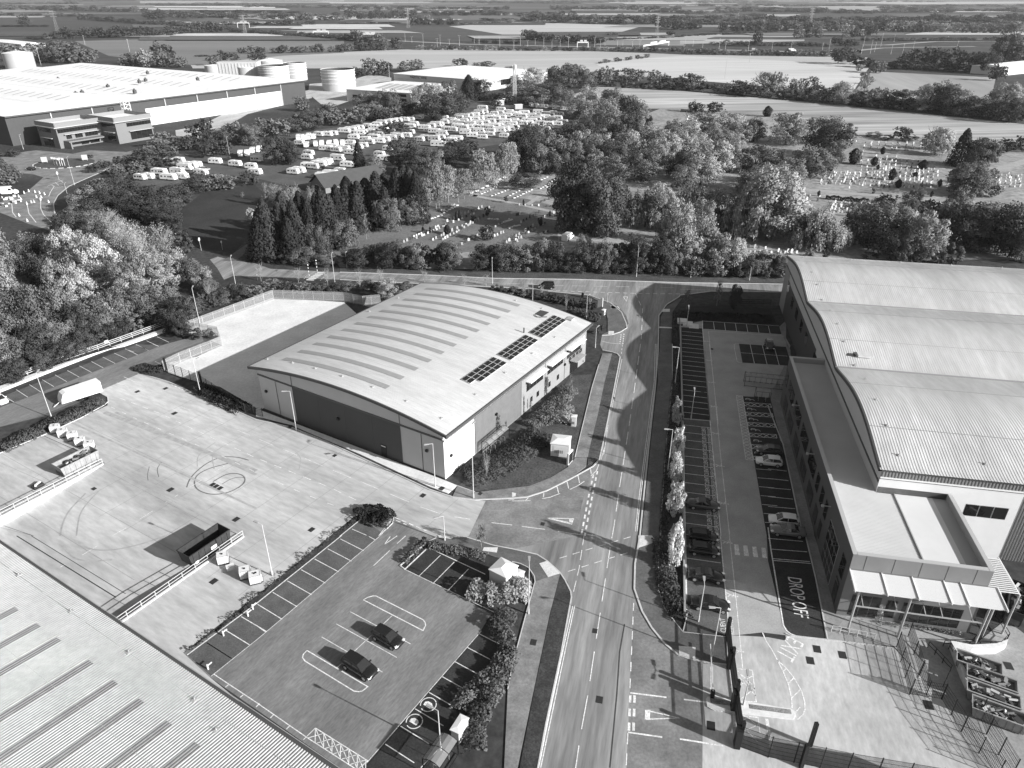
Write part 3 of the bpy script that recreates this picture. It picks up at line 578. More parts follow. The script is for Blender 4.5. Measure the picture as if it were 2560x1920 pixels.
for s in ('7 903 0, 1000 0, 1032 45, 905 88', '7 195 200, 250 182, 350 270, 258 298', '7 1192 790, 1312 800, 1310 897, 1250 880, 1195 858', '6 1630 85, 1730 85, 1722 122, 1620 108', 'g 1990 450, 2060 450, 2140 510, 1985 500', 'g 1945 890, 2040 890, 2035 940, 1940 945', '3 0 1285, 35 1295, 30 1320, 0 1325', '6 1300 0, 1420 0, 1400 25, 1310 10',
          'j 48 222, 238 232, 238 248, 50 240', 'E 1740 938, 1790 945, 1800 960, 1745 958', 'E 2080 960, 2120 960, 2120 978, 2070 978'):
    tag(MB().prism(GP(s), .06, .116).build('tactile_paving', mat('tactile_slab', .6, .85, .12, 1, .15, 6)), kind='structure')
# ================================================================ buildings
class PL:                                    # a vertical wall plane: origin, direction along it, outward direction (all local to the thing)
    def __init__(s, o, d, n): s.o = Vector(o); s.d = Vector(d).normalized(); s.n = Vector(n).normalized()
    def p(s, a, out, z): q = s.o + s.d * a + s.n * out; return (q.x, q.y, z)
    def box(s, mb, a0, a1, o0, o1, z0, z1):
        vs = [s.p(a, o, z) for z in (z0, z1) for o in (o0, o1) for a in (a0, a1)]
        f = [(0, 2, 3, 1), (4, 5, 7, 6), (0, 1, 5, 4), (2, 6, 7, 3), (0, 4, 6, 2), (1, 3, 7, 5)]
        if s.d.cross(s.n).z < 0: f = [tuple(reversed(q)) for q in f]
        return mb.add(vs, f)
M_glass = mat('window_glass', .015, .06, spec=.9)
M_frame = mat('dark_frame', .03, .5); M_wf = mat('white_metal', .75, .45); M_steel = mat('galvanised_steel', .45, .45, .1, 2, metal=.3)
M_blk = mat('black_metal', .012, .5); M_rub = mat('rubber', .015, .8)
def window(pl, root, a0, a1, z0, z1, n=1, rows=1, fr=None, name='window', label=None):
    mb = MB(); pl.box(mb, a0, a1, .0, .05, z0, z1); f = mb.build(name, fr or M_frame, root)
    mb = MB(); w_ = (a1 - a0) / n; h_ = (z1 - z0) / rows
    for i in range(n):
        for j in range(rows): pl.box(mb, a0 + w_ * i + .06, a0 + w_ * (i + 1) - .06, .03, .07, z0 + h_ * j + .06, z0 + h_ * (j + 1) - .06)
    mb.build('pane', M_glass, f)
    if label: f['label'] = label
    return f
def ribwall(mb, pl, a0, a1, z0, z1, step, out=.06):
    n = max(1, int((a1 - a0) / step)); st = (a1 - a0) / n
    for i in range(n):
        a = a0 + i * st; q = [(a, .01), (a + st * .3, .01), (a + st * .45, out), (a + st * .85, out), (a + st, .01)]
        for (x0, o0), (x1, o1) in zip(q[:-1], q[1:]):
            v = [pl.p(x0, o0, z0), pl.p(x1, o1, z0), pl.p(x1, o1, z1), pl.p(x0, o0, z1)]
            mb.face(*(v if pl.d.cross(pl.n).z < 0 else v[::-1]))
def roofsheet(fn, x0, x1, ys, ribs, rh, fx=None):
    """corrugated roof: fn(y)->z, ribs run along y; ribs = number across x"""
    mb = MB(); prof = []; st = (x1 - x0) / ribs
    for i in range(ribs):
        for a, h in ((0, 0), (.5, 0), (.62, rh), (.88, rh)): prof.append((x0 + (i + a) * st, h))
    prof.append((x1, 0)); nx = len(prof); ny = len(ys)
    vs = [(x, y, fn(y) + h) for y in ys for x, h in prof]
    fs = [(j * nx + i, j * nx + i + 1, (j + 1) * nx + i + 1, (j + 1) * nx + i) for j in range(ny - 1) for i in range(nx - 1)]
    return mb.add(vs, fs)
# ---------------- central warehouse
A0 = G(1113, 1199); A0.z = 0
B1 = empty('warehouse', A0, A58, 'pale arched-roof warehouse with three solar arrays standing between the concrete yard and the road', 'warehouse')
M_pan = mat('grey_panel_cladding', .44, .6, .04, .3); M_dk = mat('dark_panel_cladding', .06, .6, .05, .3); M_wp = mat('white_panel_cladding', .72, .6, .04, .5)
M_rf = mat('pale_roof_sheet', .53, .5, .1, .2, .07, 1.6, stretch=(148, .2)); M_fas = mat('dark_fascia', .07, .5)
zf = lambda y: 8.7 + 2.1 * (1 - ((y - 20.7) / 21.7) ** 2)
LX, LY = 48.6, 41.0
def archwall(x, flip):
    mb = MB(); n = 24
    top = [(x, LY * i / n, zf(LY * i / n) - .15) for i in range(n + 1)]
    mb.face(*([(x, 0, 0), (x, LY, 0)] + top[::-1])) if not flip else mb.face(*([(x, LY, 0), (x, 0, 0)] + top))
    return mb
mb = MB(); mb.v, mb.f, mb.m = [], [], []
for x, fl in ((0, True), (LX, False)): t = archwall(x, fl); mb.add(t.v, t.f)
mb.face((0, 0, 0), (LX, 0, 0), (LX, 0, 8.6), (0, 0, 8.6)); mb.face((LX, LY, 0), (0, LY, 0), (0, LY, 8.6), (LX, LY, 8.6))
mb.build('wall', M_pan, B1)
F_ = PL((0, 0, 0), (0, 1, 0), (-1, 0, 0)); RT = PL((0, 0, 0), (1, 0, 0), (0, -1, 0)); BK = PL((0, LY, 0), (1, 0, 0), (0, 1, 0)); FRR = PL((LX, 0, 0), (0, 1, 0), (1, 0, 0))
mb = MB(); F_.box(mb, 8.45, 32.4, .0, .04, .25, 7.2); o = mb.build('wall_panel', M_dk, B1); o['label'] = 'dark grey middle panel'
mb = MB(); F_.box(mb, -.1, 41.1, .0, .10, 7.2, 7.5); RT.box(mb, -.1, 48.7, .0, .1, 7.0, 7.12); F_.box(mb, -.05, 41.05, .0, .07, 0, .25); mb.build('trim', M_fas, B1)
mb = MB(); RT.box(mb, .02, 8.3, .0, .05, .05, 7.0); mb.build('wall_panel', M_wp, B1)
for a, h_ in ((8.4, 9.6), (32.35, 9.9), (4.2, 7.1), (14.4, 7.1), (20.4, 7.1), (26.4, 7.1), (36.6, 7.1)): mb = MB(); F_.box(mb, a, a + .1, .045, .07, .2, h_); mb.build('panel_joint', M_fas, B1)
for a in (8.3, 22.9, 31.5, 39.3): mb = MB(); RT.box(mb, a - .06, a + .06, .03, .09, 0, 7.0); mb.build('downpipe', M_fas, B1)
mb = MB(); ribwall(mb, RT, 8.4, 22.9, .1, 7.0, .34, .07); mb.build('ribbed_cladding', mat('ribbed_grey_cladding', .17, .55, .08, 1), B1)
mb = MB(); RT.box(mb, 23.0, 48.5, .0, .05, .05, 7.0); mb.build('office_cladding', mat('office_cladding', .26, .6, .08, .6), B1)
mb = MB(); RT.box(mb, -.3, 48.9, .0, .45, 7.5, 7.56); mb.build('gutter', M_wf, B1)
ys = [-1.0 + 43.6 * i / 44 for i in range(45)]
roofsheet(zf, -.6, 49.1, ys, 99, .028).build('roof', M_rf, B1)
mb = MB()
for x in (-.62, 49.12):
    for y0, y1 in zip(ys[:-1], ys[1:]):
        q = [(x, y0, zf(y0) + .06), (x, y1, zf(y1) + .06), (x, y1, zf(y1) - .42), (x, y0, zf(y0) - .42)]
        xx = x + (.5 if x < 0 else -.5); mb.face(*(q if x < 0 else q[::-1])); mb.face((x, y0, zf(y0) - .42), (x, y1, zf(y1) - .42), (xx, y1, zf(y1) - .42), (xx, y0, zf(y0) - .42))
        mb.face((x, y0, zf(y0) + .06), (x, y1, zf(y1) + .06), (x + (.22 if x < 0 else -.22), y1, zf(y1) + .07), (x + (.22 if x < 0 else -.22), y0, zf(y0) + .07))
for y in (-1.02, 42.62): mb.box((24.25, y, zf(-1) - .45), (49.8, .25, .5))
mb.box((24.25, -.5, zf(-1) - .5), (49.2, 1.0, .04))
mb.build('fascia', M_fas, B1)
M_rl = mat('rooflight_sheet', .3, .4, .08, 2)
for i in range(12):
    x = 4.0 + i * 3.74; mb = MB(); n = 22
    for j in range(n):
        y0 = 13.9 + 24.4 * j / n; y1 = 13.9 + 24.4 * (j + 1) / n
        mb.face((x - .58, y0, zf(y0) + .055), (x + .58, y0, zf(y0) + .055), (x + .58, y1, zf(y1) + .055), (x - .58, y1, zf(y1) + .055))
    mb.build('rooflight', M_rl, B1)
M_pv = mat('solar_cell', .012, .15, spec=.8); M_pf = mat('solar_frame', .7, .4)
for k, x0 in enumerate((13.5, 24.7, 35.9)):
    ar = empty('solar_array', (0, 0, 0)); ar.parent = B1
    mb = MB(); mf = MB()
    for r_ in range(3):
        for c_ in range(6):
            if k == 0 and r_ == 0 and c_ == 0: continue
            a = x0 + c_ * 1.67; y = 3.25 + r_ * .98; z = zf(y) + .16; z2 = zf(y + .94) + .16
            for m_, e, dz in ((mf, 0, 0), (mb, .045, .008)):
                m_.add([(a + e, y + e, z + dz), (a + 1.63 - e, y + e, z + dz), (a + 1.63 - e, y + .94 - e, z2 + dz), (a + e, y + .94 - e, z2 + dz)], [(0, 1, 2, 3)])
            mf.box((a + .8, y + .47, z - .1), (1.5, .8, .08))
    mf.build('frame', M_pf, ar); mb.build('solar_cells', M_pv, ar)
def rb(x, y, sx, sy, h, nm, m, up=.03): mb = MB(); mb.box((x, y, zf(y) + up), (sx, sy, h)); return mb.build(nm, m, B1)
rb(45, 8.5, 2.4, 2.0, .1, 'roof_hatch', M_dk); rb(47, 3.0, 1.5, 1.3, .25, 'roof_hatch', M_steel)
mb = MB(); p = [(43.6, 9.2), (43.0, 8.9), (42.8, 8.3), (43.2, 7.7), (43.8, 7.2), (44.2, 6.8)]
for a, b in zip(p[:-1], p[1:]): mb.tube((a[0], a[1], zf(a[1]) + .15), (b[0], b[1], zf(b[1]) + .15), .07)
mb.build('cable_duct', M_blk, B1)
g_ = g1('g', 482, 915, 9.9); q = B1.matrix_basis.inverted() if False else None
def lc(root, p): a = -root.rotation_euler.z; d = p - root.location; return Vector((d.x * math.cos(a) - d.y * math.sin(a), d.x * math.sin(a) + d.y * math.cos(a), p.z))
q = lc(B1, g_); mb = MB(); mb.tube((q.x, q.y, zf(q.y)), (q.x, q.y, zf(q.y) + 1), .12); mb.build('vent_pipe', M_blk, B1)
for f, x, y in (('2', 100, 132), ('2', 315, 163), ('2', 512, 210), ('2', 745, 278), ('2', 1008, 372), ('2', 1298, 494), ('2', 1600, 642), ('2', 1895, 438), ('2', 2155, 250), ('g', 155, 1608), ('g', 625, 1272), ('g', 1015, 992), ('g', 790, 493), ('g', 340, 355), ('E', 375, 888), ('E', 190, 975)):
    z = 9.5
    for _ in range(8): q = lc(B1, g1(f, x, y, z)); z = zf(q.y)
    mb = MB(); mb.box((q.x, q.y, z + .02), (.5, .35, .08)); mb.tube((q.x, q.y, z + .1), (q.x, q.y, z + .32), .05); mb.build('safety_anchor', M_steel, B1)
for a0, a1 in ((24.7, 30.8), (32.4, 38.7), (40.1, 46.2)):
    window(RT, B1, a0, a1, 4.0, 6.1, 5)
    mb = MB(); RT.box(mb, a0 - .2, a1 + .3, .05, 1.15, 6.12, 6.24)
    for i in range(12): RT.box(mb, a0 - .15 + i * (a1 - a0 + .3) / 12, a0 - .05 + i * (a1 - a0 + .3) / 12, .1, 1.12, 6.24, 6.27)
    mb.build('canopy', M_wf, B1)
for a0, a1 in ((26.1, 27.0), (28.4, 29.4), (32.9, 33.8), (36.2, 37.2)): window(RT, B1, a0, a1, 1.15, 2.25)
mb = MB(); FRR.box(mb, 3, 12, 0, .05, 4, 6.1); mb.build('window', M_glass, B1)
d_ = window(RT, B1, 41.6, 45.2, .05, 3.0, 3, name='entrance_door'); 
for i in range(4): window(RT, B1, 41.0 + i * 1.5, 42.3 + i * 1.5, 3.05, 3.95, 1)
mb = MB()
for a in (41.5, 43.3, 45.3): RT.box(mb, a - .05, a + .05, .08, 1.6, 3.15, 3.25); mb.bar(RT.p(a, .05, 4.2), RT.p(a, 1.5, 3.2), .05, .05)
RT.box(mb, 41.3, 45.5, .1, 1.7, 3.25, 3.31); mb.build('entrance_canopy', M_steel, B1)
mb = MB(); F_.box(mb, 11.75, 12.9, .05, .12, .05, 2.25); d_ = mb.build('door', M_blk, B1); mb = MB(); F_.box(mb, 11.85, 12.8, .12, .14, 1.95, 2.1); mb.build('door_sign', M_wf, d_)
for pl, a, z in ((F_, 3.2, 4.2), (F_, 22, 4.0), (F_, 39.4, 4.2), (RT, 1.6, 3.5), (RT, 14.6, 4.4), (RT, 39.2, 3.2)):
    mb = MB(); pl.box(mb, a - .22, a + .22, .05, .35, z, z + .4); mb.build('wall_light', M_blk, B1)
mb = MB(); RT.box(mb, 46.9, 47.7, .05, .1, 4.6, 6.3); o = mb.build('sign', M_wf, B1)
mb = MB()                                     # caged plant by the wall
for i in range(9): mb.bar(RT.p(9.3 + i * .5, .9, .1), RT.p(9.3 + i * .5, .9, 2.2), .04, .04)
for z in (.2, .8, 1.4, 2.1): mb.bar(RT.p(9.2, .9, z), RT.p(13.4, .9, z), .04, .05)
t = empty('security_cage', A0, A58, 'grey barred security cage against the ribbed wall of the arched warehouse', 'cage'); mb.build('bars', M_steel, t)
# ---------------- right-hand warehouse with office wing
WC = G(2089, 1535); WC.z = 0
B2 = empty('office_warehouse', WC, A79, 'large warehouse with wavy ribbed roof and long two-storey office wing, on the right', 'warehouse')
# local axes: x = along the wing (away), y = to the left;  t = -y
M_wing = mat('wing_cladding', .085, .55, .06, .4); M_fr2 = mat('front_fascia_panel', .2, .55, .06, .5); M_rib = mat('grey_ribbed_roof', .52, .5, .16, .1, .12, 1.0, stretch=(79, .15))
TW = 80.0; SX0, SX1 = 14.6, 103.2; EV = 12.5
def wz(s):
    u = (s - SX0) / ((SX1 - SX0) / 3); f = u - math.floor(u)
    if u >= 3: f = 1
    return EV + 2.0 * (math.sin(math.pi * min(max(f, 0), 1)) ** 1.15)
mb = MB()
n = 60; top = [(SX0 + (SX1 - SX0) * i / n) for i in range(n + 1)]
mb.face(*([(SX1, -6, 0), (SX0, -6, 0)] + [(s_, -6, wz(s_) - .2) for s_ in top]))
mb.face(*([(SX0, -TW, 0), (SX1, -TW, 0)] + [(s_, -TW, wz(s_) - .2) for s_ in top[::-1]]))
mb.face((SX0, -6, 0), (SX0, -TW, 0), (SX0, -TW, EV - .1), (SX0, -6, EV - .1)); mb.face((SX1, -TW, 0), (SX1, -6, 0), (SX1, -6, EV), (SX1, -TW, EV))
mb.build('wall', M_pan, B2)
LFT = PL((0, -6, 0), (1, 0, 0), (0, 1, 0)); FRT = PL((SX0, 0, 0), (0, -1, 0), (-1, 0, 0))
mb = MB(); LFT.box(mb, SX0 - .05, SX1, 0, .1, 10.2, 10.5); mb.build('trim', M_fas, B2)
mb = MB(); LFT.box(mb, 60, 97, 0, .05, .1, 8.2); o = mb.build('wall_panel', M_dk, B2)
mb = MB(); LFT.box(mb, 97, SX1, .0, .05, .1, 10.2); mb.build('wall_panel', mat('mid_panel', .26, .6), B2)
for a in (58.5, 68, 74.5, 81, 87.5): window(LFT, B2, a, a + 2.6, 5.0, 7.4, 1)
window(LFT, B2, 95.0, 97.5, 6.0, 8.5, 2)
mb = MB(); FRT.box(mb, 6.0, TW, 0, .05, 0, 10.9); mb.build('wall_panel', M_wp, B2)
mb = MB(); ribwall(mb, FRT, 6.0, TW, 11.2, 12.4, .4, .08); mb.build('ribbed_cladding', mat('eave_cladding', .22, .5), B2)
mb = MB(); FRT.box(mb, 5.95, TW, 0, .12, 10.9, 11.0); FRT.box(mb, 5.95, TW, .0, .3, 12.3, 12.5); mb.build('trim', M_fas, B2)
mb = MB(); FRT.box(mb, 6, TW, .05, .16, 11.0, 11.2); mb.build('gutter', M_wf, B2)
window(FRT, B2, 17.1, 22.3, 6.5, 8.4, 3)
mb = MB(); ribwall(mb, FRT, 23.4, 60, 0, 10.5, .35, .12); mb.build('shutter_wall', mat('dark_ribbed', .12, .5), B2)
yss = [-6 + .5 - (TW + 6 - .0) * 0] 
def roof2():
    mb = MB(); ns = 90; ss = [SX0 - .4 + (SX1 - SX0 + .8) * i / ns for i in range(ns + 1)]
    nr = 200; st = (TW - 5.5) / nr; prof = []
    for i in range(nr):
        for a, h in ((0, 0), (.5, 0), (.62, .028), (.88, .028)): prof.append((-5.6 - (i + a) * st, h))
    nx = len(prof); vs = [(s_, y, wz(min(max(s_, SX0), SX1)) + h) for s_ in ss for y, h in prof]
    return mb.add(vs, [(j * nx + i, (j + 1) * nx + i, (j + 1) * nx + i + 1, j * nx + i + 1)[::-1] for j in range(ns) for i in range(nx - 1)])
roof2().build('roof', M_rib, B2)
mb = MB()
for a, b in zip(top[:-1], top[1:]):
    za, zb = wz(a), wz(b)
    mb.face((a, -5.55, za + .08), (b, -5.55, zb + .08), (b, -5.55, zb - .5), (a, -5.55, za - .5)); mb.face((a, -5.55, za - .5), (b, -5.55, zb - .5), (b, -6, zb - .5), (a, -6, za - .5)); mb.face((a, -5.55, za + .08), (a, -5.85, za + .09), (b, -5.85, zb + .09), (b, -5.55, zb + .08))
mb.build('fascia', M_fas, B2)
mb = MB()
for i in (1, 2): s_ = SX0 + (SX1 - SX0) / 3 * i; mb.bar((s_, -5.6, EV + .06), (s_, -TW, EV + .06), .5, .04)
for i in range(3):
    for f_ in (.28, .72): s_ = SX0 + (SX1 - SX0) / 3 * (i + f_); mb.bar((s_, -5.6, wz(s_) + .045), (s_, -TW, wz(s_) + .045), .1, .012)
mb.build('roof_joint', mat('roof_joint', .28, .6), B2)
for f, x, y in (('4', 838, 308), ('4', 935, 483), ('4', 1030, 706), ('4', 1132, 963), ('4', 1880, 1040), ('4', 752, 186), ('F', 820, 665), ('F', 850, 722), ('F', 885, 802), ('F', 915, 900), ('F', 968, 972), ('F', 1015, 1055), ('F', 1058, 1168), ('F', 790, 630), ('F', 1100, 645), ('F', 1418, 662), ('F', 1743, 680), ('F', 2070, 698)):
    z = 13
    for _ in range(10): q = lc(B2, g1(f, x, y, z)); z = wz(min(max(q.x, SX0), SX1))
    mb = MB(); mb.box((q.x, q.y, z + .03), (.5, .4, .08)); mb.tube((q.x, q.y, z + .1), (q.x, q.y, z + .42), .07); mb.build('safety_anchor', M_steel, B2)
q = lc(B2, g1('4', 795, 62, 14)); mb = MB(); mb.box((q.x, q.y - .8, wz(q.x) + .02), (1.6, 2.2, .35)); mb.build('roof_hatch', M_rib, B2); mb = MB(); mb.box((q.x + .3, q.y + 1.2, wz(q.x) + .02), (1.5, 1.3, .08)); mb.build('roof_hatch', M_dk, B2)
# office wing
WZ, WR = 9.6, 8.7
mb = MB(); ow = [(0, 0), (0, -15), (SX0 - .05, -15), (SX0 - .05, -6.02), (53, -6.02), (53, 0)]
for i in range(6):
    a, b = ow[i], ow[(i + 1) % 6]
    if i == 3: continue
    mb.face((b[0], b[1], 0), (a[0], a[1], 0), (a[0], a[1], WZ), (b[0], b[1], WZ))
mb.build('wing_wall', M_wing, B2)
mb = MB(); LF = PL((0, 0, 0), (1, 0, 0), (0, 1, 0)); 
def cop(a, b): mb.bar((a[0], a[1], WZ), (b[0], b[1], WZ), .5, .1)
cop((0, -.22), (53.0, -.22)); cop((.22, -.5), (.22, -14.5)); cop((0, -14.8), (14.4, -14.8)); cop((52.8, -.5), (52.8, -5.9))
mb.build('coping', mat('coping', .42, .5), B2)
mb = MB()
for a, b in (((.45, -.45), (.45, -14.55)), ((14.5, -14.55), (.45, -14.55)), ((.45, -.45), (52.55, -.45)), ((52.55, -.45), (52.55, -6))):
    q = [(a[0], a[1], WR), (b[0], b[1], WR), (b[0], b[1], WZ), (a[0], a[1], WZ)]; mb.face(*q); 
mb.build('parapet', mat('parapet_lining', .3, .55), B2)
mb = MB()                                    # wing roof, ribs across
n = 190
for i in range(n):
    s0 = .45 + (52.1) * i / n; st = 52.1 / n; y1 = -6.0 if s0 > SX0 - .3 else -8.2
    mb.face((s0, -.45, WR), (s0, y1, WR), (s0 + st * .6, y1, WR), (s0 + st * .6, -.45, WR)); mb.face((s0 + st * .6, -.45, WR), (s0 + st * .6, y1, WR), (s0 + st * .7, y1, WR + .05), (s0 + st * .7, -.45, WR + .05)); mb.face((s0 + st * .7, -.45, WR + .05), (s0 + st * .7, y1, WR + .05), (s0 + st, y1, WR), (s0 + st, -.45, WR))
mb.build('wing_roof', mat('wing_roof_sheet', .5, .5, .05, .3), B2)
mb = MB(); mb.flat([(.45, -8.2), (.45, -12.9), (14.5, -12.9), (14.5, -8.2)], WR + .03); mb.build('flat_roof', mat('membrane_roof', .62, .6, .04, .4), B2)
mb = MB(); mb.flat([(.45, -12.9), (.45, -14.55), (14.5, -14.55), (14.5, -12.9)], WR); mb.build('roof_shade_strip', mat('roof_shade_sheet', .4, .5), B2)  # darker strip along the parapet: its shade on the roof, put into the colour
mb = MB(); mb.bar((.5, -8.2, WR + .02), (14.4, -8.2, WR + .02), .14, .12); mb.build('roof_upstand', M_steel, B2)
LW = LF
for a0, a1, n_ in ((50.4, 53.0, 2), (43.1, 48.6, 4), (35.8, 41.3, 4), (28.7, 34.0, 4), (21.8, 26.6, 4), (18.6, 20.3, 1), (15.2, 16.9, 1), (12.4, 13.8, 1)):
    window(LW, B2, a0, a1, 4.6, 7.2, n_)
for a0, a1, n_ in ((46.5, 50.0, 2), (40.0, 44.5, 3), (33.0, 37.5, 3), (26.2, 30.5, 3), (20.0, 23.8, 3), (16.0, 18.0, 1), (13.0, 14.4, 1)):
    window(LW, B2, a0, a1, .9, 3.4, n_)
window(LW, B2, 4.8, 10.2, .2, 6.6, 4, 4, M_steel, 'stair_window'); window(LW, B2, 1.2, 3.0, 4.4, 7.3, 1, 3)
window(LW, B2, 1.4, 3.0, .3, 3.6, 1, 2)
for a in (38.5, 24.0, 11.5): 
    mb = MB(); LW.box(mb, a, a + .1, .0, 1.0, 7.6, 7.7); LW.box(mb, a - .12, a + .22, .9, 1.2, 7.5, 7.75); mb.build('camera_bracket', M_steel, B2)
FW = PL((0, 0, 0), (0, -1, 0), (-1, 0, 0))
mb = MB(); FW.box(mb, 0.02, 15, 0, .06, 7.5, 9.6); mb.build('fascia_panel', M_fr2, B2)
mb = MB(); FW.box(mb, .02, 15, 0, .05, 0, 7.5); mb.build('front_cladding', mat('front_cladding', .16, .6, .06, .6), B2)
mb = MB()
for a in (1.5, 4.6, 7.5, 10.3, 13.3): FW.box(mb, a, a + .04, .06, .075, 7.5, 9.6)
mb.build('panel_joint', M_blk, B2)
window(FW, B2, 1.2, 4.6, .2, 3.6, 3, 1, name='entrance_door'); window(FW, B2, 5.2, 6.4, .6, 3.4, 1); window(FW, B2, 7.0, 13.6, .4, 3.4, 6, 1); window(FW, B2, 8.0, 12.6, 4.2, 6.2, 4, 1)
mb = MB(); M_lou = mat('louvre_sheet', .68, .5)
for i, (a0, a1) in enumerate(((.2, 3.5), (3.7, 6.8), (7.0, 10.2), (10.4, 12.0), (12.2, 15.9))):
    for j in range(24):
        o0 = .1 + j * .128; z = 7.3 - o0 * .1; FW.box(mb, a0, a1, o0, o0 + .105, z, z + .03)
mb.build('front_canopy', M_lou, B2)
mb = MB()
for a in (.1, 3.6, 6.9, 10.3, 12.1, 16.0): mb.bar(FW.p(a, 0, 7.22), FW.p(a, 3.4, 6.9), .1, .22)
mb.bar(FW.p(0, 3.1, 6.85), FW.p(16.1, 3.1, 6.85), .12, .12); mb.bar(FW.p(0, 1.5, 7.02), FW.p(16.1, 1.5, 7.02), .1, .1)
mb.build('canopy_beam', M_wf, B2)
for a, o in ((.9, 2.4), (6.5, 2.4), (14.7, 2.4), (16.3, .4)):
    mb = MB(); mb.tube(FW.p(a, o, 0), FW.p(a, o, 7.0), .13, 8); mb.build('post', M_steel, B2)
mb = MB(); mb.bar(FW.p(.9, 2.4, 3.9), FW.p(14.7, 2.4, 3.9), .14, .12)
for a in (1.8, 5.5, 8.6, 10.4, 13.6): mb.bar(FW.p(a, 0.05, 4.6), FW.p(a, 2.4, 3.95), .08, .08)
mb.build('brace', M_steel, B2)
mb = MB()
for j in range(18): mb.bar((.5 + j * .34, -15.2, 6.4), (.5 + j * .34, -18.8, 6.4), .1, .1)
mb.bar((.3, -15.2, 6.25), (6.8, -15.2, 6.25), .12, .15); mb.bar((.3, -18.8, 6.25), (6.8, -18.8, 6.25), .12, .15); mb.build('pergola', M_wf, B2)
for x, y in ((.5, -18.8), (6.6, -18.8)): mb = MB(); mb.tube((x, y, 0), (x, y, 6.3), .12, 8); mb.build('post', M_steel, B2)
# ---------------- near warehouse, bottom left
B3o = fuw(WALLC, W58.dot(Vector((-15, 36, 0))) - 14, 0); B3 = empty('warehouse', B3o, A58, 'warehouse with ribbed pale roof and rows of long rooflights in the bottom left corner', 'warehouse')
# local x runs backwards under the camera (negative), y along the eave
L3 = 120; z3 = lambda x: 9.8 + (-x) * .105
mb = MB(); mb.face((0, 0, -1.4), (0, L3, -1.4), (0, L3, 9.6), (0, 0, 9.6)); mb.face((-60, 0, 0), (0, 0, 0), (0, 0, 9.6), (-60, 0, z3(-60))); mb.build('wall', M_dk, B3)
mb = MB(); nr = 400; st = L3 / nr; prof = []
for i in range(nr):
    for a, h in ((0, 0), (.46, 0), (.58, .05), (.88, .05)): prof.append(((i + a) * st, h))
xs = [.55, -20, -40, -60]; nx = len(prof)
mb.add([(x, y, z3(x) + h) for x in xs for y, h in prof], [(j * nx + i, j * nx + i + 1, (j + 1) * nx + i + 1, (j + 1) * nx + i)[::-1] for j in range(3) for i in range(nx - 1)])
mb.f = [tuple(reversed(f)) for f in mb.f]
mb.build('roof', mat('near_roof_sheet', .40, .5, .12, .15, .1, 1.5), B3)
mb = MB(); mb.bar((.7, 0, 9.45), (.7, L3, 9.45), .3, .35); mb.build('gutter', M_fas, B3)
mb = MB(); mb.bar((.95, 0, 9.7), (.95, L3, 9.7), .06, .03); mb.build('gutter_edge', M_steel, B3)
M_rl2 = mat('dark_rooflight', .09, .35, .2, 1.5)
for (x1, y1) in ((145, 525), (300, 640), (455, 750), (675, 905), (850, 1050), (1040, 1185), (1240, 1345), (1445, 1500)):
    q = lc(B3, g1('5', x1 - 25, y1 - 5, 10.2)); z = z3(q.x)
    for _ in range(5): q = lc(B3, g1('5', x1 - 25, y1 - 5, z)); z = z3(q.x)
    r_ = MB(); n3 = 3; yb = round(q.y / st) * st
    for i in range(n3):
        y0 = yb - st * (n3 / 2) + i * st; yy = [y0, y0 + st * .46, y0 + st * .58, y0 + st * .88, y0 + st]; hh = [0, 0, .05, .05, 0]
        for a in range(4): r_.face((q.x, yy[a], z3(q.x) + hh[a] + .012), (q.x, yy[a + 1], z3(q.x) + hh[a + 1] + .012), (-55, yy[a + 1], z3(-55) + hh[a + 1] + .012), (-55, yy[a], z3(-55) + hh[a] + .012))
    r_.build('rooflight', M_rl2, B3)
for x, y in ((135, 282), (508, 542), (922, 835), (1392, 1175), (1548, 1392)):
    z = 10
    for _ in range(6): q = lc(B3, g1('5', x, y, z)); z = z3(q.x)
    mb = MB(); mb.box((q.x, q.y, z + .04), (.5, .4, .08)); mb.tube((q.x, q.y, z + .1), (q.x, q.y, z + .4), .06); mb.build('safety_anchor', M_steel, B3)
mb = MB()
for y in range(0, 120, 7): mb.bar((-1.2, y, z3(-1.2) + .055), (-1.2, y + 6, z3(-1.2) + .055), .05, .01)
for x in (-7.5, -14, -21): mb.bar((x, 0, z3(x) + .052), (x, L3, z3(x) + .052), .05, .008)
mb.build('sheet_lap', M_steel, B3)
# ================================================================ more distant buildings
def quadbld(root, L, a, len_, dep, h, wm, rmt, over=.3, pitch=0, ridges=1):
    pass
M_fw = mat('far_white_roof', .8, .6, .06, .05, .05, .6); M_fw2 = mat('far_cream_wall', .55, .7, .05, .1)
# distribution warehouse, far left: local x along its front, y to the back
hF = 14.0; pL = G(*fpx('y', 45, 228), hF); pR = G(*fpx('A', 1955, 517), hF); ang = math.degrees(math.atan2(pR.y - pL.y, pR.x - pL.x)); LF_ = (pR - pL).length
B4 = empty('warehouse', (pL.x, pL.y, 0), ang, 'vast pale-roofed warehouse with a dark band above white walls behind the roundabout', 'warehouse')
DF = 260.0; nb = 5; bw_ = LF_ / nb
def z4(x): f = (x / bw_) % 1; return hF + 2.6 * (1 - abs(2 * f - 1)) if 0 < x < LF_ else hF
mb = MB(); xs = [bw_ * i / 2 for i in range(2 * nb + 1)]
mb.face(*([(0, 0, -3), (LF_, 0, -3)] + [(x, 0, hF - .1) for x in (LF_, 0)])); mb.face((0, DF, -3), (0, 0, -3), (0, 0, hF), (0, DF, hF)); mb.face((LF_, 0, -3), (LF_, DF, -3), (LF_, DF, hF), (LF_, 0, hF))
mb.build('wall', M_dk, B4)
P4 = PL((0, 0, 0), (1, 0, 0), (0, -1, 0))
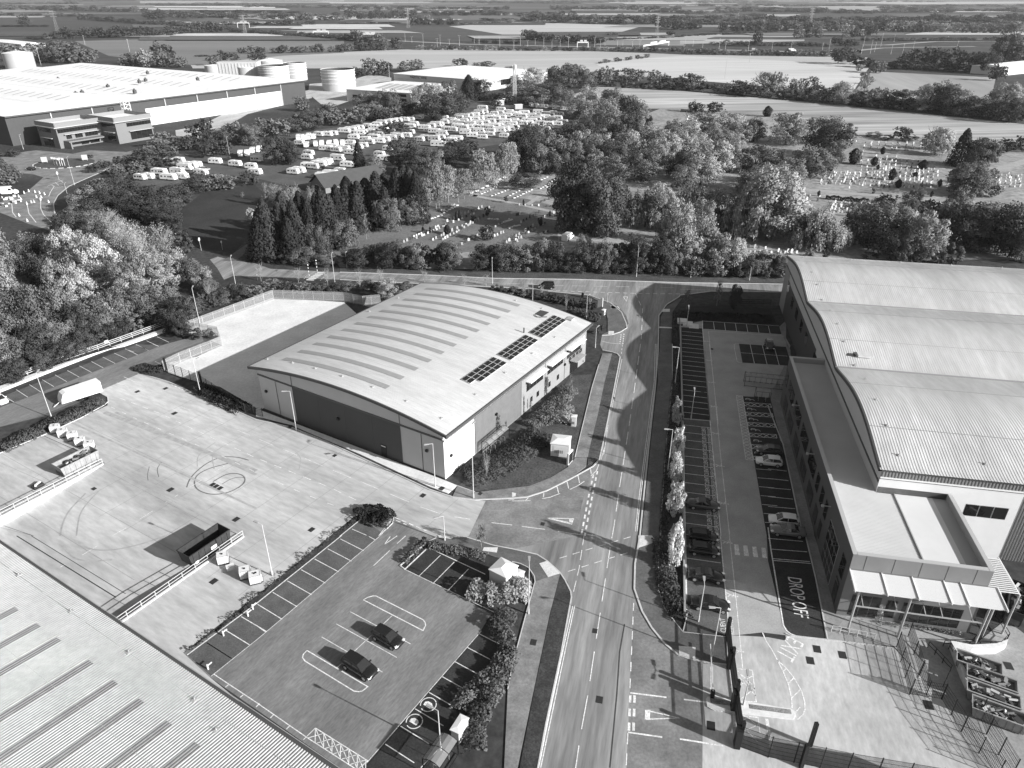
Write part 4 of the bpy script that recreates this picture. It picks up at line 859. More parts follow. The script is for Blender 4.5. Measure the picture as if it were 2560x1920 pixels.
mb = MB(); P4.box(mb, 75, LF_ - 22, 0, .1, -3, 9.2); mb.build('wall_panel', mat('far_white_panel', .62, .65, .04, .1), B4)
for i in range(1, 9):
    mb = MB(); P4.box(mb, LF_ * i / 9 - .3, LF_ * i / 9 + .3, .1, .5, 0, hF); mb.build('downpipe', M_steel, B4)
mb = MB()
# hipped bays: each bay is a shallow hip whose ridge starts 26 m back
for i in range(nb):
    x0 = i * bw_; x1 = x0 + bw_; xm = (x0 + x1) / 2; r = hF + 3.0; e = -1.2
    a, b, c_, d, p_, q_ = (x0, e, hF), (x1, e, hF), (x1, DF, hF), (x0, DF, hF), (xm, 24, r), (xm, DF - 24, r)
    mb.face(a, b, p_); mb.face(b, c_, q_, p_); mb.face(c_, d, q_); mb.face(d, a, p_, q_)
mb.build('roof', M_fw, B4)
mb = MB(); P4.box(mb, -.5, LF_ + .5, 1.2, 1.5, hF - .5, hF + .15); mb.build('gutter', M_fas, B4)
for i in range(nb):
    for s_ in (-1, 1):
        mb = MB(); x = bw_ * (i + .5) + s_ * bw_ * .27
        for k in range(22):
            y = 34 + k * 9; za = hF + 3 * (1 - (bw_ * .27 - 4.5) / (bw_ / 2)) + .14; zb = hF + 3 * (1 - (bw_ * .27 + 4.5) / (bw_ / 2)) + .14
            if s_ > 0: za, zb = za, zb
            else: za, zb = zb, za
            mb.face((x - 4.5, y, za), (x + 4.5, y, zb), (x + 4.5, y + 1.1, zb), (x - 4.5, y + 1.1, za))
        tag(mb.build('rooflights', mat('far_rooflight', .4, .5), B4), kind='stuff')
for i, (x, y) in enumerate(((85, 22), (92, 60), (120, 70), (128, 75), (60, 40), (66, 44), (150, 50), (40, 90), (100, 130), (160, 120))):
    mb = MB(); mb.box((x, y, hF + 1.2), (1.6, 1.6, 1.9)); mb.tube((x, y, hF + 3), (x, y, hF + 3.8), .5); mb.build('roof_vent', M_dk, B4)
# its office block (two wings) in front
oA, oB = g1('y', 740, 595), g1('y', 1650, 560); oc = g1('y', 1290, 560)
a5 = math.degrees(math.atan2(oB.y - oA.y, oB.x - oA.x)) + 1
B5 = empty('office_block', oA, ang, 'grey two-storey office block with flat parapet roofs in front of the vast warehouse', 'office')
l5 = lc(B5, oB); le = l5.x * 1.3
M_off = mat('office_light_cladding', .17, .6, .05, .2); M_offd = mat('office_dark_cladding', .06, .6, .05, .2)
Z5 = 10.2
def wing(x0, x1, y0, y1, zt):
    mb = MB(); mb.prism([(x0, y0), (x1, y0), (x1, y1), (x0, y1)], -1, zt - 1.0); mb.build('wing_wall', M_off, B5)
    mb = MB(); mb.prism([(x0 - 1.5, y0 - 1.5), (x1 + 1.2, y0 - 1.5), (x1 + 1.2, y1 + 1), (x0 - 1.5, y1 + 1)], zt - 1.1, zt - .75, True); mb.build('roof_edge', mat('roof_edge_grey', .4, .5), B5)
    mb = MB(); i_ = [(x0 - .4, y0 - .4), (x1 + .2, y0 - .4), (x1 + .2, y1), (x0 - .4, y1)]
    for (a, b) in zip(i_, i_[1:] + i_[:1]): mb.bar((a[0], a[1], zt - .75), (b[0], b[1], zt - .75), .4, 2.0)
    mb.build('parapet', mat('parapet_grey', .2, .6), B5); mb = MB(); mb.flat(i_, zt - .5); mb.build('flat_roof', M_fw, B5)
wing(0, le * .665, 5, 22, Z5 + .5); wing(le * .66, le * 1.24, -8, 14, Z5 + 1.2)
Q1 = PL((0, 5, 0), (1, 0, 0), (0, -1, 0)); Q2 = PL((le * .66, -8, 0), (1, 0, 0), (0, -1, 0)); Q3 = PL((0, 22, 0), (0, -1, 0), (-1, 0, 0)); Q4 = PL((le * .66, -8, 0), (0, 1, 0), (-1, 0, 0))
L1 = le * .62; L2 = le * .58
window(Q1, B5, .5, L1 - .5, 7.1, 8.9, 14); window(Q1, B5, 4, L1 * .32, 3.9, 6.0, 3); window(Q1, B5, L1 * .4, L1 * .58, 3.9, 6.0, 3); window(Q1, B5, L1 * .64, L1 * .95, 3.9, 6.0, 4)
window(Q1, B5, L1 * .5, L1 * .68, .4, 2.6, 3); window(Q1, B5, L1 * .72, L1 * .95, .4, 2.8, 3)
window(Q2, B5, L2 * .3, L2 - .4, 7.6, 9.4, 8); window(Q2, B5, L2 * .35, L2 - .6, 1.2, 5.2, 4); window(Q4, B5, 2, 9, 1.2, 5.2, 3); window(Q4, B5, .5, 12, 7.6, 9.4, 5)
window(Q3, B5, 1, 12, 7.1, 8.9, 5); window(Q3, B5, 3, 12, .4, 4.2, 4)
mb = MB(); Q1.box(mb, 3, L1, 0, 1.3, 6.1, 6.3); Q2.box(mb, L2 * .32, L2, 0, 1.3, 5.3, 5.5); Q4.box(mb, 1.5, 10, 0, 1, 5.3, 5.5); Q3.box(mb, 2.5, 12.5, 0, 1, 4.3, 4.5); mb.build('brise_soleil', M_pan, B5)
mb = MB(); mb.prism([(L1 * .1, 0), (L1 * .95, 0), (L1 * 1.05, 6), (L1 * .1, 6)], 2.9, 3.5, True); Q1.box(mb, L1 * .1, L1 * .13, 0, 6, 0, 3); mb.build('entrance_canopy', M_off, B5)
# lattice gantry on its roof
t = empty('roof_gantry', g1('y', 1400, 180, 10.5), ang, 'white lattice plant gantry standing on the roof of the grey office block', 'gantry'); mb = MB()
for x, y in ((-1.6, -1.6), (1.6, -1.6), (1.6, 1.6), (-1.6, 1.6)): mb.bar((x, y, 0), (x, y, 6), .25, .25)
for z in (0, 2, 4, 6):
    for a, b in (((-1.6, -1.6), (1.6, -1.6)), ((1.6, -1.6), (1.6, 1.6)), ((1.6, 1.6), (-1.6, 1.6)), ((-1.6, 1.6), (-1.6, -1.6))):
        mb.bar((*a, z), (*b, z), .18, .18)
        if z < 6: mb.bar((*a, z), (*b, z + 2), .15, .15)
mb.build('lattice', M_wf, t)
# mid-distance sheds
def shed(nm, e0, e1, h, dep, label, ridge=2.5, wallm=None, sign=None, hip=6, rm_=None, base=-2):
    p0 = G(*e0, h); p1 = G(*e1, h); a = math.degrees(math.atan2(p1.y - p0.y, p1.x - p0.x)); L_ = (p1 - p0).length
    t = empty(nm, (p0.x, p0.y, 0), a, label, 'warehouse'); mb = MB(); mb.prism([(0, 0), (L_, 0), (L_, dep), (0, dep)], base, h - .05); mb.build('wall', wallm or M_fw2, t)
    mb = MB(); o = .8; m_ = dep / 2; A_, B_, C_, D_ = (-o, -o, h), (L_ + o, -o, h), (L_ + o, dep + o, h), (-o, dep + o, h); P_, Q_ = (hip, m_, h + ridge), (L_ - hip, m_, h + ridge)
    mb.face(A_, B_, Q_, P_); mb.face(B_, C_, Q_); mb.face(C_, D_, P_, Q_); mb.face(D_, A_, P_); mb.face(A_, D_, C_, B_); mb.build('roof', rm_ or M_fw, t)
    return t, L_
t, L_ = shed('warehouse', fpx('B', 345, 472), fpx('B', 905, 515), 8.5, 95, 'broad white flat-roofed warehouse with lettering near its roof edge, beyond the trees', 2.5, hip=15)
Pq = PL((0, 0, 0), (1, 0, 0), (0, -1, 0)); mb = MB(); Pq.box(mb, .5, L_ - .5, .02, .25, 4.8, 5.1); mb.build('wall_band', M_pan, t)
M_sg = mat('sign_dark', .05, .5)
text(t, 'sign_lettering', 'MAJESTIC WINE', 2.6, M_sg, Matrix.Translation((L_ * .3, -.12, 6.7)) @ Matrix.Rotation(R(90), 4, 'X'), ext=.04)
Pq2 = PL((L_, 0, 0), (0, 1, 0), (1, 0, 0)); text(t, 'sign_lettering', 'MAJESTIC WINE', 3.0, M_sg, Matrix.Translation((L_ + .12, 18, 5.4)) @ Matrix.Rotation(R(90), 4, 'Z') @ Matrix.Rotation(R(90), 4, 'X'), ext=.04)
window(Pq2, t, 26, 40, 2.6, 6.8, 5)
t, L_ = shed('warehouse', fpx('B', 40, 572), fpx('B', 450, 598), 8.0, 60, 'smaller pale shed with grey patched roof and roller doors, behind caravan park trees', 2.2, hip=12)
Pq = PL((0, 0, 0), (1, 0, 0), (0, -1, 0)); 
for i in range(3): window(Pq, t, 5 + i * 14, 9.5 + i * 14, 0, 4.6, 1, 1, M_pan, 'roller_door')
mb = MB()
for i in range(5): mb.add([(L_ * .35 + i * 6, 8, 8.75), (L_ * .35 + i * 6 + 4.5, 8, 8.75), (L_ * .35 + i * 6 + 4.5, 26, 10.15), (L_ * .35 + i * 6, 26, 10.15)], [(0, 1, 2, 3)])
mb.build('rooflight', M_pan, t)
Pq2 = PL((L_, 0, 0), (0, 1, 0), (1, 0, 0)); Pq = PL((0, 0, 0), (1, 0, 0), (0, -1, 0)); window(Pq, t, L_ - 13, L_ - 3, 5.2, 7.0, 2, 1, M_pan); window(Pq, t, L_ - 10, L_ - 3, -1, 4.2, 1, 1, M_pan, 'roller_door')
shed('barn', fpx('C', 2090, 435), fpx('C', 2400, 405), 7, 30, 'pale farm shed at the edge of the dark wood, far right', 2, hip=0); shed('shed', fpx('A', -80, 262), fpx('A', 135, 285), 7, 30, 'small white shed among trees at far left edge', 1.5, hip=0)
# lodge with dark pitched roof
lo = G(815, 484); t = empty('lodge', lo, 42, 'dark pitched-roof lodge at the edge of the caravan park', 'building')
c1 = lo; mb = MB(); ax = 26; ay = 11
mb.prism([(0, 0), (ax, 0), (ax, ay), (0, ay)], 0, 2.6); mb.face((0, 0, 2.6), (0, ay, 2.6), (0, ay / 2, 6)); mb.build('wall', mat('lodge_brick', .2, .8, .1, 1), t)
mb = MB(); mb.face((-.8, -.8, 2.3), (ax + .8, -.8, 2.3), (ax + .8, ay / 2, 6.4), (-.8, ay / 2, 6.4)); mb.face((ax + .8, ay + .8, 2.3), (-.8, ay + .8, 2.3), (-.8, ay / 2, 6.4), (ax + .8, ay / 2, 6.4)); mb.build('roof', mat('slate_roof', .07, .8, .12, .6), t)
P6 = PL((0, 0, 0), (0, 1, 0), (-1, 0, 0)); window(P6, t, 1, 3, .9, 2.2, 2, 1, M_wf); window(P6, t, 5, 8, .2, 2.2, 3, 1, M_wf); P7 = PL((0, 0, 0), (1, 0, 0), (0, -1, 0)); window(P7, t, 2, 5, .9, 2.1, 3, 1, M_wf); window(P7, t, 9, 12, .9, 2.1, 3, 1, M_wf)
# storage tanks
M_tank = mat('tank_steel_white', .46, .5, .05, .2)
def tank(f, x, ytop, ybase, wpx, label, open_=False, cone=1.0):
    b = fpx(f, x, ybase); g = G(*b); h = HT(b, fpx(f, x, ytop)); r = wpx * FR[f][2] * (g.y * CP + H * SP) / FPX / 2
    t = empty('storage_tank', (g.x, g.y + r, 0), 0, label, 'tank', 'tanks beside the big warehouse'); mb = MB(); n = 32
    ri = [(math.cos(2 * math.pi * i / n) * r, math.sin(2 * math.pi * i / n) * r) for i in range(n)]
    mb.add([(a, c, z) for z in (-2, h) for a, c in ri], [(i, (i + 1) % n, n + (i + 1) % n, n + i) for i in range(n)]); mb.build('shell', M_tank, t, smooth=True)
    if open_:
        mb = MB(); mb.add([(a * .97, c * .97, z) for z in (0, h) for a, c in ri], [(i, n + i, n + (i + 1) % n, (i + 1) % n) for i in range(n)]); mb.flat([(a * .97, c * .97) for a, c in ri], h * .55); mb.build('floating_roof', M_dk, t)
        for z in (.35, .55, .72, .86, .99): mb = MB(); mb.add([(a * k, c * k, h * z + q) for k, q in ((1.0, 0), (1.03, 0), (1.03, .4), (1.0, .4)) for a, c in ri], [(j * n + i, j * n + (i + 1) % n, (j + 1) * n + (i + 1) % n, (j + 1) * n + i) for j in range(3) for i in range(n)]); mb.build('wind_girder', M_wf, t)
    else:
        mb = MB(); mb.add([(a * 1.01, c * 1.01, h) for a, c in ri] + [(0, 0, h + cone)], [(i, (i + 1) % n, n) for i in range(n)]); mb.build('tank_roof', M_fw, t)
        mb = MB()
        for i in range(0, n, 2): mb.bar((*ri[i], h), (*ri[i], h + 1), .08, .08)
        mb.add([(a * k, c * k, h + 1) for k in (.99, 1.01) for a, c in ri], [(i, (i + 1) % n, n + (i + 1) % n, n + i) for i in range(n)]); mb.build('handrail', M_steel, t)
tank('A', 85, 345, 445, 175, 'large white tank with shallow cone roof at far left edge', cone=2); tank('A', 1725, 395, 500, 160, 'tall white tank with domed lid, standing behind the middle tank', cone=2)
tank('A', 1745, 430, 530, 190, 'white open-topped tank in the middle of the tank group', True); tank('A', 1890, 410, 520, 140, 'narrow white tank with dark open top next to the stair', True); tank('A', 1360, 425, 480, 110, 'small low white tank, leftmost behind the long roof')
tank('A', 1580, 435, 520, 140, 'squat white tank with ribbed lid in front of square hopper'); tank('B', -25, 455, 590, 215, 'widest open tank, ringed by white wind girders, at the right of the group', True)
p = g1('A', 1530, 520); t = empty('process_building', (p.x, p.y + 10, 0), 5, 'ribbed white square process building among the tanks', 'building'); mb = MB(); mb.box((0, 0, -2), (34, 16, 17)); 
mb.build('wall', M_tank, t); mb = MB()
for i in range(12): mb.box((-15.5 + i * 2.8, -8.1, 0), (.7, .4, 14))
mb.build('wall_rib', M_pan, t)
# radio mast in the compound
mp = g1('B', 1122, 662); t = empty('radio_mast', mp, 20, 'slim lattice radio mast with white antennas in the compound behind the caravans', 'mast'); mb = MB(); hM = 25.0
def mast(mb, h, w0, w1, seg, r):
    for i in range(seg):
        z0, z1 = h * i / seg, h * (i + 1) / seg; a0 = w0 + (w1 - w0) * i / seg; a1 = w0 + (w1 - w0) * (i + 1) / seg
        c = [(-1, -1), (1, -1), (1, 1), (-1, 1)]
        for j in range(4):
            p, q = c[j], c[(j + 1) % 4]
            mb.tube((p[0] * a0, p[1] * a0, z0), (p[0] * a1, p[1] * a1, z1), r, 4, cap=False); mb.tube((p[0] * a0, p[1] * a0, z0), (q[0] * a1, q[1] * a1, z1), r * .6, 4, cap=False); mb.tube((q[0] * a0, q[1] * a0, z0), (p[0] * a1, p[1] * a1, z1), r * .6, 4, cap=False); mb.tube((p[0] * a1, p[1] * a1, z1), (q[0] * a1, q[1] * a1, z1), r * .6, 4, cap=False)
mast(mb, hM, 1.3, .6, 14, .12); mb.build('lattice', M_steel, t)
for i in range(4):
    a = i * math.pi / 2; mb = MB(); mb.box((1.1 * math.cos(a), 1.1 * math.sin(a), hM - 3.2), (.5, .5, 2.6)); mb.build('antenna', M_wf, t)
for f, x, y, sx, sy, h, lb in (('r', 1000, 205, 6, 4, 3, 'small dark equipment cabin left of the radio mast'), ('r', 1230, 250, 5, 3, 2.6, 'pale equipment cabin at the foot of the radio mast'), ('r', 1055, 190, 1.6, 1.6, 3.4, 'narrow white cabinet beside the dark cabin')):
    t = empty('equipment_cabin', g1(f, x, y), 15, lb, 'cabin'); mb = MB(); mb.box((0, 0, 0), (sx, sy, h)); mb.build('wall', M_pan, t); mb = MB(); mb.box((0, 0, h), (sx + .4, sy + .4, .2)); mb.build('roof', M_fw, t)
# pylons, motorway gantries, motorway lights
def pylon(f, x, yt, yb, label):
    b = fpx(f, x, yb); h = HT(b, fpx(f, x, yt)); t = empty('electricity_pylon', G(*b), 30, label, 'pylon', 'electricity pylons'); mb = MB(); mast(mb, h, h * .08, h * .015, 8, h * .0035)
    for z in (.72, .84, .95):
        w_ = h * .17; mb.tube((-w_, 0, h * z), (w_, 0, h * z), h * .006, 4); mb.tube((-w_, 0, h * z), (0, 0, h * (z + .05)), h * .005, 4); mb.tube((w_, 0, h * z), (0, 0, h * (z + .05)), h * .005, 4)
    mb.build('lattice', mat('pylon_steel', .25, .6), t)
pylon('C', 830, 50, 195, 'pale lattice pylon in front of the woods, upper right'); pylon('B', 2035, 105, 235, 'lattice pylon between the far fields, right of centre'); pylon('B', 440, 50, 180, 'lattice pylon beside the farm, left of centre'); pylon('A', 370, 70, 200, 'faint lattice pylon above the dark wood, upper left'); pylon('A', 1580, 95, 230, 'lattice pylon above the long hedge, left')
def gantry(f, x0, x1, y, yt, label, slant=0):
    a, b = g1(f, x0, y), g1(f, x1, y - slant); h = min(HT(fpx(f, x0, y), fpx(f, x0, yt)), 11); t = empty('sign_gantry', a, 0, label, 'gantry', 'motorway gantries'); d = b - a
    for q in (Vector(), d): mb = MB(); mb.box((q.x, q.y, 0), (.9, .9, h)); mb.build('leg', M_wf, t)
    mb = MB(); mb.bar((0, 0, h - 1.6), (d.x, d.y, h - 1.6), .9, 1.6); mb.build('beam', M_wf, t)
    for k in (.25, .6): mb = MB(); q = d * k; mb.bar((q.x, q.y - .6, h - .6), (q.x + d.x * .25, q.y + d.y * .25 - .6, h - .6), .3, 3); mb.build('sign_board', mat('sign_face', .5, .5), t)
gantry('B', 1525, 1595, 305, 268, 'white motorway gantry with two boards, near the middle'); gantry('B', 1950, 2113, 322, 290, 'long slanting motorway gantry, right of the middle one', 28); gantry('B', 140, 243, 250, 215, 'motorway gantry at the left end of the dual carriageway'); gantry('A', 2015, 2113, 222, 198, 'thin motorway gantry farther up the road, left'); gantry('A', 1530, 1605, 180, 140, 'pale gantry on the far stretch, upper left')
def hwlamp(f, x, yt, yb, tpl, double=True, grp='motorway lamp columns'):
    b = fpx(f, x, yb); h = max(6, HT(b, fpx(f, x, yt))); t = empty('lamp_column', G(*b), 0); mb = MB(); mb.tube((0, 0, 0), (0, 0, h), .2, 5, .12); mb.build('pole', M_steel, t)
    mb = MB(); mb.box((-1.3 if double else 0, 0, h), (1.6, .35, .2)); 
    if double: mb.box((1.3, 0, h), (1.6, .35, .2))
    mb.build('lamp_head', M_steel, t); later(t, tpl, 'street lamp', grp)
for x, yt, yb in ((420, 212, 270), (536, 218, 290), (645, 225, 292), (768, 228, 295), (895, 232, 285), (1027, 237, 308), (1160, 240, 290), (1310, 238, 305), (1468, 240, 305), (1637, 240, 302), (463, 236, 275), (626, 248, 300), (703, 252, 290), (864, 238, 280), (1118, 256, 315), (1207, 258, 300), (1255, 250, 290), (1362, 258, 320), (1415, 250, 300), (1672, 253, 320), (1703, 255, 295), (1783, 256, 300), (1817, 258, 305), (1880, 256, 300), (1925, 262, 320), (2010, 255, 300)):
    hwlamp('B', x, yt, yb, 'slim motorway lamp column on the far embankment, {n}')
for x, yt, yb in ((28, 243, 320), (82, 255, 300), (142, 268, 330), (250, 248, 318), (287, 268, 345), (437, 268, 330), (590, 272, 322), (712, 262, 322), (915, 278, 320), (955, 255, 330), (1165, 290, 348), (1178, 235, 300), (1222, 258, 345), (1250, 275, 335), (1290, 215, 300), (1355, 290, 350), (1375, 225, 270), (1430, 285, 345), (1495, 265, 330), (1720, 235, 262), (1783, 265, 295)):
    hwlamp('C', x, yt, yb, 'motorway lamp column at upper right near the curved slip road, {n}', False, 'lamp columns by the slip road')
for f, x, yt, yb in (('A', 835, 250, 335), ('A', 548, 225, 290), ('A', 265, 310, 420), ('A', 460, 330, 392), ('C', 288, 360, 505), ('C', 445, 340, 402), ('C', 1178, 452, 485), ('B', 1662, 440, 520), ('B', 318, 420, 500)):
    b = fpx(f, x, yb); h = max(5, HT(b, fpx(f, x, yt))); mb = MB(); mb.tube((0, 0, 0), (0, 0, h), .16, 5); mb.box((0, 0, h - 1), (1.8, .15, .15)); t = empty('utility_pole', G(*b), 20); mb.build('pole', M_steel, t); later(t, 'thin utility pole standing in the far fields, {n}', 'utility pole', 'utility poles in the fields')
# ================================================================ trees and hedges
TR = random.Random(11)
LN = []                                      # shading normals: leaves of a clump face outwards
def quadleaf(vs, fs, p, out, s, rg, droop=0, up=0):
    n = Vector((rg.gauss(0, 1), rg.gauss(0, 1), rg.gauss(0, 1) + up)).normalized(); u = n.orthogonal().normalized(); a = rg.random() * 6.28
    u = (u * math.cos(a) + n.cross(u) * math.sin(a)); v = n.cross(u)
    su, sv = s * rg.uniform(.6, 1.25), s * rg.uniform(.5, 1.0); i = len(vs)
    if droop: v = Vector((0, 0, -1)) * .9 + v * .25; sv *= 2.2
    vs += [tuple(p - u * su - v * sv), tuple(p + u * su - v * sv * .8), tuple(p + u * su * .8 + v * sv), tuple(p - u * su * .9 + v * sv)]; out = out.normalized() if out else n
    flip = (u.cross(v)).dot(out) < 0
    fs.append((i, i + 3, i + 2, i + 1) if flip else (i, i + 1, i + 2, i + 3)); q = (out + n * (.55 if n.dot(out) > 0 else -.55)).normalized(); LN.extend([tuple(q)] * 4)
def leafmesh(nm, vs, fs):
    me = bpy.data.meshes.new(nm); me.from_pydata(vs, [], fs); me.update(); me.polygons.foreach_set('use_smooth', [True] * len(fs)); me.normals_split_custom_set_from_vertices(LN[:len(vs)]); LN.clear(); return me
def crown(kind, n, leaf, seed):
    rg = random.Random(seed); vs = []; fs = []
    if kind == 'cone':
        for _ in range(n):
            t = rg.random() ** 1.35; z = .05 + .95 * t; r = .5 * (1 - t) ** .62 + .01
            k = int(z * 13); a = rg.random() * 6.283; r *= .72 + .28 * math.sin(a * (5 + k % 3) + k * 1.7) ** 2 if True else 1
            r *= rg.uniform(.6, 1.05); quadleaf(vs, fs, Vector((math.cos(a) * r, math.sin(a) * r, z - r * .12)), Vector((math.cos(a), math.sin(a), .5)), leaf, rg, up=.3)
    elif kind == 'column':
        for _ in range(n):
            z = rg.random(); a = rg.random() * 6.283; r = .5 * math.sin(math.pi * min(1, .1 + z * .88)) ** .8 * (.8 + .2 * math.sin(a * 3 + z * 9)) * rg.uniform(.6, 1.1)
            quadleaf(vs, fs, Vector((math.cos(a) * r, math.sin(a) * r, z)), Vector((math.cos(a), math.sin(a), z - .4)), leaf, rg)
    elif kind == 'willow':
        cl = [(rg.random() * 6.283, rg.uniform(.12, .48), rg.uniform(.55, .95)) for _ in range(46)]
        for _ in range(n):
            a, r, z = rg.choice(cl); top = z * (1 - (r / .5) ** 2 * .35); d = rg.random() ** .8
            p = Vector((math.cos(a) * r, math.sin(a) * r, 0)) + Vector((rg.gauss(0, .035), rg.gauss(0, .035), 0)); p.z = top - d * (.12 + .75 * r) + rg.gauss(0, .02)
            if p.z > .06: quadleaf(vs, fs, p, Vector((math.cos(a) + rg.gauss(0, .4), math.sin(a) + rg.gauss(0, .4), .7)), leaf * .8, rg, droop=1 if d > .3 else 0)
    elif kind == 'birch':
        cl = [(rg.random() * 6.283, rg.uniform(.02, .42), rg.uniform(.28, .97)) for _ in range(60)]
        cl = [(a, r * (1.15 - z) ** .6, z) for a, r, z in cl]
        for _ in range(n):
            a, r, z = rg.choice(cl); p = Vector((math.cos(a) * r, math.sin(a) * r, z)) + Vector((rg.gauss(0, .055), rg.gauss(0, .055), -abs(rg.gauss(0, .06)))); quadleaf(vs, fs, p, Vector((p.x * 2 + rg.gauss(0, .4), p.y * 2 + rg.gauss(0, .4), .5)), leaf * .75, rg, droop=rg.random() < .5)
    else:
        base = {'round': .0, 'oval': .0, 'bush': -.02, 'open': .0, 'spread': .25}[kind]; ncl = {'round': 44, 'oval': 50, 'bush': 18, 'open': 60, 'spread': 34}[kind]
        cl = []
        for _ in range(ncl):
            a = rg.random() * 6.283; ph = math.acos(rg.uniform(-1, 1)); rr = rg.uniform(.6, 1.0)
            k = 1.0
            z = .49 + .46 * math.cos(ph) * rr
            if kind == 'oval': k = 1 - .5 * max(0, z - .4)
            cl.append((Vector((math.sin(ph) ** .7 * math.cos(a) * .42 * rr * k, math.sin(ph) ** .7 * math.sin(a) * .42 * rr * k, base + (1 - base) * z)), rg.uniform(.085, .17) * (.8 if kind == 'open' else 1)))
        for _ in range(n):
            c, r = rg.choice(cl); d = Vector((rg.gauss(0, 1), rg.gauss(0, 1), rg.gauss(.1, 1))).normalized() * r * (rg.uniform(.75, 1.1) if rg.random() < .85 else rg.uniform(.2, 1.35))
            d.z *= .75; p = c + d
            if p.z < .01: p.z = rg.random() * .08
            quadleaf(vs, fs, p, d / r + Vector((p.x, p.y, p.z - .45)) * .9, leaf, rg, up=.2)
    return leafmesh('crown', vs, fs)
def limb(mb, a, b, r0, r1, rg, segs=3, n=5):
    p = a
    for i in range(segs):
        q = a.lerp(b, (i + 1) / segs) + (Vector((rg.gauss(0, .012), rg.gauss(0, .012), 0)) if i < segs - 1 else Vector())
        mb.tube(p, q, r0 + (r1 - r0) * i / segs, n, r0 + (r1 - r0) * (i + 1) / segs, cap=False); p = q
def trunk(kind, seed):
    rg = random.Random(seed); mb = MB(); h = {'cone': .85, 'column': .5, 'birch': .9, 'bush': .45, 'bare': .55, 'open': .6}.get(kind, .55); r = {'bush': .012, 'birch': .012, 'bare': .018}.get(kind, .026)
    limb(mb, Vector((0, 0, -.02)), Vector((rg.gauss(0, .02), rg.gauss(0, .02), h)), r, r * .35, rg, 4, 6)
    nb = {'cone': 0, 'column': 2, 'birch': 9, 'bare': 26, 'open': 12, 'bush': 4}.get(kind, 7)
    for i in range(nb):
        z = rg.uniform(.22, .95) * h; a = rg.random() * 6.283; l = rg.uniform(.2, .4); s = Vector((0, 0, z)); e = Vector((math.cos(a) * l, math.sin(a) * l, min(.95, z + rg.uniform(.15, .45))))
        limb(mb, s, e, r * .45, r * .1, rg)
        if kind in ('bare', 'open'):
            for _ in range(4 if kind == 'bare' else 2): t = s.lerp(e, rg.uniform(.4, .9)); limb(mb, t, t + Vector((rg.gauss(0, .1), rg.gauss(0, .1), rg.uniform(.06, .2))), r * .2, r * .06, rg, 1, 4)
    v = mb.v; me = bpy.data.meshes.new('trunk'); me.from_pydata(mb.v, [], mb.f); me.update(); return me
TONE = {'w': .6, 'd': .09, 'm': .18, 'l': .31, 'p': .42, 'k': .052}
M_leaf = {k: leafmat('foliage_' + k, v, .45, .3, .25) for k, v in TONE.items()}
M_bark = mat('bark', .07, .95, .3, 2); M_barkp = mat('pale_bark', .32, .9, .2, 3)
# kind -> (crown shape, leaf count, leaf size, tone, trunk kind, words, category)
TK = {'D': ('round', 6500, .0145, 'd', 'round', 'dark broadleaf tree', 'tree'), 'M': ('round', 6500, .0145, 'm', 'round', 'mid-grey leafy tree', 'tree'), 'L': ('oval', 6800, .0138, 'l', 'open', 'pale autumn tree', 'tree'),
      'P': ('open', 6800, .0128, 'p', 'open', 'bright thin-leaved tree', 'tree'), 'X': ('open', 1300, .011, 'p', 'bare', 'nearly bare pale tree', 'tree'), 'C': ('cone', 4200, .02, 'k', 'cone', 'dark conifer', 'tree'),
      'B': ('birch', 3600, .015, 'l', 'birch', 'wispy birch', 'tree'), 'W': ('willow', 5200, .015, 'l', 'open', 'pale weeping willow', 'tree'), 'Y': ('column', 2600, .032, 'k', 'column', 'small dark yew', 'tree'),
      'S': ('bush', 1800, .028, 'm', 'bush', 'low bush', 'bush'), 'K': ('bush', 1800, .028, 'd', 'bush', 'dark low bush', 'bush'), 'T': ('oval', 2200, .024, 'w', 'birch', 'young pale street tree', 'tree'),
      'U': ('birch', 420, .03, 'm', 'birch', 'slender young tree', 'tree'), 'Z': ('open', 40, .02, 'l', 'bare', 'bare pale sapling', 'tree'), 'F': ('round', 420, .05, 'd', 'round', 'distant dark tree', 'tree'), 'G': ('round', 420, .05, 'm', 'round', 'distant grey tree', 'tree'), 'H': ('round', 420, .05, 'l', 'round', 'distant pale tree', 'tree')}
TNAME = {'S': 'bush', 'K': 'bush', 'C': 'conifer_tree', 'B': 'birch_tree', 'W': 'willow_tree', 'Y': 'yew_tree', 'T': 'street_tree', 'U': 'young_tree', 'Z': 'bare_sapling', 'X': 'bare_tree'}
VAR = {}
def variants(kd):
    if kd in VAR: return VAR[kd]
    sh, n, lf, tn, tk, wd, cat = TK[kd]; out = []
    for v in range(3 if kd not in 'ZCT' else 2):
        c = crown(sh, n, lf, 100 * ord(kd) + v); c.materials.append(M_leaf[tn]); t = trunk(tk, 7 * ord(kd) + v); t.materials.append(M_barkp if kd in 'BZXTU' else M_bark); out.append((c, t))
    VAR[kd] = out; return out
SPEC = []
def tree_at(kd, g, w_, h, tpl, grp): SPEC.append((w_ * h / g.length_squared, kd, g, w_, h, tpl, grp, TR.random() * 6.283, TR.uniform(.9, 1.1)))
LOWK = {'D': 'F', 'K': 'F', 'M': 'G', 'S': 'G', 'L': 'H', 'P': 'H', 'W': 'H'}
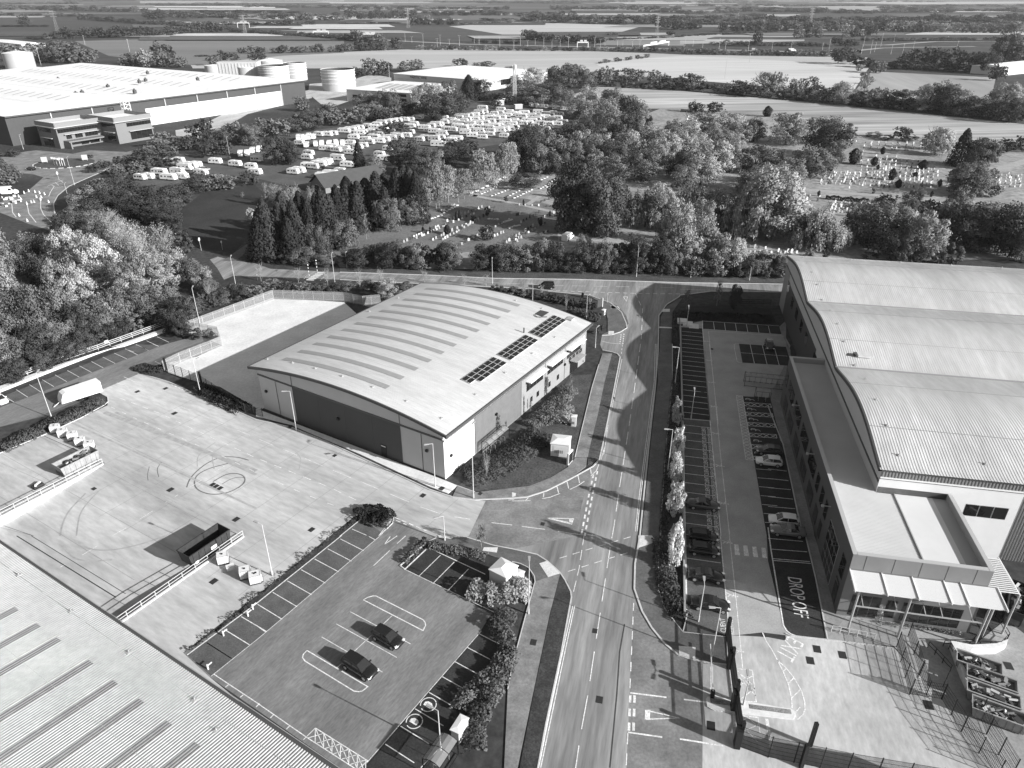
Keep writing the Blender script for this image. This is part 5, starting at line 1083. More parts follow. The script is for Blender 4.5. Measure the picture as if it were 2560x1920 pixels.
def flush_trees():
    """the largest 290 trees and bushes of each name stand as objects, the rest is one far-off mass"""
    import numpy as np
    by = {}
    for s_ in SPEC: by.setdefault(TNAME.get(s_[1], 'tree'), []).append(s_)
    rest = []
    for nm, L_ in by.items():
        L_.sort(key=lambda s_: -s_[0]); rest += L_[285:]
        for _, kd, g, w_, h, tpl, grp, rz, q in L_[:285]:
            c, t = TR.choice(variants(kd)); o = bpy.data.objects.new(nm, None); S.collection.objects.link(o); o.location = g; o.rotation_euler = (0, 0, rz); o.scale = (w_, w_ * q, h)
            a = bpy.data.objects.new('crown' if kd not in 'SK' else 'foliage', c); S.collection.objects.link(a); a.parent = o
            if kd not in 'FGH': b = bpy.data.objects.new('trunk' if kd not in 'SK' else 'stem', t); S.collection.objects.link(b); b.parent = o
            later(o, tpl, TK[kd][6], grp)
    V = []; MI = []; n0 = 0
    for _, kd, g, w_, h, tpl, grp, rz, q in rest:
        kd = LOWK.get(kd, kd); me = TR.choice(variants(kd))[0]; n = len(me.vertices); a = np.empty(n * 3, dtype=np.float32); me.vertices.foreach_get('co', a); a = a.reshape(-1, 3)
        c_, s_ = math.cos(rz), math.sin(rz); x = a[:, 0] * w_; y = a[:, 1] * w_ * q
        V.append(np.stack([x * c_ - y * s_ + g.x, x * s_ + y * c_ + g.y, a[:, 2] * h], 1)); MI.append(np.full(n // 4, {'F': 0, 'G': 1, 'H': 2}.get(kd, 1), dtype=np.int32))
    if V:
        V = np.concatenate(V).astype(np.float32); MI = np.concatenate(MI); nq = len(V) // 4; me = bpy.data.meshes.new('distant_trees'); me.vertices.add(len(V)); me.vertices.foreach_set('co', V.ravel()); me.loops.add(nq * 4); me.loops.foreach_set('vertex_index', np.arange(nq * 4, dtype=np.int32))
        me.polygons.add(nq); me.polygons.foreach_set('loop_start', np.arange(0, nq * 4, 4, dtype=np.int32)); me.polygons.foreach_set('material_index', MI)
        for k in 'dml': me.materials.append(M_leaf[k])
        me.update(); me.validate(); o = bpy.data.objects.new('distant_trees', me); S.collection.objects.link(o); tag(o, 'hedgerow trees and small woods scattered over the far countryside', 'trees', None, 'stuff')
    print('TREES', {k: len(v) for k, v in by.items()}, len(rest), nq if rest else 0)
REG = [((0, 0, 2560, 130), 'the far countryside'), ((0, 130, 820, 330), 'the ground round the vast warehouse'), ((820, 130, 1560, 300), 'the ground beyond the caravans'), ((1560, 130, 2560, 335), 'the meadow edge'),
       ((240, 290, 1000, 470), 'the caravan park'), ((1000, 270, 1700, 480), 'the belt behind the caravans'), ((1700, 300, 2560, 470), 'the upper graveyard'), ((0, 330, 560, 900), 'the left wood'),
       ((560, 420, 980, 660), 'the conifer belt'), ((980, 420, 1700, 665), 'the lower graveyard'), ((1700, 420, 2560, 700), 'the shaded graveyard drive'), ((0, 640, 1240, 720), 'the cross road'), ((0, 0, 2560, 1920), 'the road and car parks')]
def region(x, y):
    for (a, b, c, d), nm in REG:
        if a <= min(max(x, 0), 2559) < c and b <= min(max(y, 0), 1919) < d: return nm
    return 'the road and car parks'
def tree(f, x, top, base, wpx, kd, hmin=2):
    b = fpx(f, x, base); g = G(*b); h = max(hmin, HT(b, fpx(f, x, top))); w_ = wpx * FR[f][2] * (g.y * CP + H * SP) / FPX
    far = g.y > 900
    if far and kd in 'DMLSK': kd = {'D': 'F', 'K': 'F', 'M': 'G', 'S': 'G', 'L': 'H'}[kd]
    wd = TK[kd][5]; size = 'tall ' if h > 13 and kd not in 'FGH' else ('small ' if h < 5 and kd not in 'FGHSKYUZT' else '')
    return tree_at(kd, g, w_ * (1.06 if region(*b) == 'the caravan park' else 1.34 if kd in 'DMLPW' and 200 < g.y < 700 else 1.22), h * 1.06, '%s%s in %s, {n}' % (size, wd, region(*b)), 'trees in ' + region(*b))
def trees(f, s):
    for it in s.split(','):
        tk = it.split()
        if tk: tree(f, *[float(q) for q in tk[:4]], tk[4])
def row(f, x0, y0, x1, y1, n, hpx, wpx, kinds, jit=.35):
    for i in range(n):
        t = (i + .5) / n; x = x0 + (x1 - x0) * t + TR.uniform(-1, 1) * wpx * jit; y = y0 + (y1 - y0) * t; tree(f, x, y - hpx * TR.uniform(.65, 1.3), y, wpx * TR.uniform(.75, 1.3), TR.choice(kinds))
trees('C', '''60 470 560 110 D, 110 490 565 90 M, 370 515 575 90 D, 530 460 605 140 L, 620 470 610 90 L, 430 530 620 140 D, 740 500 600 80 L, 830 495 600 90 M, 860 540 635 110 D, 1040 520 660 130 L, 940 560 665 100 D, 1130 590 680 80 M, 1180 480 580 60 L,
 1200 570 690 130 M, 1270 560 685 100 M, 1420 570 700 150 D, 1590 530 720 150 L, 1720 520 730 190 M, 1680 540 730 140 D, 1870 620 750 150 D, 2070 535 720 170 L, 2050 640 765 160 D, 2160 620 790 140 D, 560 685 750 55 Y, 80 645 720 50 D, 220 655 730 110 D, 120 665 722 60 D,
 1050 290 412 160 D, 1270 390 470 95 M, 1530 300 430 130 D, 1640 310 440 140 D, 1750 310 450 130 D, 1850 330 460 150 D, 1950 320 472 150 D, 2080 210 395 170 M, 2180 260 400 150 M, 2030 410 520 80 D, 1400 390 445 100 D, 1440 340 430 90 D, 1220 150 235 75 D, 1125 180 245 70 D, 1070 150 235 75 L, 890 185 245 50 M, 835 180 245 80 D, 760 185 250 60 M, 490 195 300 62 D,
 140 720 905 250 L, 300 730 885 220 L, 40 800 960 200 L, 470 760 912 130 M, 680 720 930 210 L, 900 740 920 200 M, 940 790 1010 230 D, 980 900 1065 140 M, 480 920 1105 200 M, 700 1020 1190 180 M, 830 930 1140 220 M, 540 1080 1245 300 L, 50 960 1145 160 D, 210 900 1135 200 L, 1115 960 1052 65 Y, 960 1045 1112 32 Y, 1245 1010 1067 38 Y, 1300 945 992 28 Y, 1560 1030 1087 52 Y,
 1360 1085 1157 45 Y, 1400 1155 1207 36 Y, 1665 1155 1200 28 Y, 1510 1115 1137 28 Y, 1270 1060 1090 20 Y, 1420 815 905 110 D, 1640 815 995 170 L, 1600 850 960 100 M, 1790 840 1062 140 C, 1900 880 1085 170 D, 1960 900 1080 120 D, 1830 1040 1230 210 M, 2100 890 975 110 D, 2190 870 975 80 D, 1980 1080 1190 80 M, 1100 790 860 70 S, 1250 850 880 90 S, 1330 870 905 80 S, 1500 880 912 80 S''')
trees('F', '''60 130 450 200 W, 150 150 430 140 W, 420 100 500 230 W, 560 70 510 330 L, 640 150 470 200 L, 470 200 520 220 W, 840 280 560 220 W, 940 350 580 170 W, 800 330 540 150 W, 1280 280 570 300 M, 1200 330 560 180 M, 1540 350 640 240 L, 1450 440 650 190 M, 1480 180 330 110 M, 1320 220 330 130 D, 1270 235 300 70 L,
 1830 260 570 310 M, 1930 300 560 150 L, 1760 170 420 170 M, 1830 20 230 200 M, 1600 260 385 120 D, 2120 260 620 260 D, 2190 380 650 200 M, 2010 150 240 80 M, 80 360 690 250 L, 150 420 700 170 L, 290 490 725 200 L, 360 520 720 110 L, 480 590 745 140 M, 570 600 745 120 K, 640 610 745 120 M, 350 690 745 60 K, 200 640 740 90 M, 340 430 512 28 Y, 290 430 492 24 Y, 890 205 232 18 Y, 1240 195 217 28 K, 1615 200 237 20 Y,
 820 560 622 60 S, 930 580 630 50 K, 720 390 450 50 D, 1740 540 680 130 K, 1650 590 670 90 S, 1220 590 640 100 K''')
trees('E', '''60 170 395 220 C, 180 130 365 200 C, 300 100 345 200 C, 420 50 340 220 C, 500 90 400 160 C, 120 240 455 190 C, 370 120 380 180 C, 230 170 400 180 C, 330 250 460 130 M, 240 260 455 80 U, 170 340 510 70 U, 40 390 570 150 M, 620 30 320 170 B, 700 40 300 150 B, 800 60 250 150 B, 900 -60 212 170 B, 970 -40 205 120 B,
 1060 -100 150 140 B, 1110 -110 132 110 B, 640 100 322 120 B, 760 100 272 120 B, 560 120 330 110 B, 440 230 420 120 M, 500 280 400 100 L, 1190 85 182 180 D, 1375 170 237 38 Y, 945 420 517 88 D, 690 420 477 42 Y, 750 330 387 20 Y, 770 325 385 18 Y, 945 305 357 45 K, 860 365 395 35 K, 1290 380 420 24 Y, 1180 265 290 12 Y, 1070 230 275 30 K, 535 445 470 18 Y, 580 455 470 14 Y, 1350 335 365 18 Y,
 1460 90 460 200 D, 1560 0 440 220 D, 1680 60 485 250 M, 1760 110 470 170 D, 1600 180 480 200 D, 1700 250 480 140 M, 1960 140 430 190 W, 1880 190 420 110 W, 2050 150 400 120 L, 2130 240 640 190 L, 2170 300 700 210 L, 2090 330 640 150 L, 2140 -20 ' ''' .replace("2140 -20 '", '') + '''1065 530 700 50 D, 1560 480 620 90 L''')
row('E', 40, 690, 780, 705, 9, 150, 120, 'DMDDK'); row('E', 0, 660, 780, 690, 8, 120, 110, 'DM'); row('E', 860, 705, 2200, 735, 15, 185, 125, 'DDMM'); row('E', 860, 690, 2200, 712, 14, 150, 120, 'DMK'); row('F', 0, 745, 660, 755, 8, 100, 100, 'MKM')
row('E', 1300, 720, 2100, 728, 12, 60, 60, 'KS')
trees('B', '''1190 810 1115 165 D, 1350 870 1105 190 M, 1480 900 1105 150 M, 1580 760 1000 180 D, 1680 850 1065 160 L, 1720 700 950 190 M, 1830 730 1010 200 D, 1870 830 1065 180 L, 1950 960 1165 180 M, 1750 570 770 160 M, 1620 640 810 170 L, 1530 625 770 130 L, 1900 650 800 160 M, 2060 820 1015 160 L, 2150 770 940 150 L, 2170 990 1145 150 D, 1980 745 862 50 D,
 1250 860 1080 150 D, 1440 820 1000 160 D, 1260 920 1120 120 M, 1340 960 1120 130 D, 1120 880 1000 100 M, 1640 900 1100 140 M, 1760 900 1100 150 D, 1780 1000 1160 150 M, 1500 780 900 130 M, 1420 830 920 120 M, 1080 900 1060 110 M,
 1410 410 600 180 D, 1500 405 565 110 D, 1570 430 565 130 M, 1230 430 565 150 L, 1180 500 645 170 M, 1350 530 665 180 D, 1250 560 675 150 M, 1440 560 705 120 M, 1700 430 542 100 M, 1820 440 525 110 M, 1900 440 525 100 M, 2020 450 542 80 M, 2090 475 542 70 D, 2180 490 565 80 D, 1640 450 540 80 D, 770 375 428 85 D, 890 400 432 80 M, 950 395 432 90 M,
 210 375 485 105 M, 290 385 485 90 D, 430 390 460 110 M, 500 380 445 80 M, 120 430 490 80 D, 830 490 645 140 C, 900 510 640 130 D, 740 590 735 160 D, 640 590 775 200 D, 560 530 700 130 L, 700 520 660 110 M, 620 540 690 120 L, 510 560 720 110 L, 270 570 735 110 M, 160 590 725 120 M, 340 580 745 110 M, 210 660 765 160 M, 60 700 795 180 M, 450 650 765 120 D, 130 690 790 130 M, 280 690 780 120 D, 380 690 770 110 M,
 350 780 875 180 D, 400 880 1085 200 D, 500 940 1125 150 D, 130 920 1115 120 C, 230 1000 1135 130 M, 760 900 1010 160 D, 830 890 985 110 D, 690 940 1050 120 D, 600 960 1080 120 M, 1000 640 700 60 D, 1090 430 440 60 M, 1060 590 670 100 D, 980 600 650 70 D''')
row('B', 1650, 555, 2212, 585, 12, 45, 55, 'KKS'); row('C', 0, 575, 2212, 790, 34, 60, 75, 'KDKM'); row('B', 0, 332, 370, 322, 8, 65, 60, 'DMK'); row('B', 0, 260, 300, 275, 8, 55, 50, 'DMF'); row('B', 480, 320, 2212, 335, 46, 28, 40, 'GHGF'); row('C', 0, 350, 960, 365, 26, 40, 45, 'GHGF')
row('C', 1130, 430, 2000, 470, 10, 60, 90, 'KD'); row('C', 1060, 395, 1150, 420, 3, 30, 50, 'K'); row('A', 2200, 330, 2212, 330, 1, 40, 50, 'M'); row('B', 1650, 412, 1990, 370, 10, 22, 30, 'GF'); row('C', 1150, 440, 1230, 560, 3, 50, 50, 'LM')
trees('A', '''390 260 405 170 M, 480 280 405 150 M, 570 310 402 110 M, 250 270 385 150 M, 120 290 392 140 M, 20 280 345 100 M, 310 300 400 110 M, 180 300 395 110 L, 1060 270 422 130 D, 950 310 432 90 L, 1050 350 432 100 M, 1160 360 432 100 M, 840 340 412 100 D, 820 370 425 80 M, 890 350 420 80 M, 1430 320 395 55 D, 1380 350 422 90 M, 1480 340 412 120 D, 1660 340 402 110 D,
 1560 300 342 60 M, 165 100 168 78 D, 300 210 248 40 D, 1340 760 905 120 D, 1280 790 905 150 D, 1100 870 955 180 M, 1050 850 955 120 M, 1200 870 965 150 D, 1400 830 965 170 D, 1530 780 925 130 M, 1620 790 935 150 M, 1700 760 875 140 M, 1800 760 875 150 M, 1790 850 1055 190 D, 1870 900 1060 130 D, 1930 720 845 130 M, 2020 700 835 130 D, 2100 660 785 120 M, 2160 700 805 130 M, 1950 620 715 80 M, 1020 900 980 110 M,
 1450 900 1000 130 D, 1350 920 1010 130 D, 1480 800 900 110 M, 20 1050 1180 150 D, -20 1000 1150 150 D''')
row('A', 360, 250, 1090, 232, 15, 60, 75, 'F'); row('A', 1100, 225, 1440, 205, 8, 70, 75, 'F'); row('A', 500, 125, 1480, 195, 26, 28, 60, 'F', .2); row('A', 1480, 205, 2212, 258, 20, 28, 55, 'F', .2); row('A', 0, 62, 900, 78, 20, 30, 60, 'FG'); row('A', 900, 95, 1600, 120, 14, 35, 60, 'FFG'); row('A', 930, 125, 1060, 125, 3, 45, 55, 'F'); row('A', 1610, 345, 2212, 335, 10, 45, 60, 'MKG')
row('A', 1150, 122, 1300, 120, 2, 55, 50, 'F'); row('A', 1230, 118, 1310, 118, 3, 35, 40, 'F'); row('A', 1500, 130, 1510, 130, 1, 50, 45, 'F'); row('A', 1700, 125, 2212, 130, 12, 40, 55, 'FG'); row('A', 1780, 165, 1900, 162, 3, 40, 40, 'F'); row('A', 0, 172, 310, 172, 7, 12, 60, 'F'); row('A', 1240, 365, 1400, 362, 4, 8, 40, 'F'); row('A', 150, 250, 340, 258, 6, 22, 40, 'GF')
row('B', 60, 125, 480, 120, 14, 50, 55, 'F'); row('B', 450, 160, 740, 160, 10, 50, 50, 'FGF'); row('B', 730, 162, 1130, 145, 10, 20, 40, 'GH'); row('B', 1190, 132, 2212, 150, 30, 45, 60, 'FFG'); row('B', 1180, 245, 1400, 270, 8, 50, 60, 'F'); row('B', 1400, 278, 1600, 282, 5, 50, 60, 'F'); row('B', 1620, 282, 1700, 282, 3, 60, 50, 'F'); row('B', 1730, 232, 1800, 232, 2, 30, 50, 'G'); row('B', 2110, 228, 2150, 228, 2, 35, 40, 'F'); row('B', 860, 275, 1180, 285, 9, 25, 45, 'F'); row('B', 1680, 262, 2212, 240, 16, 14, 40, 'F', .2); row('B', 0, 65, 1100, 62, 24, 22, 60, 'FGFH'); row('B', 600, 100, 1500, 100, 18, 28, 60, 'F'); row('B', 1360, 62, 2212, 66, 16, 26, 60, 'FG')
row('B', 0, 152, 400, 150, 10, 10, 45, 'F', .2); row('B', 2050, 180, 2212, 195, 5, 60, 60, 'F')
row('C', 0, 190, 130, 192, 4, 45, 50, 'F'); row('C', 280, 205, 740, 195, 14, 60, 60, 'FGF'); row('C', 370, 150, 1400, 170, 22, 50, 70, 'FFG'); row('C', 740, 200, 1600, 205, 18, 60, 65, 'FGG'); row('C', 1330, 205, 2212, 215, 22, 60, 60, 'GHG'); row('C', 1400, 150, 2212, 145, 18, 50, 80, 'F'); row('C', 0, 235, 640, 205, 16, 12, 40, 'F', .2); row('C', 1150, 262, 2212, 262, 26, 22, 45, 'GF'); row('C', 200, 290, 960, 300, 18, 28, 50, 'FG'); row('C', 960, 285, 1150, 300, 6, 40, 50, 'F')
row('C', 0, 90, 380, 82, 10, 26, 60, 'FG'); row('C', 380, 75, 1250, 90, 18, 26, 70, 'F'); row('C', 1300, 70, 2212, 78, 16, 26, 80, 'FG'); row('C', 0, 40, 2212, 42, 26, 14, 90, 'FGH')
trees('D', '''-20 430 800 170 L, 60 440 790 140 L, 200 490 735 180 D, 240 460 690 130 X, 300 480 700 140 D, 500 410 770 200 P, 420 480 760 160 P, 620 440 810 190 P, 700 490 860 220 P, 560 560 850 180 P, 860 380 650 180 X, 1070 400 630 160 X, 930 420 680 150 X, 700 310 470 200 X, 780 350 560 160 X, 560 335 490 150 M, 640 360 520 140 M, 430 345 505 120 D, 850 610 905 190 M, 1000 570 870 190 P, 1090 540 800 170 P, 1150 560 810 190 P,
 1250 610 810 140 M, 330 570 905 170 D, 460 640 990 200 P, 560 700 1010 200 P, 100 710 1110 210 L, 30 610 990 180 L, 180 760 1080 170 L, 250 810 1160 190 M, 360 830 1120 170 D, 430 800 1110 190 M, 620 870 1125 200 M, 720 860 1090 160 P, 780 830 1085 190 M, 930 790 1010 190 M, 870 720 980 170 P, 1080 790 970 180 M, 80 960 1240 210 M, 150 920 1200 170 D, 250 1060 1290 200 D, 370 1010 1230 170 M, 450 1010 1200 180 M, 520 960 1160 170 D,
 600 1010 1180 160 D, 690 980 1150 140 M, 760 1030 1150 150 D, 20 1080 1370 200 L, 120 1100 1340 170 M, 330 1100 1270 150 S, 870 1000 1100 120 S, 960 960 1070 130 K, 1130 950 1110 150 D, 1180 1000 1140 110 D, 1060 980 1080 90 K, 1230 860 1010 150 M, 1170 880 1030 130 D, 1350 750 870 130 M, 1300 680 820 150 P, 1420 840 935 130 M, 1340 860 960 120 D, 1500 800 890 110 D, 1560 800 905 140 D, 1640 810 900 120 M, 1260 1090 1150 90 K, 1340 1080 1140 70 S,
 1750 770 850 130 M, 1850 780 850 120 D, 1950 790 860 120 M, 2050 790 850 110 K, 2150 800 850 110 K, 1700 800 870 100 K, 560 170 340 150 M, 650 120 310 150 D, 720 180 350 160 D, 800 120 270 170 D, 900 160 340 180 D, 830 220 380 170 D, 1050 150 340 210 D, 960 240 390 170 D, 1150 160 310 150 D, 1120 220 350 140 D, 1280 85 205 140 D, 1370 100 195 110 M, 1440 95 190 130 M, 1600 70 160 130 D, 1080 300 420 150 D, 1000 290 410 120 D, 1150 380 480 110 K,
 1180 440 540 110 K, 1200 490 600 110 K, 620 260 420 140 D, 500 280 420 130 M, 1650 300 425 85 L, 1740 270 630 190 C, 1830 290 610 170 C, 1920 280 620 180 C, 2010 270 570 150 C, 2100 210 560 190 C, 1690 380 640 160 C, 2060 400 610 140 M, 1880 380 640 160 C, 1700 500 640 120 C, 1950 570 665 180 M, 2100 590 675 160 M, 1640 550 625 110 M, 1800 590 660 130 K, 1780 150 275 110 X, 1890 150 295 120 X, 1840 180 310 100 M, 1720 150 300 60 B, 2010 160 300 60 X, 1560 210 240 40 U, 880 20 60 130 K, 760 30 90 130 M, 820 0 60 120 K''')
row('A', 640, 1250, 1100, 990, 9, 90, 130, 'DKM'); row('A', 820, 1120, 1180, 1060, 4, 60, 90, 'K'); row('D', 640, 1000, 640, 1000, 1, 60, 60, 'K'); row('y', 1000, 860, 1700, 640, 8, 90, 130, 'KDM'); row('y', 0, 680, 200, 660, 3, 60, 110, 'K'); row('y', -40, 1000, 130, 960, 3, 220, 160, 'M')
row('D', -80, 1480, 560, 1230, 9, 120, 150, 'MKD'); row('1', 40, 240, 560, 60, 6, 110, 130, 'SM')
fq = random.Random(31)
for i in range(42):                           # hedgerows and woods towards the horizon
    y = 4 + 60 * fq.random() ** 1.3; x = fq.uniform(-100, 2300); n_ = fq.randint(8, 20); l_ = n_ * fq.uniform(11, 20)
    row('N', x, y, x + l_, y + fq.uniform(-2, 3), n_, 5 + y * .06, 18 + y * .12, fq.choice(('F', 'FG', 'FGH', 'G')))
row('N', 1480, 60, 2560, 66, 34, 14, 34, 'FFG'); row('N', 1500, 50, 2560, 52, 30, 12, 34, 'FG'); row('N', 1900, 72, 2560, 76, 22, 18, 34, 'GHG')
trees('D', '1700 330 600 180 C, 1780 330 610 160 C, 1850 220 560 180 C, 1960 220 540 170 C, 2060 230 520 160 C, 2140 240 520 160 C, 2190 180 500 160 C'); trees('E', '60 120 360 180 C, 130 150 400 180 C, 250 90 380 180 C, 380 70 380 180 C, 460 60 380 160 C, 20 240 480 150 C, 300 180 420 150 C')
trees('C', '''80 860 1010 190 L, 240 820 960 180 L, 330 860 1000 140 L, 130 1000 1190 190 L, 20 1060 1220 150 M, 300 950 1110 130 M, 380 780 920 140 L, 240 770 850 170 L, 820 980 1120 150 M, 620 1060 1200 160 M, 460 1120 1240 180 L, 640 1130 1260 170 L, 1130 960 1060 50 M, 600 960 1090 110 D, 1870 1120 1260 170 M, 1780 1080 1240 130 M''')
trees('F', '''250 200 460 200 L, 130 260 560 170 L, 560 30 400 220 L, 440 160 480 180 L, 700 250 470 160 M, 1120 300 540 180 M, 1390 320 560 200 L, 1640 320 560 170 M, 1700 240 520 170 M, 1880 330 580 200 M, 1760 330 590 170 D, 2040 340 600 160 D, 1380 480 650 150 M, 1560 500 660 150 L, 1020 420 580 140 W, 760 440 570 120 W, 230 560 740 150 L, 60 500 720 170 L, 420 650 745 110 M, 1450 250 400 120 M, 1540 260 400 90 M''')
trees('B', '''1900 740 930 170 M, 1960 800 1000 160 L, 2040 900 1100 170 L, 2100 860 1060 150 L, 1840 620 820 150 D, 1760 820 1010 150 D, 1560 830 1040 150 L, 1650 980 1140 140 L, 2190 840 1040 160 L, 1700 640 860 150 L, 1600 560 740 150 L, 1300 800 1030 160 M, 1150 840 1060 120 D''')
trees('E', '''1500 40 440 220 D, 1640 120 470 200 D, 1980 180 430 160 W, 2140 400 690 170 L, 2060 200 450 150 L''')
# street trees and saplings beside the roads
for f, x, yt, yb, w_ in (('3', 1415, 460, 700, 90), ('3', 1420, 710, 1000, 110), ('3', 1405, 945, 1205, 110), ('3', 1400, 1185, 1480, 150), ('3', 1395, 1520, 1920, 130)): tree(f, x, yt, yb, w_, 'T')
trees('3', '500 250 490 60 U, 430 400 690 60 U, 300 280 450 40 U, 160 470 580 30 U, 190 640 800 60 U'); trees('2', '2100 620 800 60 U, 1995 930 1160 80 Z, 1950 1560 1760 110 U'); trees('7', '120 -20 110 60 U') if False else None
trees('g', '480 20 315 120 Z, 795 60 315 110 Z, 1210 250 520 80 Z, 1620 270 515 70 Z'); trees('E', '130 710 830 60 Z, 265 690 800 60 Z, 545 700 790 50 Z, 940 730 810 60 Z, 310 770 890 130 P, 800 730 800 50 Z'); trees('F', '235 780 940 60 U, 350 790 960 75 D, 40 830 960 60 U'); trees('D', '1680 660 780 60 Z, 1920 690 790 60 Z, 2110 680 820 50 Z, 1350 780 900 60 Z')
row('g', 60, 260, 700, 320, 6, 120, 130, 'KS'); row('g', 760, 330, 1700, 520, 9, 110, 130, 'K'); row('g', 1250, 560, 1800, 740, 5, 90, 120, 'K'); trees('g', '1790 760 930 110 K')
row('E', 0, 835, 420, 850, 4, 60, 110, 'KS'); row('E', 950, 850, 1200, 880, 3, 60, 90, 'KS')
flush_trees()
# ================================================================ vehicles
M_tyre = mat('tyre', .012, .85); M_rim = mat('alloy_rim', .5, .35, metal=.6); M_cg = mat('car_glass', .02, .05, spec=.9); M_lampg = mat('lamp_glass', .75, .15); M_plate = mat('number_plate', .7, .5)
PAINT = {'black': mat('paint_black', .012, .22, coat=.8), 'dark grey': mat('paint_dark_grey', .05, .3, coat=.8), 'grey': mat('paint_grey', .16, .3, coat=.8), 'silver': mat('paint_silver', .42, .35, metal=.3, coat=.6), 'white': mat('paint_white', .78, .35, coat=.6)}
def loft(mb, secs):
    n = len(secs[0]); vs = [q for s_ in secs for q in s_]; fs = []
    for i in range(len(secs) - 1):
        for j in range(n - 1): fs.append((i * n + j, i * n + j + 1, (i + 1) * n + j + 1, (i + 1) * n + j))
    fs.append(tuple(range(n - 1, -1, -1))); fs.append(tuple((len(secs) - 1) * n + j for j in range(n)))
    return mb.add(vs, fs)
def make_car(kind, col, name='parked_car'):
    """front towards +x; kind: hatch, saloon, estate, mpv"""
    P = PAINT[col]; root = bpy.data.objects.new(name, None); S.collection.objects.link(root)
    Lc, Wc, belt, roof = {'hatch': (4.1, 1.76, .92, 1.46), 'saloon': (4.75, 1.84, .90, 1.43), 'estate': (4.5, 1.84, 1.0, 1.6), 'mpv': (4.2, 1.76, 1.08, 1.8)}[kind]
    h = Lc / 2; st = []
    prof = {'hatch': [(-1, .55, .80), (-.97, .28, .93), (-.8, .2, .96), (-.3, .19, .93), (.3, .19, .92), (.5, .19, .90), (.75, .19, .82), (.93, .22, .70), (1, .34, .55)],
            'saloon': [(-1, .5, .82), (-.97, .28, .93), (-.85, .2, .97), (-.62, .2, .97), (-.2, .19, .93), (.35, .19, .91), (.7, .19, .83), (.93, .22, .70), (1, .34, .56)],
            'estate': [(-1, .55, .9), (-.97, .3, 1.0), (-.8, .22, 1.04), (-.3, .21, 1.02), (.4, .21, 1.0), (.6, .21, .97), (.85, .22, .88), (.96, .25, .78), (1, .4, .6)],
            'mpv': [(-1, .5, 1.0), (-.98, .3, 1.1), (-.8, .22, 1.12), (-.3, .2, 1.1), (.4, .2, 1.08), (.62, .2, 1.03), (.88, .22, .88), (.97, .26, .74), (1, .36, .6)]}[kind]
    secs = []
    for i, (x, zb, zt) in enumerate(prof):
        w_ = Wc / 2 * (1 - .22 * max(0, abs(x) - .72) / .28 * (1 if abs(x) > .72 else 0)); m_ = (zb + zt) / 2 + .05
        half = [(0, zb), (w_ * .82, zb), (w_ * .97, zb + .14), (w_, m_), (w_ * .97, zt - .08), (w_ * .86, zt - .01), (0, zt + .035)]
        ring_ = [(x * h, -y, z) for y, z in half] + [(x * h, y, z) for y, z in half[-2:0:-1]]
        secs.append(ring_ + [ring_[0]])
    mb = MB(); loft(mb, secs); mb.build('body', P, root, smooth=True)
    gx = {'hatch': (-.93, -.78, .12, .50), 'saloon': (-.66, -.34, .10, .44), 'estate': (-.95, -.84, .12, .50), 'mpv': (-.96, -.88, .3, .68)}[kind]
    b0, r0, r1, b1 = [q * h for q in gx]; wb, wr = Wc / 2 * .90, Wc / 2 * .70; zb = belt - .02
    mb = MB(); mid = (b0 + b1) / 2
    secs = []
    for x, z, w_ in ((b0, zb, wb * .94), (r0, roof - .05, wr * .95), ((r0 + r1) / 2, roof, wr), (r1, roof - .04, wr * .98), (b1, zb, wb * .95)): secs.append((x, z, w_))
    (x0, z0, w0), (x1, z1, w1), (x2, z2, w2), (x3, z3_, w3), (x4, z4_, w4) = secs
    for s_ in (1, -1):
        v = [(x0, w0 * s_, z0), (mid, wb * s_, zb), (x4, w4 * s_, z4_), (x3, w3 * s_, z3_), (x2, w2 * s_, z2), (x1, w1 * s_, z1)]; mb.face(*(v if s_ > 0 else v[::-1]))
    mb.face((x0, -w0, z0), (x0, w0, z0), (x1, w1, z1), (x1, -w1, z1)); mb.face((x4, w4, z4_), (x4, -w4, z4_), (x3, -w3, z3_), (x3, w3, z3_))
    mb.build('windows', M_cg, root)
    mb = MB(); e = .012
    mb.face((x1, -w1, z1 + e), (x1, w1, z1 + e), (x2, w2, z2 + e), (x2, -w2, z2 + e)); mb.face((x2, -w2, z2 + e), (x2, w2, z2 + e), (x3, w3, z3_ + e), (x3, -w3, z3_ + e))
    mb.build('roof', P, root, smooth=True)
    mb = MB()
    for s_ in (1, -1):
        for a, b in (((x0, w0), (x1, w1)), ((x4, w4), (x3, w3))): mb.tube((a[0], a[1] * s_, zb), (b[0], b[1] * s_, z1 if a[0] < 0 else z3_), .045, 4)
        mb.tube((x1, w1 * s_, z1), (x2, w2 * s_, z2), .04, 4); mb.tube((x2, w2 * s_, z2), (x3, w3 * s_, z3_), .04, 4); mb.tube((mid, wb * s_, zb), (mid - .05, w2 * s_ * 1.0, z2 - .02), .035, 4)
    mb.build('pillars', P, root)
    wr_ = .33 if kind != 'estate' else .37
    for x in (-.62, .63):
        for s_ in (1, -1):
            y = (Wc / 2 - .11) * s_; xx = x * h
            mb = MB(); mb.tube((xx, y - .115 * s_, wr_), (xx, y + .125 * s_, wr_), wr_, 18); wh = mb.build('wheel', M_tyre, root)
            mb = MB(); mb.tube((xx, y + .12 * s_, wr_), (xx, y + .135 * s_, wr_), wr_ * .68, 14); mb.build('rim', M_rim, wh)
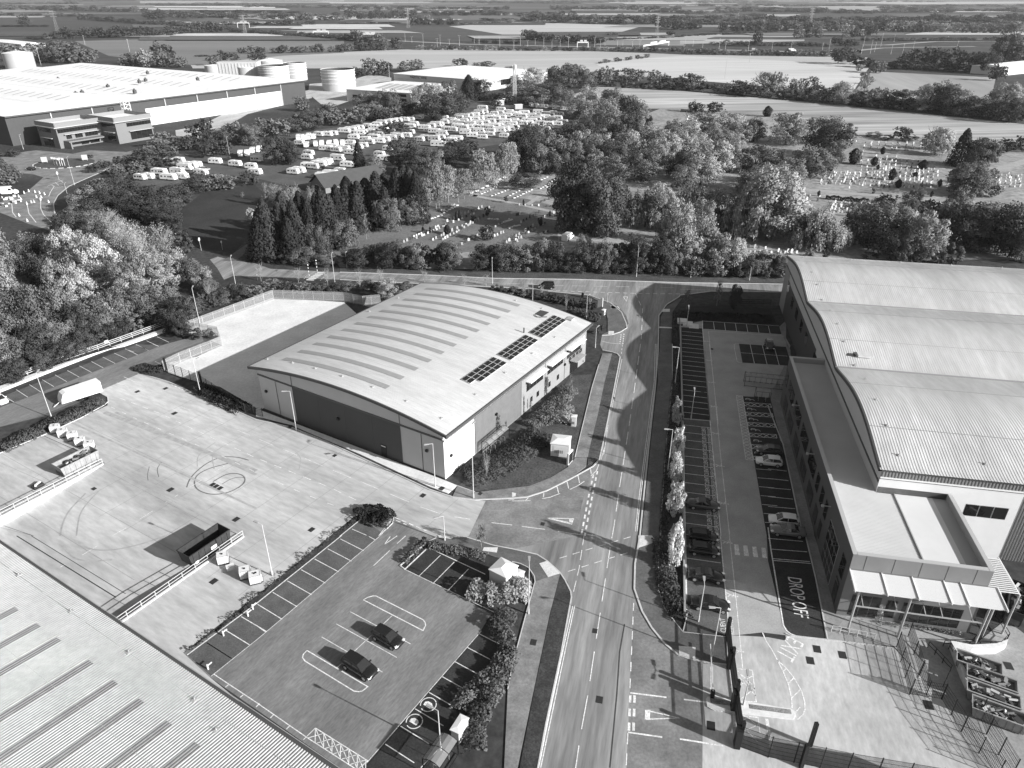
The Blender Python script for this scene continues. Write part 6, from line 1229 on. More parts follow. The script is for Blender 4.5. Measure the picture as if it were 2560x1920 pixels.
    for s_ in (1, -1):
        mb = MB(); mb.box(((h - .2), s_ * Wc * .36, .62), (.34, .34, .12), -s_ * -24); mb.build('headlight', M_lampg, root)
        mb = MB(); mb.box((-h + .08, s_ * Wc * .37, .78), (.12, .3, .16)); mb.build('tail_light', mat('tail_lamp', .06, .3), root)
        mb = MB(); mb.box((b1 - .35, s_ * (Wc / 2 + .06), belt - .02), (.14, .22, .13)); mb.build('mirror', P, root)
    mb = MB(); mb.box((h * .985, 0, .38), (.06, .52, .11)); mb.build('number_plate', M_plate, root)
    reg(root); return root
CARS = {}
def car(kind, col, p, ang, label, cat='car'):
    k = (kind, col)
    if k not in CARS: CARS[k] = make_car(kind, col); o = CARS[k]
    else: o = copy_tree(CARS[k])
    o.location = (p.x, p.y, .05); o.rotation_euler = (0, 0, R(ang)); tag(o, label, cat); return o
car('hatch', 'black', g1('6', 945, 750), -33, 'black small car, farther of the pair in the middle of the near car park'); car('estate', 'black', g1('6', 745, 960), -33, 'large black car, nearer of the pair in the middle of the near car park')
car('saloon', 'dark grey', g1('3', 1650, 1412), A79 - 90, 'dark grey saloon parked alone in the client bays'); car('hatch', 'black', g1('7', 1365, 25), A79 - 90, 'black hatchback in client bays, farther of the adjacent pair'); car('hatch', 'black', g1('7', 1370, 122), A79 - 90, 'black hatchback in client bays, nearer of the adjacent pair')
car('saloon', 'black', g1('7', 1385, 305), A79 - 90, 'black saloon in a client bay behind the white lamp head'); car('saloon', 'black', g1('7', 1415, 510), A79 - 90, 'black saloon in the nearest client bay beside the grey post')
car('hatch', 'dark grey', g1('3', 2215, 945), A79 + 90, 'dark small car in an accessible bay beside a white one'); car('hatch', 'white', g1('3', 2215, 1040), A79 + 90, 'white hatchback parked beside the dark small car near accessible bays')
car('hatch', 'white', g1('4', 128, 1550), A79 + 90, 'white hatchback parked right beside a silver saloon'); car('saloon', 'grey', g1('4', 165, 1640), A79 + 90, 'silver grey saloon parked right beside a white hatchback'); car('hatch', 'black', g1('j', 1675, 530), A79 + 180, 'black car alone in the square block of bays')
car('mpv', 'black', g1('g', 870, 150), 178, 'black van-like car driving on the cross road'); car('hatch', 'white', g1('1', 5, 505), -35, 'white car in a bay at the left edge of the photo')
car('estate', 'black', g1('y', 345, 822), 160, 'black car driving round the left side of the roundabout'); car('hatch', 'dark grey', g1('y', 985, 685), 170, 'dark car at the back of the roundabout'); car('hatch', 'silver', g1('p', 835, 895), -10, 'silver hatchback parked among the caravans near the hedge')
car('hatch', 'silver', g1('F', 1185, 545), A79, 'silver car half hidden in the shaded graveyard drive')
def van(name, p, ang, L_, W_, H_, col, label, cat='van'):
    root = empty(name, (p.x, p.y, 0), ang, label, cat); h = L_ / 2; P = PAINT[col]; secs = []
    for x, zt, k in ((-1, H_ * .97, .96), (-.97, H_, 1), (.35, H_, 1), (.5, H_ * .9, .98), (.72, H_ * .55, .98), (.97, H_ * .42, .92), (1, H_ * .3, .88)):
        w_ = W_ / 2 * k; half = [(0, .25), (w_ * .9, .25), (w_, .45), (w_, zt * .6 + .1), (w_ * .97, zt - .15), (w_ * .88, zt), (0, zt + .03)]
        r_ = [(x * h, -y, z) for y, z in half] + [(x * h, y, z) for y, z in half[-2:0:-1]]; secs.append(r_ + [r_[0]])
    mb = MB(); loft(mb, secs); mb.build('body', P, root, smooth=False)
    mb = MB(); mb.face((h * .52, W_ * .42, H_ * .9), (h * .52, -W_ * .42, H_ * .9), (h * .725, -W_ * .44, H_ * .56), (h * .725, W_ * .44, H_ * .56))
    for v in (mb.v,): pass
    mb.v = [(x + .03, y, z + .03) for x, y, z in mb.v]; mb.f = [f[::-1] for f in mb.f]
    for s_ in (1, -1): mb.box((h * .42, s_ * (W_ / 2 + .0), H_ * .55), (h * .3, .04, H_ * .25))
    mb.build('windscreen', M_cg, root)
    for x in (-.6, .66):
        for s_ in (1, -1): mb = MB(); mb.tube((x * h, s_ * (W_ / 2 - .22), .36), (x * h, s_ * (W_ / 2 + .01), .36), .36, 14); mb.build('wheel', M_tyre, root)
    for s_ in (1, -1): mb = MB(); mb.box((h * .98, s_ * W_ * .36, .75), (.12, .3, .22)); mb.build('headlight', M_lampg, root)
    return root
van('parked_van', g1('E', 1465, 512), 60, 5.2, 2.0, 2.2, 'white', 'white van parked on the graveyard path by the big dark trees'); van('parked_van', g1('y', 90, 1085), 10, 7, 2.3, 2.9, 'white', 'white van parked by the roadworks at the left edge')
van('lorry', g1('C', 718, 328), 0, 11, 2.5, 3.2, 'white', 'white lorry travelling on the motorway at upper right', 'lorry'); van('coach', g1('C', 478, 322), 0, 8, 2.5, 2.6, 'silver', 'pale coach travelling on the motorway left of the lorry', 'coach')
# caravans
def make_caravan(v):
    root = bpy.data.objects.new('caravan' if v < 3 else 'motorhome', None); S.collection.objects.link(root); L_, W_, H_ = ((6.0, 2.25, 2.55), (5.2, 2.2, 2.5), (7.0, 2.3, 2.6), (6.6, 2.3, 2.9))[v]; h = L_ / 2
    if v < 3: pr = [(-h, .5), (-h, H_ * .55), (-h + .25, H_ - .1), (-h + .6, H_), (h - 1.0, H_), (h - .45, H_ - .15), (h - .08, H_ * .5), (h, .8), (h - .1, .45)]
    else: pr = [(-h, .45), (-h, H_ - .1), (-h + .2, H_), (h - 1.1, H_), (h - .35, H_ - .35), (h - .9, H_ * .68), (h - .35, 1.15), (h, .95), (h, .45)]
    vs = [(x, -W_ / 2, z) for x, z in pr] + [(x, W_ / 2, z) for x, z in pr]; n = len(pr); mb = MB()
    mb.add(vs, [tuple(range(n - 1, -1, -1)) if False else tuple(range(n)), tuple(range(2 * n - 1, n - 1, -1))] + [(i, n + i, n + (i + 1) % n, (i + 1) % n) for i in range(n)]); mb.f = [f[::-1] for f in mb.f]
    mb.build('body', CM[v % 2], root)
    for s_ in (1, -1):
        for x, w_ in (((-h + 1.0, .9), (h - 1.5, 1.0), (-.1, .55)) if v != 2 else ((-h + 1.0, .9), (h - 1.5, 1.1), (-.7, .6), (.8, .6))):
            mb = MB(); mb.box((x, s_ * W_ / 2, 1.35), (w_, .05, .55)); mb.build('window', M_cg, root)
        mb = MB(); mb.tube((-.1, s_ * (W_ / 2 - .2), .33), (-.1, s_ * (W_ / 2 + .02), .33), .33, 10); mb.build('wheel', M_tyre, root)
    mb = MB(); x = h - .27 if v < 3 else h - .62
    if v < 3: mb.box((h - .28, 0, H_ * .50), (.08, W_ * .72, .72), 0, ('Y', -17))
    else: mb.box((h - .62, 0, 1.2), (.06, W_ * .8, .8), 0, ('Y', -32))
    mb.build('front_window', M_cg, root); mb = MB(); mb.box((-.6, 0, H_), (.7, .7, .12)); mb.build('roof_light', M_pf, root)
    if v < 3: mb = MB(); mb.bar((h, -.5, .45), (h + 1.2, 0, .45), .08, .1); mb.bar((h, .5, .45), (h + 1.2, 0, .45), .08, .1); mb.build('tow_bar', M_steel, root)
    reg(root); return root
CM = [mat('caravan_white', .74, .5, .04, .3), mat('caravan_cream', .6, .5, .04, .3)]
CV = None; cr = random.Random(5)
def caravans(f, s, reg_, lab):
    global CV
    if CV is None: CV = [make_caravan(i) for i in range(4)]; CV = [(c, [True]) for c in CV]
    for it in s.split(','):
        tk = it.split()
        if not tk: continue
        p = g1(f, float(tk[0]), float(tk[1])); v = cr.choice((0, 0, 1, 1, 2, 3)); c, first = CV[v]; end = len(tk) > 2
        a = (-78 if end else -16) + cr.uniform(-5, 5); 
        if end: p = p + Vector((0, 2, 0))
        if first[0]: o = c; first[0] = False
        else: o = copy_tree(c)
        p.z = .03; o.location = p; o.rotation_euler = (0, 0, R(a)); o.scale = (1, 1, 1)
        later(o, '%s %s, {n}' % (('white touring caravan', 'white motorhome')[v == 3] + (' seen end-on' if end else ''), lab), 'caravan' if v < 3 else 'motorhome', 'caravans in the storage park')
caravans('p', '410 825, 525 805, 600 890, 660 865, 730 855, 960 815, 1200 845, 1390 875, 1455 790', '', 'in the park\'s far left group')
caravans('p', '290 945, 515 945, 60 1010, 160 1000, 790 950, 400 1010, 560 1000, 1440 945', '', 'in the left group nearest the hedge')
caravans('p', '1245 735 e, 1325 730 e, 1390 695 e, 1470 680 e', '', 'beside the tall lamp on the left')
caravans('q', '215 545 e, 275 535 e, 335 530 e, 395 525 e, 470 485, 570 485, 640 475, 775 445, 850 430, 910 415, 960 405, 1055 385, 1170 368, 1230 352, 1300 335, 1360 325, 1420 315, 1500 305, 1570 302, 1655 285', '', 'in the back row under the trees')
caravans('q', '310 625 e, 495 610 e, 585 610 e, 665 600 e, 745 600 e, 420 615 e, 850 590, 890 520, 1000 455, 1090 455, 1030 548, 1185 568, 1260 550, 1340 535, 1200 485, 1335 455, 1400 490, 1470 475, 1565 458, 1610 362, 1740 405, 1820 385, 1880 372, 1920 362', '', 'in the second row')
caravans('q', '680 675, 780 670, 890 630, 850 705, 700 778, 810 855, 350 715, 330 765, 340 868, 410 878, 470 850, 520 832, 570 815, 730 935, 165 940, 230 925, 530 995, 620 975, 1300 660, 1200 728, 1260 780', '', 'in the front rows near the lodge')
caravans('q', '1680 548, 1740 528, 1860 545, 1930 525, 1950 478, 2060 568, 2120 548, 1940 610, 1960 285, 1980 338, 2070 312, 2150 268, 2140 385', '', 'round the middle lamp pole')
caravans('r', '525 382, 590 372, 650 355, 710 345, 760 320, 820 310, 800 260, 1020 280, 945 330, 1010 322, 1100 352, 1160 342, 1190 332, 1020 378, 900 362, 700 400, 760 392, 900 425, 820 442, 540 455, 660 465, 750 462, 640 492, 700 492', '', 'in the crowded middle block')
caravans('r', '1180 415, 1330 415, 1440 402, 1470 375, 1390 362, 1270 362, 1470 315, 1570 335, 1650 325, 1390 235 e, 1450 240 e, 1540 245, 1690 265, 1800 272, 1900 275, 1000 475, 1130 485, 1080 425', '', 'in the farthest rows by the mast')
caravans('q', '240 590, 640 640, 560 660, 960 470, 1130 520, 1420 520, 1520 500, 1560 390, 1790 440, 1860 450, 2000 420, 2080 430, 1250 420, 1130 400, 940 640, 1000 620, 1080 580', '', 'tucked between the main rows')
caravans('r', '580 420, 620 400, 470 430, 860 380, 960 390, 1060 455, 1160 460, 1220 440, 1290 450, 1350 445, 1400 420, 1500 390, 1550 370, 1600 350, 1300 320, 1220 350, 1120 310, 940 480, 820 500, 560 500, 900 540, 1120 520, 1180 500, 700 540, 600 560, 1640 420, 1720 340', '', 'in the densest block')
caravans('r', '890 505, 1010 535, 1060 525, 890 585, 760 545, 680 595, 800 615, 430 655, 500 635, 1430 475, 1480 515, 1560 515, 1500 445, 1620 395, 1690 455, 1760 435, 1700 385, 1450 555, 1590 455, 260 705, 1060 600', '', 'at the right end behind the trees')
# ================================================================ street furniture and yard items
M_galv = mat('lamp_galvanised', .5, .5); M_skip = mat('skip_steel_dark', .035, .6, .25, 1.5); M_skip2 = mat('skip_steel_grey', .28, .6, .2, 1.5); M_plas = mat('white_plastic', .68, .5, .06, 2); M_conb = mat('kiosk_grp', .55, .5, .05, 1); M_dkk = mat('kiosk_side', .2, .6)
def lampost(f, xb, yb, xt, yt, head, label, twin=False, fold=0, arm=1.2, col=None, maxh=99):
    """base and top pixels, head direction in degrees"""
    b = fpx(f, xb, yb); g = G(*b); h = min(HT(b, fpx(f, xt, yt)), maxh); t = empty('lamp_post', g, head, label, 'street lamp', 'lamp posts round the business park'); m = col or M_galv
    mb = MB(); mb.tube((0, 0, 0), (0, 0, .9), .11, 8); mb.tube((0, 0, .9), (0, 0, h), .075, 8, .045); mb.build('pole', m, t)
    for k in ((1, -1) if twin else (1,)):
        mb = MB(); mb.tube((0, 0, h), (arm * .5 * k, 0, h + .08), .035, 6); mb.build('arm', m, t)
        mb = MB(); x = arm * .5 * k; mb.add([(x, -.12, h + .03), (x, .12, h + .03), (x + .75 * k, .17, h + .1), (x + .75 * k, -.17, h + .1), (x, -.1, h + .13), (x, .1, h + .13), (x + .72 * k, .14, h + .2), (x + .72 * k, -.14, h + .2)], [(0, 1, 2, 3), (7, 6, 5, 4), (0, 4, 5, 1), (1, 5, 6, 2), (2, 6, 7, 3), (3, 7, 4, 0)]); mb.build('lamp_head', mat('lamp_head_grey', .3, .5), t)
    return t
lampost('1', 448, 640, 330, 255, 100, 'tall lamp post in the planted strip behind the white covered trailer', maxh=10.5); lampost('5', 1950, 285, 1650, -640, 152, 'tall lamp post in the hedge beside the near car park', maxh=8.5); lampost('2', 350, 750, 290, 408, 190, 'lamp post before the left part of the dark warehouse wall'); lampost('2', 1550, 1235, 1528, 862, 200, 'lamp post before the right corner of the dark warehouse wall')
lampost('2', 1880, 1335, 1887, 700, 60, 'tallest lamp post, at the kerb bend beside the white warehouse corner', maxh=14, arm=.2); lampost('2', 1632, 1700, 1622, 1490, 200, 'short lamp post beside the near car park entrance', maxh=6.5); lampost('6', 1322, 1530, 1300, 1250, 152, 'lamp post beside the pale kiosk by the near car park bays', maxh=6.5)
lampost('7', 118, 560, 116, 128, 90, 'slim lamp post beside the pale substation kiosk', maxh=8); lampost('3', 1408, 340, 1442, 30, 180, 'white lamp post on the verge, farthest one along the main road', maxh=8); lampost('3', 1345, 1095, 1385, 740, 180, 'white lamp post on the verge beside the pale street trees', maxh=8); lampost('3', 1545, 655, 1578, 412, 80, 'white lamp post on a square base in the client bays', maxh=6.5)
lampost('7', 1332, 612, 1385, 350, 80, 'white lamp post beside the black saloons, nearest client bays', maxh=6.5); lampost('7', 1425, 880, 1490, 515, 180, 'lamp post at the footpath end by the black gate', maxh=8.2); lampost('i', 635, 940, 695, 655, 80, 'lamp post on the gate island', twin=True, maxh=6.5)
lampost('E', 980, 795, 982, 640, 90, 'lamp post north of the cross road behind the arched roof'); lampost('E', 1905, 752, 1918, 560, 90, 'lamp post on the verge in front of the right-hand hedge trees'); lampost('E', 45, 695, 38, 600, 90, 'lamp post left of centre beside the cross road'); lampost('F', 68, 755, 70, 685, 90, 'short lamp post on the verge right of the junction'); lampost('F', 445, 775, 452, 690, 90, 'lamp post on the verge near the wavy roof')
lampost('g', 1560, 665, 1578, 280, 60, 'pale lamp post in the shrubs behind the solar panels'); lampost('g', 632, 420, 632, 60, 180, 'slim lamp post behind the arched roof ridge'); lampost('g', 1715, 1170, 1752, 830, 60, 'lamp post beside the side entrance of the arched warehouse'); lampost('j', 452, 215, 475, -60, 80, 'lamp post at the head of the right-hand car park', maxh=7)
lampost('D', 1525, 850, 1495, 625, 100, 'lamp post at the left end of the cross road near the junction'); lampost('D', 2155, 800, 2135, 605, 90, 'lamp post near the zebra crossing'); lampost('D', 1290, 1075, 1245, 825, 100, 'lamp post inside the palisade fence of the back yard'); lampost('D', 1015, 620, 992, 485, 100, 'lamp post rising out of the left wood'); lampost('y', 825, 985, 730, 680, 100, 'tall lamp post by the roundabout, nearer one'); lampost('y', 800, 1275, 700, 970, 100, 'lamp post with a sign on it at the bend of the left road'); lampost('y', 260, 590, 220, 430, 90, 'lamp post before the dark wall of the vast warehouse')
lampost('p', 1138, 780, 1088, 495, 90, 'tall white pole rising beside the caravans, left'); lampost('r', 272, 380, 262, 180, 90, 'pole among the caravans in the middle'); lampost('r', 1640, 260, 1640, 95, 90, 'pole beside the farthest caravans'); lampost('F', 1660, 670, 1695, 545, 90, 'lamp post in the shaded graveyard drive'); lampost('1', 1735, 430, 1660, 110, 60, 'lamp post beside the back yard gate', maxh=7)
# fences ---------------------------------------------------------------------
def palisade(s, h, label, pale=.155, m=None):
    p = GP(s); t = empty('palisade_fence', p[0], 0, label, 'fence'); o = p[0]; m = m or mat('palisade_steel', .36, .55, .06, 1); mp = MB()
    for a, b in zip(p[:-1], p[1:]):
        L_ = (b - a).length; n = max(1, round(L_ / 2.75)); an = math.degrees(math.atan2(b.y - a.y, b.x - a.x))
        for i in range(n + 1): q = a.lerp(b, i / n) - o; mb = MB(); mb.box((q.x, q.y, 0), (.1, .08, h), an); mb.build('post', m, t)
        for i in range(int(L_ / pale)): q = a + (b - a) * (i + .5) * pale / L_ - o; mp.box((q.x, q.y, .05), (.068, .02, h + .05), an)
        for z in (.4, h - .5): mp.bar(a - o + Vector((0, 0, z)), b - o + Vector((0, 0, z)), .05, .05)
    mp.build('pales', m, t); return t
palisade('D 1205 1105, 1310 1065, 1760 895, 2212 910, E 150 935, 260 925', 2.4, 'pale palisade fence along two sides of the back yard'); palisade('1 1420 230, 1560 160, 1920 18, D 1405 1130, 1290 1110, 1205 1105', 2.2, 'short pale palisade fence beside the back yard gate')
def railfence(s, h, label, rails=3, post=1.8, m=None, nm='railing', cat='railing', z0=0.0, pw=.06, tpl=None):
    p = GP(s); t = empty(nm, p[0] + Vector((0, 0, z0)), 0, label, cat); o = p[0]; m = m or M_galv; mb = MB()
    for a, b in zip(p[:-1], p[1:]):
        for k in range(rails): z = h * (k + 1) / rails; mb.bar(a - o + Vector((0, 0, z)), b - o + Vector((0, 0, z)), pw * .7, pw * 1.2)
    mb.build('rails', m, t)
    for a, b in zip(p[:-1], p[1:]):
        n = max(1, round((b - a).length / post))
        for i in range(n + 1): q = a.lerp(b, i / n) - o; mb = MB(); mb.box((q.x, q.y, 0), (pw, pw, h)); mb.build('post', m, t)
    return t
M_wd = mat('painted_timber', .5, .7, .1, 2)
railfence('D 1060 1080, 560 1260, 1 480 195, 0 375, N -120 1010', 1.15, 'pale three-rail barrier on the low wall behind the top left bays', 3, 2.6, M_wd, 'barrier', 'barrier', .35, .09)
t = empty('low_wall', g1('D', 1060, 1100), 0, 'broad white low wall behind the top left parking bays', 'wall'); p = GP('D 1065 1092, 1065 1108, 800 1200, 1 940 50, 500 220, 0 420, N -120 1020, N -120 1000, 1 0 385, 480 205, D 570 1268'); o_ = t.location; mb = MB(); mb.prism([(q.x - o_.x, q.y - o_.y) for q in p], 0, .5); mb.build('coping', mat('white_wall_top', .66, .7, .06, 1), t)
for (x, y, w_) in ((930, 22, 8), (785, 78, 8), (625, 135, 8), (295, 252, 8), (125, 305, 10)):
    mb = MB(); g = g1('1', x, y); mb.box((g.x, g.y, .9), (.9, .1, .55), A58); later(mb.build('notice_board', M_plas), 'small white notice on the barrier rail, {n}', 'notice', 'white notices along the barrier')
# ramp walls with rails
def rampwall(w_, label, side):
    a, b = fuw(ru + .1, w_), fuw(WALLC, w_); t = empty('retaining_wall', a, 0, label, 'wall'); mb = MB(); mb.bar((0, 0, -.0), (b - a), .28, .14); mb.build('wall_cap', M_conc3, t)
    n = 12; mb = MB()
    for z in (.55, 1.05): mb.bar((0, 0, z), (b - a) + Vector((0, 0, z)), .06, .07)
    mb.build('rails', M_galv, t)
    for i in range(n + 1): q = (b - a) * i / n; mb = MB(); mb.box((q.x, q.y, .1), (.07, .07, .98)); mb.build('post', M_galv, t)
rampwall(rw1 + .16, 'white retaining wall with rail beside the full skip, left of the ramp', 1); rampwall(rw0 - .16, 'white retaining wall with rail beside the empty dark skip, right of the ramp', -1)
# gates, mesh fences
def M_gate_(): return MC.get('black_gate_steel')
def meshfence(s, h, label, m=None, bar=.22, post=2.4, nm='mesh_fence', cat='fence', pr=.08, z0=0):
    p = GP(s); m = m or M_blk; bar = (.08 if h > 3 else .17) if m is M_gate_() else bar; t = empty(nm, p[0] + Vector((0, 0, z0)), 0, label, cat); o = p[0]; mm = MB()
    for a, b in zip(p[:-1], p[1:]):
        L_ = (b - a).length; n = max(1, round(L_ / post))
        for i in range(n + 1): q = a.lerp(b, i / n) - o; mb = MB(); mb.box((q.x, q.y, 0), (pr, pr, h + .1), math.degrees(math.atan2(b.y - a.y, b.x - a.x))); mb.build('post', m, t)
        for i in range(int(L_ / bar)): q = a + (b - a) * ((i + .5) * bar / L_) - o; mm.bar((q.x, q.y, .1), (q.x + .001, q.y, h), .022, .022)
        for k in range(6): z = .15 + (h - .2) * k / 5; mm.bar(a - o + Vector((0, 0, z)), b - o + Vector((0, 0, z)), .025, .025)
    mm.build('mesh_panel', m, t); return t
meshfence('1 1450 240, 1720 345', 2.2, 'dark sliding gate across the back yard entrance', bar=.3, nm='gate', cat='gate'); meshfence('1 1740 340, 2120 590, 2 60 630', 1.8, 'dark mesh fence behind the shrubs left of the arched warehouse', M_dk)
for f, x, y in (('1', 1440, 225), ('1', 1742, 345)): mb = MB(); g = g1(f, x, y); t = empty('gate_post', g, A58, None, None); mb.box((0, 0, 0), (.3, .3, 2.6)); mb.build('post', M_blk, t); mb = MB(); mb.box((0, 0, 2.6), (.36, .36, .08)); mb.build('cap', M_blk, t); later(t, 'thick black gate post at the back yard entrance, {n}', 'gate post', 'black gate posts of the back yard')
# right-hand compound: tall black gates and fences
M_gate = mat('black_gate_steel', .014, .5)
def biggate(s, h, label, n=6):
    p = GP(s); a, b = p; d = b - a; t = empty('entrance_gate', a, 0, label, 'gate'); mb = MB()
    for z in (.1, h * .5, h - .12): mb.bar((0, 0, z), (d.x, d.y, z), .1, .12)
    mb.build('frame', M_gate, t); mb = MB(); k = int(d.length / .12)
    for i in range(k): q = d * (i + .5) / k; mb.bar((q.x, q.y, .1), (q.x + .001, q.y, h), .035, .035)
    mb.build('bars', M_gate, t)
    for q in (Vector(), d): mb = MB(); mb.box((q.x, q.y, 0), (.35, .35, h + .5)); mb.build('post', M_gate, t)
    return t
biggate('7 1535 720, 1555 935', 2.6, 'tall black gate panel at the end of the footpath'); biggate('7 1560 945, 1590 1180', 2.8, 'black entrance gate across the exit lane'); biggate('7 1590 1215, 1625 1480', 2.8, 'black entrance gate across the entry lane')
biggate('8 235 1655, 300 1500', 3.0, 'tall black gate leaf at the bottom edge of the apron'); meshfence('8 1510 1290, 1560 1420, 1740 1720', 2.6, 'dark fence along the pale lane at the bottom right corner', M_gate)
for f, x, y in (('7', 1553, 935), ('7', 1580, 1235), ('7', 1605, 1500)):
    g = g1(f, x, y); t = empty('gate_motor', g, A79, None, None); mb = MB(); mb.box((0, 0, 0), (.9, .6, 2.7)); mb.build('cabinet', M_gate, t); mb = MB(); mb.box((0, -.32, 1.1), (.2, .05, .2)); mb.build('reflector', M_wf, t); later(t, 'tall black gate motor cabinet in the gate line, {n}', 'gate cabinet', 'black gate motor cabinets')
meshfence('7 1625 1510, 8 0 1585, 560 1700, 1200 1810', 3.1, 'long black mesh fence along the bottom edge', M_gate); meshfence('8 918 795, 1010 1135, 1240 1170', 2.4, 'black mesh fence round the staff turnstile', M_gate); meshfence('8 1240 1170, 1380 1400, 1640 1720', 2.4, 'black mesh fence between the apron and the bin store', M_gate); meshfence('8 1000 720, 1130 1140', 2.2, 'inner black mesh fence beside the turnstile path', M_gate)
railfence('8 1250 790, 1430 800, 1650 800, 1710 740, 1620 590', 1.0, 'dark curving handrail round the forecourt', 2, 1.3, M_blk); railfence('8 1140 800, 1190 850, 1300 970, 1250 1080', 1.0, 'dark handrail beside the sunken path', 2, 1.3, M_blk); railfence('8 450 685, 760 745', 1.0, 'white guard rail at the forecourt kerb', 2, .9, M_galv)
railfence('8 1290 810, 1400 1010, 1510 1230', 1.1, 'dark rail along the top of the pale bin store wall', 2, 1.5, M_blk)
t = empty('retaining_wall', g1('8', 1290, 810), 0, 'pale curved retaining wall beside the bin store', 'wall'); p = GP('8 1290 790, 1440 820, 1620 810, 1700 780, 1690 810, 1620 845, 1440 850, 1330 840, 1400 980, 1530 1250, 1500 1290, 1370 1010'); o_ = t.location; mb = MB(); mb.prism([(q.x - o_.x, q.y - o_.y) for q in p], 0, 1.0); mb.build('coping', M_conc3, t)
def oskip(f, x, y, L_, W_, h, ang, label, m, fill=None, dirt=0):
    g = g1(f, x, y); t = empty('skip', g, ang, label, 'skip'); th = .09; mb = MB(); a, b = L_ / 2, W_ / 2; s_ = .35
    def ringp(k, z): return [(-a - k * 0 + th * k - (0 if z > .5 else -s_), -b + th * k, z), (a - th * k - (0 if z > .5 else s_), -b + th * k, z), (a - th * k - (0 if z > .5 else s_), b - th * k, z), (-a + th * k + (0 if z > .5 else s_), b - th * k, z)]
    o0, o1, i1, i0 = ringp(0, .15), ringp(0, h), ringp(1, h), ringp(1, .25); vs = o0 + o1 + i1 + i0; fs = []
    for j in range(4):
        k = (j + 1) % 4; fs += [(j, k, 4 + k, 4 + j), (4 + j, 4 + k, 8 + k, 8 + j), (8 + j, 8 + k, 12 + k, 12 + j)]
    fs += [(12, 13, 14, 15), (3, 2, 1, 0)]; mb.add(vs, fs); mb.build('body', m, t); mb = MB()
    for i in range(7):
        x_ = -a + .6 + i * (L_ - 1.2) / 6
        for s2 in (1, -1): mb.box((x_, s2 * (b + .04), .2), (.1, .08, h - .2))
    for s2 in (1, -1): mb.bar((-a, s2 * (b + .03), h - .08), (a, s2 * (b + .03), h - .08), .12, .1)
    mb.build('ribs', m, t)
    if fill:
        rg = random.Random(int(x)); 
        for q in range(fill): 
            mb = MB(); z = h * rg.uniform(.62, .92); mb.box((rg.uniform(-a + .7, a - .7), rg.uniform(-b + .5, b - .5), z), (rg.uniform(.3, 1.0), rg.uniform(.15, .5), rg.uniform(.08, .25)), rg.uniform(0, 180), ('X', rg.uniform(-35, 35)))
            mb.build('rubbish', mat('waste_%d' % (q % 4), (.45, .2, .05, .12)[q % 4], .8), t)
        mb = MB(); mb.box((0, 0, .3), (L_ - .4, W_ - .3, h * .5)); mb.build('waste_fill', mat('waste_heap', .12, .9, .4, 3), t)
    return t
oskip('1', 680, 1065, 6.2, 2.5, 2.0, A58, 'open pale skip heaped with waste beside the left retaining wall', M_skip2, 26)
sk = oskip('5', 1480, 115, 6.6, 2.5, 2.2, A58, 'empty dark open skip standing in the yard', M_skip)
mb = MB(); mb.box((.4, -1.34, 1.0), (.9, .03, .5)); mb.box((-2.4, -1.34, .5), (.5, .03, .45)); mb.build('painted_mark', M_plas, sk)
for i, (x, y, L_) in enumerate(((1500, 925, 5.0), (1590, 1040, 5.4), (1600, 1150, 5.6), (1650, 1280, 5.8), (1760, 500, 7.0))):
    oskip('8', x - 15, y + 35, L_ * .9, 1.8, 1.4 if i < 4 else 2.4, -29 if i < 4 else 54, ['open bin full of scrap, first behind the pale wall', 'open bin of mixed scrap, second from the pale wall', 'open bin of bright scrap, third from the pale wall', 'long open bin of scrap nearest the camera', 'tall dark skip of rubble at the right edge of the photo'][i], M_skip2 if i < 4 else M_skip, 30)
# tanks on pallets
def ibc(f, x, y, ang, tpl, s_=1.0):
    g = g1(f, x, y); t = empty('water_tank', g, ang, None, None); mb = MB(); mb.box((0, 0, .16), (1.1 * s_, .95 * s_, .95 * s_)); mb.build('bottle', M_plas, t); mb = MB(); mb.box((0, 0, 0), (1.2 * s_, 1.0 * s_, .13)); mb.build('pallet', M_skip, t); mb = MB()
    for i in range(6):
        a = -.55 * s_ + i * .22 * s_
        for sy in (-1, 1): mb.bar((a, sy * .5 * s_, .15), (a + .001, sy * .5 * s_, 1.13 * s_), .025, .025)
    for z in (.2, .5, .8, 1.1): 
        for sy in (-1, 1): mb.bar((-.57 * s_, sy * .5 * s_, z * s_), (.57 * s_, sy * .5 * s_, z * s_), .025, .025); mb.bar((sy * .57 * s_, -.5 * s_, z * s_), (sy * .57 * s_, .5 * s_, z * s_), .025, .025)
    mb.build('cage', M_steel, t); mb = MB(); mb.tube((0, 0, 1.1 * s_), (0, 0, 1.18 * s_), .12, 8); mb.build('lid', M_blk, t); later(t, tpl, 'tank', 'caged white tanks')
for x, y in ((485, 760), (550, 795), (635, 822), (700, 870), (780, 905)): ibc('1', x, y, 20, 'caged white plastic tank by the hedge near the full skip, {n}', 1.25)
for x, y in ((1600, 185), (1760, 290), (1830, 325)): ibc('5', x, y, 20, 'caged white plastic tank right of the empty dark skip, {n}', 1.25)
ibc('6', 10, 318, 25, 'caged white plastic tank beside the tall lamp, {n}', 1.2)
g = g1('5', 1650, 235); t = empty('crate', g, 30, 'small pale crate between two caged white tanks', 'crate'); mb = MB(); mb.box((0, 0, 0), (1.0, .7, .5)); mb.build('box', M_plas, t); mb = MB(); mb.box((0, 0, .5), (1.05, .75, .06)); mb.build('lid', M_pf, t)
